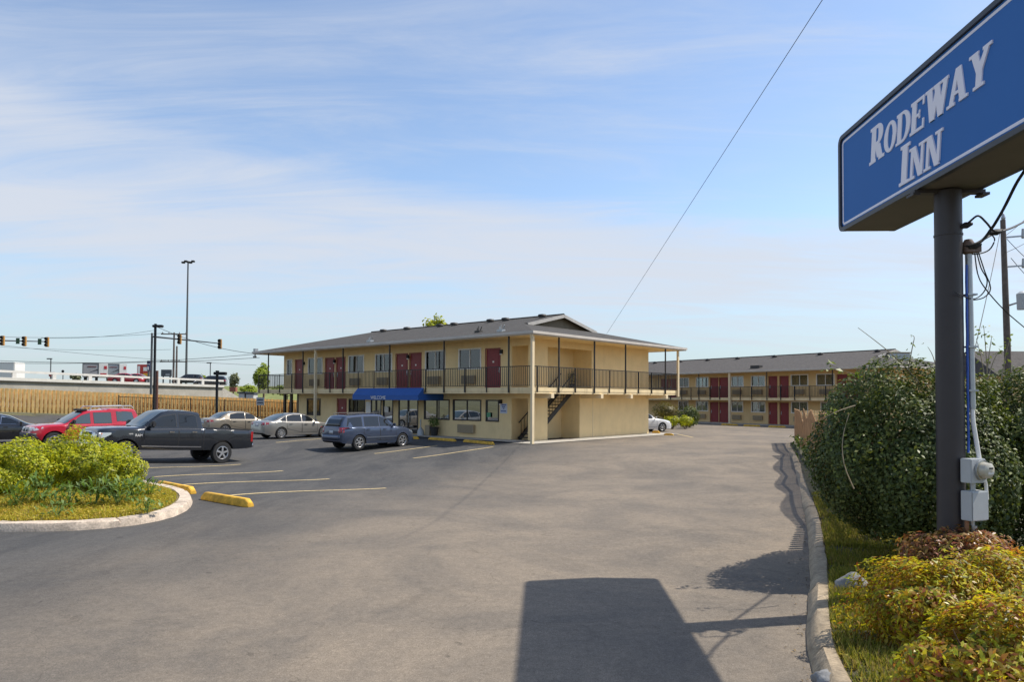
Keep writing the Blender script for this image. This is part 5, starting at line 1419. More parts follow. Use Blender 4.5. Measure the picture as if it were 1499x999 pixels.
def wheel(parent, x, y, r, wd, spokes=5, m_rim=None, rim_r=0.66):
    sg = 1 if y > 0 else -1; mb = MB(); rr = r * rim_r
    mb.lathe([(rr * 0.99, -wd / 2), (r * 0.93, -wd / 2), (r * 0.985, -wd / 2 + 0.03), (r, -wd / 4), (r, wd / 4), (r * 0.985, wd / 2 - 0.03), (r * 0.93, wd / 2), (rr * 0.99, wd / 2), (rr * 0.94, wd / 2 - 0.02), (rr * 0.94, -wd / 2 + 0.02), (rr * 0.99, -wd / 2)], (0, 0, 0), 30, 'y')
    o = mb.build('wheel', m_tyre, parent, smooth=35, fix=True); o.location = (x, y, r)
    mb = MB(); yo = sg * wd * 0.5
    mb.lathe([(rr * 1.0, yo * 0.98), (rr * 0.93, yo * 1.0), (rr * 0.88, yo * 0.90), (rr * 0.86, yo * 0.4)], (0, 0, 0), 30, 'y')
    for k in range(spokes):
        a = 2 * math.pi * (k + 0.25) / spokes; ca, sa = math.cos(a), math.sin(a)
        c = Vector((ca * rr * 0.52, yo * 0.88, sa * rr * 0.52)); mb.obox(c, Vector((ca, 0, sa)) * rr * 0.40, Vector((-sa, 0, ca)) * rr * (0.10 if spokes > 5 else 0.135), Vector((0, 1, 0)) * wd * 0.045)
    mb.lathe([(0.0, yo * 0.97), (rr * 0.17, yo * 0.95), (rr * 0.22, yo * 0.80)], (0, 0, 0), 12, 'y')
    mb.build('rim', m_rim or m_alloy, o, smooth=35, fix=True)
    mb = MB(); mb.lathe([(0.0, yo * 0.45), (rr * 0.87, yo * 0.45)], (0, 0, 0), 20, 'y'); mb.build('brake', m_dark, o)
    return o
def mirror(c, parent, x, z, m, big=1.0):
    for sg in (1, -1):
        y = c.side_y(x, z); mb = MB(); mb.box(x - 0.06 * big, x + 0.05 * big, sg * (y + 0.06), sg * (y + 0.06 + 0.17 * big), z, z + 0.15 * big); o = mb.build('mirror', m, parent, bevel=0.03 * big, smooth=50)
        mb = MB(); mb.box(x - 0.02, x + 0.03, sg * (y - 0.02), sg * (y + 0.08), z + 0.02, z + 0.06); mb.build('mirror_arm', m_plast, o)
def door_panels(c, parent, doors, m, m_handle, zlo):
    for (x0, x1, zh) in doors:                       # x0 > x1 : front edge, rear edge
        for sg in (1, -1):
            mb = MB(); n, nz = 8, 8
            for i in range(n + 1):
                x = x0 + (x1 - x0) * i / n
                zlo_ = max(zlo, c.zbot(x) + 0.10)
                for j in range(nz + 1):
                    z = zlo_ + (c.f('belt', x) - 0.012 - zlo_) * j / nz; mb.v.append((x, sg * (c.side_y(x, z) + 0.0025), z))
            for i in range(n):
                for j in range(nz):
                    a = i * (nz + 1) + j; b = a + nz + 1; f = (a, b, b + 1, a + 1); mb.f.append(f if sg > 0 else f[::-1]); mb.m.append(0)
            zl = max(zlo, c.zbot(x1) + 0.10); zl0 = max(zlo, c.zbot(x0) + 0.10)
            c.seam(mb, [(x0, c.f('belt', x0) - 0.015), (x0, zl0), (x1, zl), (x1, c.f('belt', x1) - 0.015)], sg, 0.008, 0.004)
            d = mb.build('door', [m, m_dark], parent, smooth=40)
            mb = MB(); xh = x1 + 0.18; y = c.side_y(xh, zh); mb.box(xh - 0.02, xh + 0.17, sg * (y + 0.012), sg * (y + 0.045), zh - 0.018, zh + 0.022); mb.build('handle', m_handle, d, bevel=0.01, smooth=50)
def make_car(name, label, cat, spec, loc, heading, colour, group='cars parked in the motel lot'):
    root = thing(name, label, cat, loc, heading, group); c = Car(spec); c.body(colour, root); L = spec['len'] / 2
    for x in spec['axles']:
        for sg in (1, -1): wheel(root, x, sg * (c.f('wid', x) - spec['tw'] / 2 - 0.015), spec['wr'], spec['tw'], spec.get('spokes', 5), rim_r=spec.get('rim', 0.66))
    for win in spec['sidewin']:                       # (lo polyline, hi polyline)
        fr_lo = win[0]; fr_hi = win[1]; xm = sum(p[0] for p in fr_lo + fr_hi) / (2 * len(fr_lo)); zm = sum(p[1] for p in fr_lo + fr_hi) / (2 * len(fr_lo))
        gr = lambda p: (xm + (p[0] - xm) * 1.035, zm + (p[1] - zm) * 1.07)
        tr = c.patch('window_trim', [gr(p) for p in fr_lo], [gr(p) for p in fr_hi], m_plast if not spec.get('chrome_trim') else m_chrome, root, 0.003)
        c.patch('side_window', fr_lo, fr_hi, spec.get('glass', m_cglass), root, 0.006)
    x0, x1 = spec['wind']; c.top_patch('windshield', x0, x1, lambda x, t: min(0.80 * c.f('wid', x), 0.90 * c.f('wid', x) - spec['tumble'] * (c.f('top', x) - c.f('belt', x)) - 0.03), m_cglass2, root, 0.010)
    x0, x1 = spec['back']
    if spec.get('flatback'): c.end_patch('rear_window', -0.62, 0.62, spec['flatback'][0], spec['flatback'][1], m_cglass, root, False, 0.01)
    else: c.top_patch('rear_window', x0, x1, lambda x, t: min(0.74 * c.f('wid', x), 0.88 * c.f('wid', x) - spec['tumble'] * (c.f('top', x) - c.f('belt', x)) - 0.04), m_cglass2, root, 0.010)
    door_panels(c, root, spec['doors'], colour, spec.get('m_handle', colour), spec['bot'][len(spec['bot']) // 2][1] + 0.14)
    mirror(c, root, spec['mirror'][0], spec['mirror'][1], spec.get('m_mirror', colour), spec.get('mirror_size', 1.0))
    hl = spec['head']; tl = spec['tail']
    for sg in (1, -1):
        a, b = (hl[0], hl[1]); o = c.end_patch('headlight', sg * a, sg * b, hl[2], hl[3], m_lamp, root, True, 0.010, 6, 3); 
        if sg < 0: o.data.flip_normals()
        o = c.end_patch('taillight', sg * tl[0], sg * tl[1], tl[2], tl[3], m_tail, root, False, 0.010, 6, 3)
        if sg < 0: o.data.flip_normals()
    L2 = spec['len'] / 2; tl_ = spec['tail']; hl_ = spec['head']; tw_ = spec.get('tail_wrap', 0.22)
    c.patch('taillight_side', [(-L2 + 0.07, tl_[2]), (-L2 + 0.15, tl_[2] + 0.01), (-L2 + 0.07 + tw_, tl_[3] - 0.06)], [(-L2 + 0.07, tl_[3]), (-L2 + 0.15, tl_[3]), (-L2 + 0.07 + tw_, tl_[3])], m_tail, root, 0.007, 4) if tw_ else None
    c.patch('headlight_side', [(L2 - 0.12, hl_[2]), (L2 - 0.22, hl_[2] + 0.02), (L2 - 0.46, hl_[3] - 0.05)], [(L2 - 0.12, min(hl_[3], c.f('belt', L2 - 0.12))), (L2 - 0.22, hl_[3]), (L2 - 0.46, hl_[3] + 0.01)], m_lamp, root, 0.007, 4)
    gr = spec['grille']; c.end_patch('grille', -gr[0], gr[0], gr[1], gr[2], spec.get('m_grille', m_plast), root, True, 0.012)
    c.end_patch('licence_plate', -0.16, 0.16, spec['plate'], spec['plate'] + 0.15, m_plate, root, False, 0.016, 2, 1)
    fb = spec.get('bumper')
    if fb:
        c.end_patch('bumper', -fb[0], fb[0], fb[1], fb[2], fb[3], root, True, 0.05, 14, 3, 0.10); c.end_patch('bumper', -fb[0], fb[0], fb[4], fb[5], fb[6], root, False, 0.07, 14, 3, 0.12)
    return root, c
HD_B = math.atan2(BV.y, BV.x); HD_NB = HD_B + math.pi
def lotpos(a, b, dz=0.0):
    q = CORNER + AV * a + BV * b; return (q.x, q.y, float(g(q.x, q.y)) + dz)
SEDAN = dict(len=4.80, tumble=0.42, arch=0.37, wr=0.33, tw=0.22, axles=(1.44, -1.36), spokes=10, rim=0.68,
    top=[(-2.40, 0.86), (-2.34, 0.98), (-2.2, 1.03), (-1.78, 1.07), (-1.5, 1.19), (-0.95, 1.40), (-0.45, 1.465), (0.0, 1.46), (0.35, 1.38), (1.12, 1.00), (1.25, 0.97), (1.7, 0.90), (2.1, 0.80), (2.3, 0.70), (2.4, 0.56)],
    belt=[(-2.40, 0.82), (-2.3, 0.92), (-2.0, 0.98), (-1.2, 0.97), (0.0, 0.93), (1.0, 0.89), (1.7, 0.80), (2.15, 0.70), (2.4, 0.52)],
    wid=[(-2.40, 0.66), (-2.3, 0.77), (-2.0, 0.86), (-1.3, 0.905), (0, 0.915), (1.2, 0.905), (1.8, 0.87), (2.15, 0.78), (2.32, 0.66), (2.40, 0.55)],
    bot=[(-2.40, 0.36), (-2.2, 0.25), (-1.7, 0.22), (0, 0.20), (1.6, 0.20), (2.2, 0.21), (2.40, 0.30)],
    sidewin=[([(1.02, 0.965), (0.55, 0.975), (0.02, 0.985)], [(0.90, 1.01), (0.42, 1.27), (0.05, 1.36)]),
             ([(-0.06, 0.985), (-0.5, 0.995), (-0.98, 1.01)], [(-0.03, 1.365), (-0.5, 1.37), (-0.93, 1.30)]),
             ([(-1.05, 1.01), (-1.25, 1.02), (-1.45, 1.035)], [(-1.01, 1.285), (-1.2, 1.19), (-1.42, 1.08)])],
    wind=(1.16, 0.30), back=(-1.80, -0.88), doors=[(0.98, -0.04, 0.82), (-0.06, -1.02, 0.85)], mirror=(0.86, 0.95),
    head=(0.46, 0.80, 0.58, 0.73), tail=(0.48, 0.82, 0.80, 0.95), grille=(0.42, 0.42, 0.58), plate=0.72)
p_silver = paint('champagne_silver_paint', (0.30, 0.285, 0.26), 0.55, 0.35)
p_beige = paint('beige_paint', (0.27, 0.235, 0.185), 0.4, 0.35)
p_black = paint('black_car_paint', (0.010, 0.010, 0.013), 0.1, 0.25)
p_white = paint('white_car_paint', (0.68, 0.68, 0.68), 0.0, 0.35)
p_red = paint('red_car_paint', (0.42, 0.006, 0.022), 0.0, 0.30)
p_blue = paint('blue_grey_car_paint', (0.045, 0.065, 0.115), 0.45, 0.30)
p_navy = paint('blue_black_truck_paint', (0.010, 0.013, 0.019), 0.15, 0.22)
S2 = dict(SEDAN); S2['chrome_trim'] = False
silver, _ = make_car('silver_sedan', 'champagne silver sedan parked nose-in beside the blue wagon', 'car', S2, lotpos(13.8, -5.4), HD_B, p_silver)
S3 = dict(SEDAN); S3['top'] = [(-2.40, 0.90), (-2.36, 1.02), (-2.1, 1.06), (-1.72, 1.08), (-1.15, 1.39), (-0.6, 1.45), (0.1, 1.43), (0.35, 1.37), (1.05, 1.00), (1.25, 0.96), (1.8, 0.88), (2.2, 0.80), (2.36, 0.70), (2.40, 0.60)]
S3['sidewin'] = [([(0.98, 0.96), (0.5, 0.97), (0.0, 0.98)], [(0.86, 1.01), (0.42, 1.26), (0.04, 1.34)]), ([(-0.06, 0.98), (-0.5, 0.99), (-1.05, 1.0)], [(-0.03, 1.35), (-0.5, 1.36), (-0.98, 1.30)])]
S3['spokes'] = 7
beige, _ = make_car('beige_sedan', 'older beige sedan parked behind the black pickup bed', 'car', S3, lotpos(20.0, -5.6), HD_B, p_beige)
blk, _ = make_car('black_sedan', 'black sedan cut off by the left photo edge behind the red car', 'car', dict(SEDAN, chrome_trim=True), (uz(2, 36.5), 36.5, float(bank(uz(2, 36.5), 36.5))), HD_B - 0.25, p_black)
wh, _ = make_car('white_sedan', 'white sedan half hidden behind the right end of the front motel', 'car', S3, (0, 0, 0), HD_B, p_white)
q = gp(969, 632.5); hd = 0.35
wh.rotation_euler = (0, 0, hd); wh.location = (q.x - 1.44 * math.cos(hd) - 0.8 * math.sin(hd), q.y - 1.44 * math.sin(hd) + 0.8 * math.cos(hd), 0)
# --- blue wagon-like SUV
WAGON = dict(len=4.70, tumble=0.30, arch=0.41, wr=0.365, tw=0.235, axles=(1.40, -1.32), spokes=6, rim=0.66,
    top=[(-2.35, 0.95), (-2.32, 1.10), (-2.22, 1.35), (-2.05, 1.63), (-1.95, 1.69), (-0.9, 1.74), (0.0, 1.735), (0.28, 1.68), (1.05, 1.18), (1.2, 1.13), (1.7, 1.06), (2.1, 0.96), (2.27, 0.84), (2.35, 0.62)],
    belt=[(-2.35, 0.92), (-2.25, 1.04), (-1.9, 1.10), (-1.0, 1.10), (0.0, 1.08), (1.0, 1.05), (1.7, 0.95), (2.15, 0.82), (2.35, 0.58)],
    wid=[(-2.35, 0.76), (-2.25, 0.84), (-1.9, 0.895), (-1.2, 0.915), (0, 0.915), (1.3, 0.915), (1.9, 0.87), (2.2, 0.76), (2.35, 0.62)],
    bot=[(-2.35, 0.44), (-2.2, 0.34), (-1.6, 0.30), (0, 0.29), (1.6, 0.29), (2.2, 0.28), (2.35, 0.38)],
    sidewin=[([(0.98, 1.13), (0.5, 1.14), (-0.02, 1.145)], [(0.88, 1.20), (0.40, 1.50), (0.0, 1.605)]), ([(-0.10, 1.145), (-0.5, 1.15), (-0.98, 1.155)], [(-0.08, 1.61), (-0.5, 1.62), (-0.95, 1.61)]), ([(-1.12, 1.155), (-1.5, 1.16), (-2.0, 1.17)], [(-1.10, 1.605), (-1.5, 1.59), (-1.88, 1.55)])],
    wind=(1.10, 0.24), back=(-2.32, -2.05), flatback=(1.16, 1.56), doors=[(0.95, -0.05, 0.98), (-0.07, -1.05, 1.0)], mirror=(0.78, 1.12),
    head=(0.48, 0.82, 0.72, 0.90), tail=(0.60, 0.89, 0.86, 1.10), grille=(0.42, 0.66, 0.84), plate=0.80, bumper=None)
wag, wc = make_car('blue_suv', 'blue grey SUV with roof rails parked facing the motel entrance', 'car', WAGON, lotpos(5.75, -6.0), HD_B, p_blue)
mb = MB()
for sg in (1, -1):
    mb.tube([(0.1, sg * 0.56, 1.735), (0.0, sg * 0.57, 1.79), (-1.7, sg * 0.57, 1.785), (-1.85, sg * 0.56, 1.72)], 0.02, 6)
mb.build('roof_rack', m_plast, wag, smooth=40)
wc.patch('side_trim', [(0.98, 0.56), (0, 0.56), (-0.92, 0.56)], [(0.98, 0.64), (0, 0.64), (-0.92, 0.64)], paint('grey_blue_trim', (0.10, 0.12, 0.16), 0.3), wag, 0.018, 2)
wc.end_patch('bumper_step', -0.74, 0.74, 0.50, 0.74, p_blue, wag, False, 0.05, 12, 2, 0.06)
# --- red SUV with roof rack
XT = dict(len=4.54, tumble=0.22, arch=0.46, wr=0.39, tw=0.265, axles=(1.38, -1.32), spokes=5, rim=0.60,
    top=[(-2.27, 0.95), (-2.25, 1.25), (-2.12, 1.70), (-2.0, 1.80), (-0.9, 1.83), (-0.85, 1.77), (-0.05, 1.74), (0.18, 1.67), (0.92, 1.20), (1.05, 1.16), (1.6, 1.14), (2.05, 1.08), (2.2, 1.00), (2.27, 0.78)],
    belt=[(-2.27, 0.92), (-2.2, 1.05), (-1.8, 1.10), (-1.0, 1.10), (0.9, 1.08), (1.6, 1.05), (2.1, 0.98), (2.27, 0.74)],
    wid=[(-2.27, 0.80), (-2.15, 0.88), (-1.3, 0.925), (0, 0.90), (1.3, 0.925), (1.9, 0.90), (2.15, 0.82), (2.27, 0.72)],
    bot=[(-2.27, 0.56), (-2.1, 0.48), (-1.6, 0.42), (0, 0.40), (1.6, 0.42), (2.1, 0.48), (2.27, 0.54)],
    sidewin=[([(0.82, 1.13), (0.4, 1.14), (-0.08, 1.14)], [(0.72, 1.22), (0.28, 1.50), (-0.06, 1.60)]), ([(-0.24, 1.14), (-0.6, 1.14), (-0.98, 1.14)], [(-0.22, 1.62), (-0.6, 1.62), (-0.96, 1.62)]), ([(-1.22, 1.22), (-1.6, 1.22), (-2.0, 1.22)], [(-1.20, 1.66), (-1.6, 1.66), (-1.90, 1.62)])],
    wind=(0.96, 0.20), back=(-2.2, -2.0), flatback=(1.2, 1.62), doors=[(0.90, -0.14, 0.98), (-0.17, -1.02, 1.0)], mirror=(0.66, 1.14), m_mirror=m_plast, mirror_size=1.25, m_handle=m_plast, glass=m_cglass2,
    head=(0.44, 0.82, 0.86, 1.02), tail=(0.70, 0.90, 0.85, 1.12), grille=(0.40, 0.80, 1.02), m_grille=mat('satin_silver_grille', (0.40, 0.38, 0.34), 0.4, metal=0.6), plate=0.85, bumper=(0.86, 0.50, 0.76, m_plast, 0.50, 0.72, m_plast))
red, rc = make_car('red_suv', 'bright red SUV with a silver roof rack beside the black pickup', 'car', XT, lotpos(13.2, -16.9, 0.0), HD_NB, p_red)
mb = MB()
for sg in (1, -1):
    mb.tube([(-0.10, sg * 0.62, 1.75), (-0.2, sg * 0.62, 1.90), (-1.9, sg * 0.62, 1.93), (-2.0, sg * 0.62, 1.82)], 0.03, 8)
for x in (-0.3, -1.0, -1.7): mb.tube([(x, -0.62, 1.91), (x, 0.62, 1.91)], 0.022, 6)
mb.build('roof_rack', m_gal, red, smooth=40)
mb = MB(); mb.box(-0.05, 0.25, -0.5, 0.5, 1.70, 1.80); mb.build('air_deflector', m_plast, red, bevel=0.03)
for sx in (0.20, -0.20): rc.end_patch('grille_opening', sx - 0.10, sx + 0.10, 0.83, 0.98, m_dark, red, True, 0.02, 3, 2, 0.01)
# --- black pickup, extended cab
PU = dict(len=5.80, tumble=0.26, arch=0.47, wr=0.40, tw=0.275, axles=(1.93, -1.64), spokes=5, rim=0.62, bed=(-2.80, -0.93, 0.72), tail_wrap=0,
    top=[(-2.90, 1.28), (-0.87, 1.28), (-0.82, 1.34), (-0.76, 1.80), (-0.68, 1.89), (-0.2, 1.93), (0.42, 1.92), (0.70, 1.84), (1.38, 1.33), (1.52, 1.29), (2.1, 1.27), (2.6, 1.23), (2.80, 1.18), (2.87, 1.08), (2.90, 0.80)],
    belt=[(-2.90, 1.27), (-0.9, 1.27), (0.0, 1.25), (1.4, 1.20), (2.1, 1.18), (2.6, 1.15), (2.82, 1.10), (2.87, 1.0), (2.90, 0.76)],
    wid=[(-2.90, 0.95), (-2.6, 0.985), (-1.6, 1.0), (-0.9, 0.985), (0, 0.98), (1.3, 0.985), (2.0, 1.0), (2.5, 0.97), (2.75, 0.91), (2.86, 0.85), (2.90, 0.80)],
    bot=[(-2.90, 0.62), (-2.5, 0.56), (-1.2, 0.50), (0, 0.48), (1.4, 0.48), (2.4, 0.50), (2.90, 0.52)],
    sidewin=[([(1.28, 1.30), (0.8, 1.31), (0.17, 1.32)], [(1.18, 1.38), (0.72, 1.66), (0.20, 1.77)]), ([(0.06, 1.32), (-0.25, 1.325), (-0.62, 1.33)], [(0.08, 1.775), (-0.25, 1.775), (-0.56, 1.74)])],
    wind=(1.47, 0.58), back=(-0.85, -0.72), doors=[(1.33, 0.11, 1.13), (0.085, -0.74, 1.15)], mirror=(1.12, 1.27), m_mirror=m_plast, mirror_size=1.5, m_handle=m_chrome,
    head=(0.50, 0.90, 0.84, 1.05), tail=(0.80, 0.955, 0.84, 1.22), grille=(0.50, 0.74, 1.08), m_grille=m_chrome, plate=0.60, bumper=(0.90, 0.50, 0.72, m_chrome, 0.56, 0.76, m_chrome))
rp = gp(329, 678.5)
axle = rp + Vector((0, 0, 0)) + Vector((-BV.y, BV.x, 0)) * 0.80 if False else rp
ctr = Vector((rp.x, rp.y, 0)) - BV * 1.64 + AV * 0.86      # heading is -B, rear axle lies 1.64 behind the middle
zr_ = float(g(rp.x, rp.y)); fr_p = ctr - BV * 1.93; zf_ = float(g(fr_p.x, fr_p.y))
truck, tc_ = make_car('black_pickup', 'black pickup truck with chrome trim parked facing the island', 'pickup truck', PU, (ctr.x - 0.22, ctr.y - 0.05, zr_ * 0.54 + zf_ * 0.46), HD_NB, p_navy)
truck.rotation_euler = (0, -math.atan2(zf_ - zr_, 3.57), HD_NB); truck.scale = (1.03, 1.03, 1.07)
for xo in (0,): tc_.patch('taillight_side', [(-2.885, 0.84), (-2.80, 0.84)], [(-2.885, 1.22), (-2.80, 1.22)], m_tail, truck, 0.008, 4)
for sx in (0.0,):
    tc_.end_patch('grille_opening', -0.45, -0.02, 0.94, 1.05, m_dark, truck, True, 0.02, 5, 2, 0.01); tc_.end_patch('grille_opening', 0.02, 0.45, 0.94, 1.05, m_dark, truck, True, 0.02, 5, 2, 0.01)
    tc_.end_patch('grille_opening', -0.45, -0.02, 0.78, 0.90, m_dark, truck, True, 0.02, 5, 2, 0.01); tc_.end_patch('grille_opening', 0.02, 0.45, 0.78, 0.90, m_dark, truck, True, 0.02, 5, 2, 0.01)
tc_.patch('side_trim', [(1.40, 0.60), (0.3, 0.59), (-0.78, 0.59)], [(1.40, 0.64), (0.3, 0.63), (-0.78, 0.63)], m_chrome, truck, 0.016, 1)
mb = MB()
for sg in (1, -1): tc_.seam(mb, [(-0.86, 1.26), (-0.86, 0.52)], sg, 0.014, 0.003)
mb.m = [0] * len(mb.f); mb.build('cab_gap', m_dark, truck)
mb = MB()
for sg in (1, -1): mb.box(-2.75, -0.95, sg * 0.905, sg * 0.955, 1.275, 1.305)
mb.box(-2.86, -2.80, -0.9, 0.9, 1.275, 1.30); mb.build('bed_rail_cap', m_plast, truck)
for sg in (1, -1):
    yb = tc_.side_y(1.55, 0.93) + 0.008
    M = Matrix.Translation((1.52, sg * yb, 0.985)) @ Matrix(((-sg, 0, 0, 0), (0, 0, sg, 0), (0, 1, 0, 0), (0, 0, 0, 1)))
    text_part('RAM', 0.13, m_white, M, truck, 'badge')
    M = Matrix.Translation((1.80, sg * (tc_.side_y(1.85, 1.02) + 0.010), 1.03)) @ Matrix(((-sg, 0, 0, 0), (0, 0, sg, 0), (0, 1, 0, 0), (0, 0, 0, 1)))
    text_part('HEMI', 0.065, m_white, M, truck, 'badge')
for sg in (1, -1): tc_.end_patch('turn_lamp', sg * 0.895, sg * 0.915, 0.86, 1.03, m_amber, truck, True, 0.012, 2, 2)
# ================================================================== WHEEL STOPS
def wheel_stop(label, p, q, h=0.14, wd=0.17, cat='wheel stop', m=None):
    p = Vector(p); q = Vector(q); d = (q - p); L_ = d.length; a = math.atan2(d.y, d.x)
    mb = MB(); prof = [(-wd / 2, 0), (-wd / 2, h * 0.45), (-wd * 0.28, h), (wd * 0.28, h), (wd / 2, h * 0.45), (wd / 2, 0)]
    i = len(mb.v)
    for x, s in ((0, 0.55), (0.14, 1), (L_ - 0.14, 1), (L_, 0.55)):
        mb.v += [(x, y * (0.7 + 0.3 * (s > 0.9)), z * s) for y, z in prof]
    for k in range(3):
        for j in range(5): b = k * 6 + j; mb.f.append((b, b + 6, b + 7, b + 1)); mb.m.append(0)
    mb.f.append(tuple(range(6))); mb.m.append(0); mb.f.append(tuple(18 + j for j in reversed(range(6)))); mb.m.append(0)
    o = mb.build('wheel_stop', m or m_yellow, fix=True, bevel=0.012, smooth=30); o.location = (p.x, p.y, p.z + 0.004); o.rotation_euler = (0, math.atan2(-(q.z - p.z), L_), a)
    return tag(o, label, cat, 'yellow concrete wheel stops')
wheel_stop('yellow wheel stop lying loose right of the island curb tip', gp(298, 731), gp(367, 743), 0.17, 0.22)
wheel_stop('yellow wheel stop tucked against the island curb tip', gp(232, 713.5), gp(283, 724), 0.17, 0.22)
wheel_stop('yellow wheel stop in front of the blue SUV and the glass door', gp(572, 642), gp(613, 643.5))
wheel_stop('yellow wheel stop in front of the potted plant', gp(628, 644), gp(667, 647))
wheel_stop('yellow wheel stop below the air conditioner right of the potted plant', gp(679, 647.5), gp(723, 652))
for k, (u0, u1, v) in enumerate(((1056, 1080, 623), (1088.5, 1112.7, 624.5), (1125, 1150, 626))):
    a, b = gp(u0, v - 0.3), gp(u1, v + 0.7)
    wheel_stop(['leftmost yellow wheel stop before the rear wing doors', 'middle yellow wheel stop before the rear wing windows', 'rightmost yellow wheel stop before the rear wing doors'][k], a, b)
wheel_stop('short yellow wheel stop near the white sedan wheel', gp(955, 635), gp(966, 635.5), 0.2); wheel_stop('yellow painted curb stub right of the white sedan', gp(972, 637.5), gp(986, 638), 0.12)
# ================================================================== SMALL THINGS BY THE MOTEL
def mot(x, y, z): return CORNER + BV * x + AV * y + Vector((0, 0, z))
y_ = yfx(637, WX - 0.35); pt = thing('potted_plant', 'potted green plant in a dark pot beside the glass entrance door', 'potted plant', mot(WX - 0.4, y_, 0.06))
mb = MB(); mb.lathe([(0.0, 0), (0.19, 0), (0.27, 0.46), (0.30, 0.48), (0.30, 0.54), (0.25, 0.54), (0.24, 0.47), (0, 0.47)], n=16); mb.build('pot', mat('dark_planter', (0.03, 0.028, 0.026), 0.7), pt, smooth=40)
P, Nn = blob_points(420, (0, 0, 0.85), (0.36, 0.36, 0.38), 5, 0.25, 0.5, 0.2); leaf_mesh('leaves', P, Nn, 0.13, L_weed, pt, aspect=0.35, seed=4)
y_ = yfx(617, WX - 0.45); sk = thing('ash_receptacle', 'grey cone shaped ash receptacle left of the potted plant', 'ash receptacle', mot(WX - 0.5, y_, 0.06))
mb = MB(); mb.lathe([(0.0, 0), (0.22, 0), (0.22, 0.06), (0.19, 0.30), (0.08, 0.44), (0.045, 0.50)], n=14); mb.build('base', m_grey, sk, smooth=40)
mb = MB(); mb.lathe([(0.035, 0.48), (0.035, 0.95), (0.05, 0.97), (0.0, 1.0)], n=10); mb.build('neck', m_grey, sk)
bx = thing('utility_box', 'small pale box standing between ash receptacle and potted plant', 'box', mot(WX - 0.25, yfx(628, WX - 0.25), 0.06), RZB)
mb = MB(); mb.box(-0.14, 0.14, -0.22, 0.22, 0, 0.62); mb.build('cabinet', m_ac, bx, bevel=0.02)
sg_ = thing('wall_sign', 'white wall sign with blue lines beside the stair opening', 'sign', mot(WX - 0.012, yfx(737.5, WX), 1.80), RZB)
mb = MB(); mb.box(-0.008, 0.008, -0.27, 0.27, -0.28, 0.28); mb.build('panel', mat('sign_pale_blue', (0.52, 0.56, 0.66), 0.5), sg_)
mb = MB()
for z, a, b in ((0.20, -0.20, 0.20), (0.10, -0.13, 0.12), (0.0, -0.07, 0.06), (-0.15, -0.2, 0.2)): mb.box(-0.013, -0.0082, a, b, z - 0.03, z + 0.03)
mb.build('print', mat('sign_blue_print', (0.05, 0.10, 0.30), 0.5), sg_)
pl = thing('gallery_plant', 'dark potted plant on the upper gallery inside the stair hall', 'potted plant', mot(XU - 0.55, YO - 0.3, ZD1))
mb = MB(); mb.lathe([(0, 0), (0.14, 0), (0.18, 0.35), (0, 0.35)], n=10); mb.build('pot', m_dark, pl)
P, Nn = blob_points(160, (0, 0, 0.75), (0.25, 0.25, 0.42), 6, 0.3, 0.35, 0.2); leaf_mesh('leaves', P, Nn, 0.14, MATS['dark_glossy_privet_leaf'], pl, aspect=0.3, seed=9)
# ================================================================== POLES, LAMPS, SIGNS, WIRES
m_steel = mat('dull_steel', (0.11, 0.115, 0.12), 0.55, metal=0.3)
m_wood = mat('weathered_utility_pole', (0.13, 0.105, 0.09), 0.9, var=0.25, scale=6)
m_wood2 = mat('reddish_post', (0.12, 0.055, 0.04), 0.9, var=0.2, scale=5)
m_sig = mat('signal_yellow_housing', (0.46, 0.24, 0.06), 0.5)
def gz(x, y): return float(g(x, y) + bank(x, y))
def lot_lamp(label, u, v, Y, sz, s):
    p = at(u, v, Y); z0 = gz(p.x, Y); r = thing('lamp_post', label, 'lamp post', (p.x, Y, z0)); h = p.z - z0
    mb = MB(); mb.box(-sz, sz, -sz, sz, -0.1, h - 0.12); mb.build('pole', m_dark, r)
    mb = MB(); mb.box(-0.20 * s, 0.62 * s, -0.18 * s, 0.18 * s, h - 0.20 * s, h); mb.box(-0.1 * s, 0.12 * s, -0.1 * s, 0.1 * s, h, h + 0.10 * s); mb.build('lamp_head', m_dark, r, bevel=0.03)
    mb = MB(); mb.box(0.15 * s, 0.55 * s, -0.13 * s, 0.13 * s, h - 0.215 * s, h - 0.203 * s); mb.build('lens', m_white, r)
lot_lamp('tall black square lamp post behind the black pickup', 227.5, 476, 44, 0.055, 0.75)
lot_lamp('short black lamp post before the board fence near the beige sedan', 318, 545, 54, 0.075, 1.1)
p = at(230, 543, 45.5); r = thing('wooden_post', 'thick reddish wooden post beside the tall black lamp post', 'post', (p.x, 45.5, gz(p.x, 45.5)))
mb = MB(); mb.tube([(0, 0, -0.1), (0, 0, p.z - r.location.z)], 0.085, 10); mb.build('pole', m_wood2, r, smooth=40)
p = at(381, 588, 59.5); r = thing('fence_sign', 'small grey notice on the board fence behind the silver sedan', 'sign', (p.x, p.y, p.z))
mb = MB(); mb.box(-0.32, 0.32, -0.015, 0.015, -0.33, 0.33); mb.build('panel', m_grey, r)
mb = MB(); mb.box(-0.24, 0.24, -0.02, -0.0155, 0.08, 0.16); mb.box(-0.24, 0.24, -0.02, -0.0155, -0.16, -0.08); mb.build('print', mat('dark_print', (0.05, 0.06, 0.09), 0.6), r)
mb = MB(); mb.box(-0.03, 0.03, 0.016, 0.06, -1.6, 0.3); mb.build('post', m_iron, r)
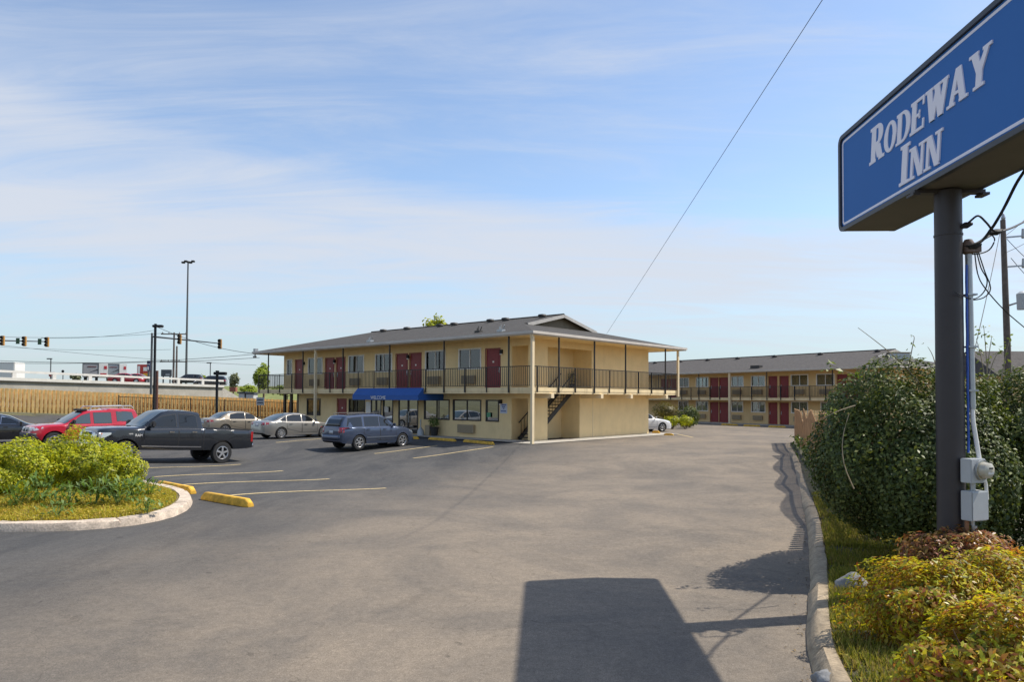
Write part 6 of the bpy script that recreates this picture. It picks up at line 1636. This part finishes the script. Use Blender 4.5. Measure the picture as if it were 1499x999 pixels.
def mast(label, base_u, Y, v0, heads, signs, u_end, v_end, pole=True, zb=0.0):
    a = at(base_u, v0, Y); b = at(u_end, v_end, Y); r = thing('traffic_signal', label, 'traffic signal', (a.x, Y, zb), 0, 'traffic signals beyond the fence'); o = Vector((a.x, Y, zb))
    mb = MB(); mb.tube([(0, 0, 0), (0, 0, a.z - zb + 0.4)], [0.15, 0.11], 10); mb.build('pole', m_steel, r)
    mb = MB(); mb.tube([Vector(a) - o, Vector(b) - o], [0.10, 0.05], 8); mb.build('mast_arm', m_steel, r)
    for (u, v) in heads:
        c = at(u, v, Y - 0.25) - o; mb = MB(); mb.box(c.x - 0.19, c.x + 0.19, c.y - 0.12, c.y + 0.12, c.z - 0.55, c.z + 0.55); h = mb.build('signal_head', m_sig, r, bevel=0.04)
        for k in (-0.36, 0, 0.36):
            mb = MB(); mb.lathe([(0.0, -0.13), (0.12, -0.13), (0.15, -0.14), (0.16, -0.30), (0.145, -0.30), (0.14, -0.15)], (c.x, c.y, c.z + k), 10, 'y'); mb.build('lens', m_dark, h)
    for (u, v) in signs:
        c = at(u, v, Y - 0.2) - o; mb = MB(); mb.box(c.x - 0.20, c.x + 0.20, c.y - 0.02, c.y + 0.02, c.z - 0.33, c.z + 0.33); mb.build('street_sign', mat('dark_green_sign', (0.02, 0.07, 0.03), 0.5), r)
mast('traffic signal mast reaching in from the left with three heads', -60, 80, 497.5, [(4, 499), (36, 500), (69, 501)], [(26, 499.5), (58, 500.5)], 72, 500.5)
mast('traffic signal mast with two heads behind the tall lamp post', 222.5, 80, 493, [(263, 497), (322, 504)], [], 325, 503.5)
# high mast lighting pole
a = at(275.3, 384, 150); r = thing('high_mast_light', 'very tall thin floodlight mast above the overpass', 'light mast', (a.x, 150, 0))
mb = MB(); mb.tube([(0, 0, 0), (0, 0, a.z)], [0.26, 0.14], 10); mb.build('pole', m_steel, r)
mb = MB(); mb.lathe([(0.3, a.z - 0.1), (0.5, a.z), (0.3, a.z + 0.2)], n=10); 
for k, dx in enumerate((-1.0, -0.45, 0.5, 1.05)): mb.box(dx - 0.28, dx + 0.28, -0.3, 0.3, a.z - 0.25 + 0.25 * (k % 2), a.z + 0.1 + 0.25 * (k % 2)); mb.bar((0, 0, a.z + 0.1), (dx, 0, a.z + 0.1), 0.06)
mb.build('floodlight_ring', m_dark, r)
def utility(label, u, v, Y, rad, arms, lean=0.0, ins=False):
    a = at(u, v, Y); r = thing('utility_pole', label, 'utility pole', (a.x + lean, Y, 0)); h = a.z
    mb = MB(); mb.tube([(0, 0, -0.1), (-lean * 0.5, 0, h / 2), (-lean, 0, h)], [rad * 1.25, rad * 1.1, rad * 0.85], 10); mb.build('pole', m_wood, r, smooth=40)
    for dz, hw in arms:
        mb = MB(); x = -lean * (h - dz) / h; mb.box(x - hw, x + hw, -0.07, 0.07, h - dz - 0.08, h - dz + 0.08)
        for t in (-0.9, -0.4, 0.4, 0.9): mb.lathe([(0.05, 0), (0.07, 0.1), (0.03, 0.25), (0, 0.26)], (x + hw * t, 0, h - dz + 0.08), 6)
        mb.build('crossarm', m_wood, r)
    return r, h
utility('left utility pole with two crossarms beyond the overpass', 255, 487, 110, 0.14, [(0.25, 2.0), (4.5, 2.1)]); utility('shorter plain utility pole beside the crossarm pole', 259, 507, 112, 0.14, [])
rp_, h_ = utility('leaning brown utility pole right of the sign pole', 1468, 322, 30, 0.115, [], 0.22)
mb = MB()
for dz in (0.75, 2.0): mb.bar((-0.2, 0, h_ - dz), (0.55, -0.1, h_ - dz + 0.05), 0.03); mb.lathe([(0.05, 0), (0.07, 0.05), (0.05, 0.4), (0.0, 0.42)], (0.55, -0.1, h_ - dz - 0.05), 8)
mb.lathe([(0.06, 0), (0.09, 0.08), (0.04, 0.25), (0, 0.3)], (-0.2, 0, h_), 8); mb.build('insulator', m_gal, rp_)
a = at(1497, 441, 29.4) - Vector(rp_.location); mb = MB(); mb.lathe([(0, -0.35), (0.2, -0.35), (0.22, 0.3), (0.1, 0.4), (0, 0.42)], a, 12); mb.bar(a, (0, 0, a.z - 0.1), 0.03); mb.build('transformer', m_grey, rp_, smooth=40)
def wire(label, pts, r=0.012, sag=0.0, group='overhead wires', name='overhead_wire', n=14):
    P = [Vector(p) for p in pts]
    if len(P) == 2:
        P = [P[0].lerp(P[1], i / n) + Vector((0, 0, -sag * 4 * (i / n) * (1 - i / n))) for i in range(n + 1)]
    mb = MB(); mb.tube(P, r, 5); o = mb.build(name, m_dark); return tag(o, label, 'wire', group)
wire('thick black cable rising from the motel roof to the top edge', [at(888, 489, 52), at(1206, -4, 16), at(1248, -100, 14)], 0.0085, name='overhead_cable')
WL = [(-30, 492, 240, 488, 85, 'topmost thin wire above the left signal heads'), (-30, 506, 250, 512, 100, 'thin wire just under the left signal heads'), (-30, 502, 375, 535, 95, 'long wire falling from the left signals towards the motel eave'),
      (-30, 527, 380, 524, 62, 'thin wire crossing above the white trailers'), (-30, 531, 372, 519, 61, 'thin wire running into the left eave of the motel'), (60, 495, 225, 484, 90, 'faint wire between the left signals and the lamp post'), (230, 479, 372, 518, 60, 'faint wire from the lamp post to the motel eave')]
for u0, v0, u1, v1, Y, lb in WL: wire(lb, [at(u0, v0, Y), at(u1, v1, Y - 1)], 0.020, 0.35)
# service drop at the sign pole
c0 = at(1413, 343, 8.2)
SW = [([at(1408, 335, 8.2), at(1420, 324, 8.1), at(1432, 316, 8.0), at(1444, 326, 8.0), at(1455, 338, 8.0), at(1470, 338, 8.2)], 0.012, 'black loop of cable springing from the weather head'),
      ([at(1412, 361, 8.2), at(1428, 358, 8.1), at(1440, 350, 8.1), at(1452, 334, 8.1), at(1462, 318, 8.0), at(1474, 296, 7.9), at(1488, 268, 7.7), at(1502, 246, 7.5), at(1530, 200, 7.2)], 0.017, 'thick twisted black cable rising to the right photo edge'),
      ([at(1412, 364, 8.2), at(1430, 356, 8.4), at(1455, 342, 9), at(1480, 334, 10), at(1510, 320, 12), at(1560, 300, 16)], 0.016, 'black service cable running right past the utility pole'),
      ([at(1418, 372, 8.2), at(1432, 372, 8.2), at(1448, 366, 8.2), at(1456, 352, 8.2), at(1452, 344, 8.2)], 0.008, 'thin drooping loop under the service cable'),
      ([at(1426, 362, 8.3), at(1431, 400, 8.3), at(1442, 422, 8.3), at(1470, 454, 8.8), at(1500, 480, 9.5)], 0.007, 'thin black wire hanging down right of the sign pole'),
      ([at(1428, 362, 8.3), at(1436, 392, 8.3), at(1445, 410, 8.3), at(1440, 428, 8.3), at(1424, 438, 8.2), at(1398, 428, 8.05)], 0.007, 'slack wire loop curling back to the sign pole'),
      ([at(1430, 362, 8.3), at(1441, 396, 8.3), at(1450, 422, 8.3), at(1440, 436, 8.3), at(1420, 440, 8.25)], 0.007, 'lower slack wire loop with small dark clips')]
for P, r, lb in SW:
    Q = [P[0]]
    for i in range(len(P) - 1):
        p0 = P[max(i - 1, 0)]; p1 = P[i]; p2 = P[i + 1]; p3 = P[min(i + 2, len(P) - 1)]
        for t in (0.25, 0.5, 0.75, 1.0): Q.append(0.5 * ((2 * p1) + (p2 - p0) * t + (2 * p0 - 5 * p1 + 4 * p2 - p3) * t * t + (3 * p1 - p0 - 3 * p2 + p3) * t ** 3))
    wire(lb, Q, r, group='service wires at the sign pole', name='service_cable')
for (u, v, lb) in ((1427, 360, 'lumpy black splice on the service cable beside the weather head'), (1414, 330, 'black cable clamp against the sign pole at the loop start'), (1458, 340, 'slim black splice where the twisted cable meets the service cable')):
    mb = MB(); c = at(u, v, 8.15); mb.tube([c + Vector((-0.07, 0, -0.02)), c, c + Vector((0.07, 0, 0.02))], [0.018, 0.04, 0.018], 8)
    tag(mb.build('cable_splice', m_dark, smooth=40), lb, 'splice')
for k, (p, q, lb) in enumerate([(at(1472, 345, 30), at(1530, 290, 34), 'thin line rising right from the utility pole'), (at(1474, 350, 30), at(1530, 400, 34), 'thin line falling right from the upper insulator'), (at(1480, 378, 30), at(1540, 440, 36), 'thin line falling right from the lower insulator'), (at(1464, 340, 30), at(1425, 520, 22), 'guy wire slanting down left from the utility pole'), (at(1472, 370, 30), at(1540, 330, 36), 'thin line rising right from the lower insulator')]):
    wire(lb, [p, q], 0.013, 0.1, group='lines of the utility pole')
# ================================================================== OVERPASS AND WHAT STANDS ON IT
O0 = at(-70, 583, 70); O1 = at(326, 583, 106); OD = O1 - O0; OD.z = 0; OL = OD.length; OD.normalize(); ON = Vector((OD.y, -OD.x, 0))
ov = thing('overpass', 'concrete overpass ramp with a white rail beyond the board fence', 'overpass', (O0.x, O0.y, 0), math.atan2(OD.y, OD.x))
def oz(s): return 4.35 - 0.25 * s / OL
m_oc = mat('weathered_grey_concrete', (0.34, 0.315, 0.27), 0.9, var=0.22, scale=0.45, bump=0.2, bscale=8)
mb = MB(); n = 24
for i in range(n + 1):
    s = OL * i / n; mb.v += [(s, 0, -0.2), (s, 0, oz(s) - 0.35), (s, 9, oz(s) - 0.35), (s, 9, -0.2)]
for i in range(n):
    for j in range(3): a = i * 4 + j; mb.f.append((a, a + 4, a + 5, a + 1)); mb.m.append(0)
mb.f.append((0, 1, 2, 3)); mb.f.append((n * 4 + 3, n * 4 + 2, n * 4 + 1, n * 4)); mb.m += [0, 0]
mb.build('retaining_wall', m_oc, ov)
mb = MB()
for i in range(n):
    s0, s1 = OL * i / n, OL * (i + 1) / n; mb.bar((s0, -0.05, oz(s0) - 0.18), (s1, -0.05, oz(s1) - 0.18), (0.18, 0.16))
mb.build('parapet', mat('pale_concrete', (0.55, 0.53, 0.48), 0.8, var=0.12, scale=1), ov)
mb = MB()
for i in range(n):
    s0, s1 = OL * i / n, OL * (i + 1) / n; mb.bar((s0, -0.12, oz(s0) - 0.40), (s1, -0.12, oz(s1) - 0.40), (0.10, 0.06))
mb.build('dark_strip', m_vent, ov)  # dark strip running along the bottom of the parapet
mb = MB()
for i in range(n):
    s0, s1 = OL * i / n, OL * (i + 1) / n; mb.bar((s0, -0.05, oz(s0) + 0.62), (s1, -0.05, oz(s1) + 0.62), (0.10, 0.12))
mb.build('guard_rail', mat('chalky_rail_paint', (0.60, 0.58, 0.54), 0.7, var=0.12, scale=1.5), ov)
for s in np.arange(1.5, OL, 4.6): mb = MB(); mb.box(s - 0.22, s + 0.22, -0.14, 0.04, oz(s) - 0.05, oz(s) + 0.6); mb.build('rail_post', MATS['chalky_rail_paint'], ov)
mb = MB(); mb.v = [(OL, 0.0, -0.2), (OL, 0, oz(OL) - 0.4), (OL, 9, oz(OL) - 0.4), (OL, 9, -0.2), (OL + 9, -1, -0.2), (OL + 9, 9, -0.2)]; mb.f = [(0, 4, 1), (1, 4, 5, 2), (2, 5, 3), (0, 1, 2, 3)]; mb.m = [0] * 4
mb.build('abutment_slope', m_conc, ov)
m_hill = mat('roadside_grass', (0.16, 0.18, 0.05), 0.95, var=0.3, scale=0.4)
mb = MB(); A0 = at(-300, 583, 100); A1 = at(420, 583, 150)
mb.v = [(A0.x - 60, A0.y, 0), (A1.x, A1.y - 10, 0), (A1.x + 10, A1.y + 30, 5.0), (A0.x - 60, A0.y + 60, 5.0), (A1.x + 40, A1.y + 300, 5), (A0.x - 300, A0.y + 300, 5)]; mb.f = [(0, 1, 2, 3), (3, 2, 4, 5)]; mb.m = [0, 0]
tag(mb.build('hill', m_hill), kind='structure')
def trailer(label, u0, u1, v0, v1, Y, ang, cgrey, red_at):
    a = at(u0, v1, Y); b = at(u1, v0, Y); w_ = b.x - a.x; h = b.z - a.z; r = thing('box_trailer', label, 'trailer', (a.x, Y, a.z), ang, 'box trailers above the overpass')
    wg = w_ * 0.64; mb = MB(); mb.box(0, wg, 0, 6, 0.55, h); mb.build('box', cgrey, r)
    mb = MB(); mb.box(wg + 0.002, w_, 0.0, 6, 0.55, h); mb.build('box_side', mat('trailer_white', (0.74, 0.73, 0.70), 0.5), r)
    mb = MB(); mb.box(-0.03, wg + 0.03, -0.04, 0.0, h - 0.12, h); mb.box(-0.03, 0.08, -0.04, 0, 0.55, h - 0.12); mb.box(wg - 0.08, wg + 0.03, -0.04, 0, 0.55, h - 0.12); mb.build('door_frame', m_steel, r)
    mb = MB(); mb.box(wg * 0.3, wg * 0.85, -0.03, -0.002, h * 0.76, h * 0.81); mb.box(wg * 0.25, wg * 0.9, -0.03, -0.002, 0.62, 0.95); mb.build('marking', mat('dark_maroon', (0.12, 0.03, 0.035), 0.6), r)
    mb = MB(); mb.quad([(wg * 0.35, -0.02, 1.2), (wg * 0.9, -0.02, 1.75), (wg * 0.98, -0.02, 1.65), (wg * 0.98, -0.02, 1.5), (wg * 0.9, -0.02, 1.6)][::-1]); mb.build('swoosh', m_dark, r)
    mb = MB(); x0 = wg + (w_ - wg) * 0.18; mb.box(x0, w_ - 0.15, -0.03, -0.002, 0.7, 1.15); mb.box(wg + (w_ - wg) * 0.6, w_ - 0.1, -0.03, -0.002, h * 0.66, h * 0.84); mb.build('red_marking', mat('marking_red', (0.45, 0.02, 0.03), 0.5), r)
    for x in (wg * 0.15, wg * 0.85):
        for y in (0.5, 4.6, 5.4): mb = MB(); mb.lathe([(0, -0.15), (0.45, -0.15), (0.48, 0), (0.45, 0.15), (0, 0.15)], (x, y, 0.40), 14, 'x'); mb.build('wheel', m_tyre, r)
trailer('left box trailer with a grey rear and white side', 120.5, 153, 531.5, 557, 112, R(29), mat('trailer_grey', (0.30, 0.30, 0.31), 0.55, var=0.08), 1); trailer('right box trailer with a blue grey rear and white side', 154, 182, 532.5, 557, 116, R(29), mat('trailer_blue_grey', (0.20, 0.23, 0.26), 0.55, var=0.08), 1)
a = at(-14, 549, 108); r = thing('white_truck', 'white box truck passing at the left photo edge above the rail', 'truck', (a.x, 108, 4.5)); mb = MB(); mb.box(0, 3.6, 0, 2.4, 0.5, 2.95); mb.build('box', mat('trailer_white', (0.74, 0.73, 0.70), 0.5), r, bevel=0.08)
mb = MB(); mb.box(-1.4, -0.05, 0.1, 2.3, 0.4, 2.1); mb.build('cab', m_white, r, bevel=0.15)
for x in (-0.8, 2.6):
    for y in (0.2, 2.2): mb = MB(); mb.lathe([(0, -0.15), (0.42, -0.15), (0.45, 0), (0.42, 0.15), (0, 0.15)], (x, y, 0.45), 14, 'y'); mb.build('wheel', m_tyre, r)
def far_car(label, u, v, Y, hd, m, spec, k=1.0, name='far_car'):
    a = at(u, v, Y); r, c = make_car(name, label, 'car', spec, (a.x, Y, a.z), hd, m, group='vehicles on the overpass'); return r
far_car('dark SUV driving on the overpass behind the short lamp post', 308, 567, 110, math.pi + 0.2, p_black, WAGON, name='dark_suv'); far_car('dark grey SUV on the overpass near the tall light mast', 275, 563.5, 118, math.pi + 0.2, paint('far_grey_paint', (0.06, 0.065, 0.06), 0.3), WAGON, name='grey_suv')
far_car('red sedan low behind the rail right of the trailers', 186, 561.5, 104, 0.2, p_red, SEDAN, name='red_sedan'); far_car('second red sedan just right behind the first on the overpass', 203, 562, 105, 0.2, p_red, SEDAN, name='red_sedan')
def board_sign(name, label, u0, u1, v0, v1, Y, m, legs, extra=None, zb=4.5, cat='sign'):
    a = at(u0, v1, Y); b = at(u1, v0, Y); r = thing(name, label, cat, ((a.x + b.x) / 2, Y, zb)); w_ = (b.x - a.x) / 2; z0, z1 = a.z - zb, b.z - zb
    mb = MB(); mb.box(-w_, w_, -0.15, 0.15, z0, z1); mb.build('panel', m, r, bevel=0.04)
    for x in legs: mb = MB(); mb.box(x * w_ - 0.1, x * w_ + 0.1, -0.08, 0.08, -1.0, z0 - 0.002); mb.build('post', m_steel, r)
    for (x0, x1, y0, y1, me) in (extra or []): mb = MB(); mb.box(-w_ + 2 * w_ * x0, -w_ + 2 * w_ * x1, -0.19, -0.152, z0 + (z1 - z0) * y0, z0 + (z1 - z0) * y1); mb.build('marking', me, r)
m_sred = mat('sign_red', (0.42, 0.025, 0.02), 0.5); m_syel = mat('sign_yellow', (0.65, 0.36, 0.02), 0.5)
board_sign('roadside_sign', 'red roadside sign with white shapes left of the lamp post', 201, 222, 534, 550, 125, m_sred, (-0.9, 0.9), [(0.05, 0.22, 0.1, 0.85, m_white), (0.45, 0.9, 0.4, 0.75, m_white)])
board_sign('roadside_sign', 'yellow sign panel just below the red roadside sign', 210, 222, 547, 554, 122, m_syel, (0.0,), [(0.1, 0.9, -0.5, 0.05, mat('sign_mauve', (0.30, 0.25, 0.42), 0.5))])
board_sign('route_sign', 'small navy route signs stacked left of the lamp post', 215.5, 220, 528.5, 543, 95, mat('sign_navy', (0.025, 0.03, 0.09), 0.5), (0.0,), [(0.0, 1.0, 0.62, 0.68, m_white), (0.3, 0.7, 0.08, 0.4, m_white)])
board_sign('billboard', 'dark grey billboard on two legs right of the lamp post', 236, 251.5, 541.5, 551.5, 130, mat('billboard_grey', (0.10, 0.11, 0.12), 0.6), (-0.6, 0.7), [(0.45, 0.85, 0.15, 0.4, m_grey)])
board_sign('warning_sign', 'small red road sign with white bar behind the rail', 72, 79.5, 545.2, 551.5, 100, m_sred, (0.0,), [(0.12, 0.88, 0.40, 0.60, m_white)])
a = at(92, 544, 100); r = thing('round_sign', 'small black round sign right of the red road sign', 'sign', (a.x, 100, 4.3)); mb = MB(); mb.lathe([(0, -0.02), (0.2, -0.02), (0.2, 0.02), (0, 0.02)], (0, 0, a.z - 4.3), 14, 'y'); mb.build('panel', m_dark, r); mb = MB(); mb.box(-0.05, 0.05, 0.03, 0.08, -0.5, a.z - 4.3); mb.build('post', m_steel, r)
for u, v, Y, lb in ((74.5, 526, 130, 'thin street light above the small red road sign'), (308, 532, 140, 'thin street light above the dark SUV on the overpass')):
    a = at(u, v, Y); r = thing('street_light', lb, 'street light', (a.x, Y, 4.5), 0, 'far street lights'); mb = MB(); mb.tube([(0, 0, 0), (0, 0, a.z - 4.5)], 0.09, 6); mb.build('pole', m_steel, r); mb = MB(); mb.box(-0.7, 0.2, -0.12, 0.12, a.z - 4.55, a.z - 4.35); mb.build('lamp_head', m_steel, r)
# low white utility structures between overpass and motel
mw2 = mat('pale_grey_cabinet', (0.50, 0.50, 0.48), 0.6)
for k, (u0, u1, v0, v1, Y, lb) in enumerate([(349, 358, 574, 584, 70, 'pale equipment cabinet left of the fence top by the motel'), (360, 371, 575, 584, 70, 'second pale equipment cabinet nearer the motel railing')]):
    a = at(u0, v1, Y); b = at(u1, v0, Y); r = thing('equipment_cabinet', lb, 'cabinet', (a.x, Y, 0), 0, 'pale equipment cabinets'); mb = MB(); mb.box(0, b.x - a.x, 0, 1.2, 0.0, b.z - 0.15); mb.build('cabinet', mw2, r, bevel=0.03); mb = MB(); mb.box(-0.1, b.x - a.x + 0.1, -0.1, 1.3, b.z - 0.145, b.z); mb.build('lid', mat('dark_lid', (0.05, 0.055, 0.07), 0.5), r)
a = at(350, 571, 72); r = thing('red_crate', 'small red brown box on the left equipment cabinet', 'box', (a.x, 70.3, at(352, 574, 70).z)); mb = MB(); mb.box(-0.3, 0.3, 0, 0.5, 0, 0.45); mb.build('box', mat('brick_red', (0.30, 0.10, 0.06), 0.7), r)
# ================================================================== TREES
def tree(name, label, u, v0, v1, Y, wpx, n, size, m, seed, zb=0.0, group=None):
    a = at(u, v1, Y); b = at(u, v0, Y); h = (b.z - a.z); rad = wpx / 2 / FPX * Y; r = thing(name, label, 'tree', (a.x, Y, zb), 0, group); off = np.array([a.x, Y, zb]); cz = (a.z + b.z) / 2
    Pn = []; Nn = []; rr = random.Random(seed)
    for k in range(9):
        an = rr.uniform(0, 6.28); ds = rr.uniform(0, 0.62); c = (a.x + math.cos(an) * rad * ds, Y + math.sin(an) * rad * ds, cz + h * rr.uniform(-0.25, 0.27)); q = rr.uniform(0.32, 0.5)
        P, N_ = blob_points(n // 9, c, (rad * q, rad * q, h * q * 0.55), seed * 20 + k, 0.3, None, 0.25); Pn.append(P); Nn.append(N_)
    leaf_mesh('crown', np.concatenate(Pn) - off, np.concatenate(Nn), size, m, r, aspect=0.65, upbias=0.3, seed=seed)
    mb = MB(); th = 0.035 * h + 0.05; mb.tube([(0, 0, -0.1), (0.03 * h, 0, (cz - zb) * 0.6), (0, 0.02 * h, cz - zb + h * 0.2)], [th, th * 0.7, th * 0.2], 8)
    for k in range(6):
        an = rr.uniform(0, 6.28); z = (cz - zb) * rr.uniform(0.6, 0.95); mb.tube([(0, 0, z), (math.cos(an) * rad * 0.35, math.sin(an) * rad * 0.35, z + h * 0.12), (math.cos(an) * rad * 0.6, math.sin(an) * rad * 0.6, z + h * 0.26)], [th * 0.4, th * 0.3, th * 0.1], 5)
    mb.build('trunk', m_bark, r, smooth=50)
tree('leafy_tree', 'bright green leafy tree left of the front motel gallery', 385, 533, 575, 88, 32, 2600, 0.34, L_tree, 3)
tree('leafy_tree', 'faint grey green tree beyond the overpass end', 341, 545, 572, 120, 22, 1300, 0.42, L_tree2, 4)
tree('leafy_tree', 'yellow green treetop showing above the motel ridge', 638, 464, 520, 78, 44, 2600, 0.38, L_yel, 5)
tree('leafy_tree', 'small green tree beside the tall light mast', 291, 547, 566, 128, 24, 1300, 0.40, L_tree, 6, zb=3)
tree('leafy_tree', 'low pale bush tree left of the box trailers', 112, 546, 560, 130, 18, 700, 0.40, L_tree2, 7, zb=3)
for k, (u, v0, v1, Y, w_, lb) in enumerate([(362, 563, 578, 125, 36, 'low green thicket left of the leafy tree'), (420, 560, 580, 130, 50, 'low green thicket behind the gallery left end')]): tree('thicket', lb, u, v0, v1, Y, w_, 1100, 0.45, L_tree, 8 + k)
# shrubs in front of the rear wing
SB = [('round_shrub', 'brownish green shrub left before the rear wing', (975, 603), 61, (1.05, 0.9, 0.75), 1500, leaf_mat('olive_brown_leaf', [(0.13, 0.11, 0.035), (0.18, 0.15, 0.04), (0.08, 0.08, 0.025)]), 51, 0.17),
      ('round_shrub', 'dark green shrub right before the rear wing', (1009, 610), 60, (0.95, 0.9, 0.85), 1700, L_hedge, 52, 0.17), ('round_shrub', 'low bright yellow green shrub nearest the white sedan', (984, 617), 57, (0.75, 0.6, 0.42), 1300, L_yel, 53, 0.13),
      ('round_shrub', 'low bright green shrub before the dark green shrub', (1003, 617.5), 57, (0.65, 0.6, 0.42), 1300, L_yel, 54, 0.13)]
for nm, lb, (u, v), Y, rad, n, lm, sd, sz in SB:
    c = at(u, v, Y); bush(nm, lb, 'shrub', (c.x, c.y, 0.0), (c.x, c.y, c.z), rad, n, sz, lm, sd, zmin=0.03, shell=0.2, amp=0.18, nl=5, trunk_r=0.04)
# weeds at the foot of the brown fence
for k, (u, v, lb) in enumerate(((1160, 655, 'green weed at the far foot of the brown board fence'), (1168, 664, 'green weed in the middle foot of the brown board fence'), (1176, 674, 'green weed where the brown fence meets the hedge'))):
    q = gp(u, v, 0.1); weed(lb, (q.x + 0.35, q.y, 0.03), 0.8, 70, 90 + k, 0.10, 0.5, 'weeds along the brown fence')
# neighbour's roof at the far right
a = at(1462, 583, 42); r = thing('neighbour_house', 'dark roofed low house behind the hedge at the right edge', 'house', (a.x, 42, 0)); mb = MB(); mb.box(0.4, 9.6, 0.4, 7.6, 0, 3.9); mb.build('wall', m_stucco2, r)
mb = MB(); zt_ = at(1478, 514, 42).z; mb.v = [(0, 0, 3.85), (10, 0, 3.85), (10, 8, 3.85), (0, 8, 3.85), (0.7, 4, zt_ + 0.25), (10, 4, zt_ + 0.25)]; mb.f = [(0, 1, 5, 4), (2, 3, 4, 5), (0, 4, 3), (1, 2, 5), (0, 3, 2, 1)]; mb.m = [0] * 5; mb.build('roof', mr_roof, r)
a = at(1312, 524, 62); r = thing('roof_unit', 'small metal unit on the rear motel roof above the hedge', 'roof unit', (a.x, 62, a.z - 0.55)); mb = MB(); mb.box(-0.9, 0.9, -0.6, 0.6, 0, 0.9); mb.build('housing', m_gal, r, bevel=0.04); mb = MB(); mb.box(-0.95, 0.95, -0.65, 0.65, 0.905, 1.0); mb.build('lid', m_ac, r)
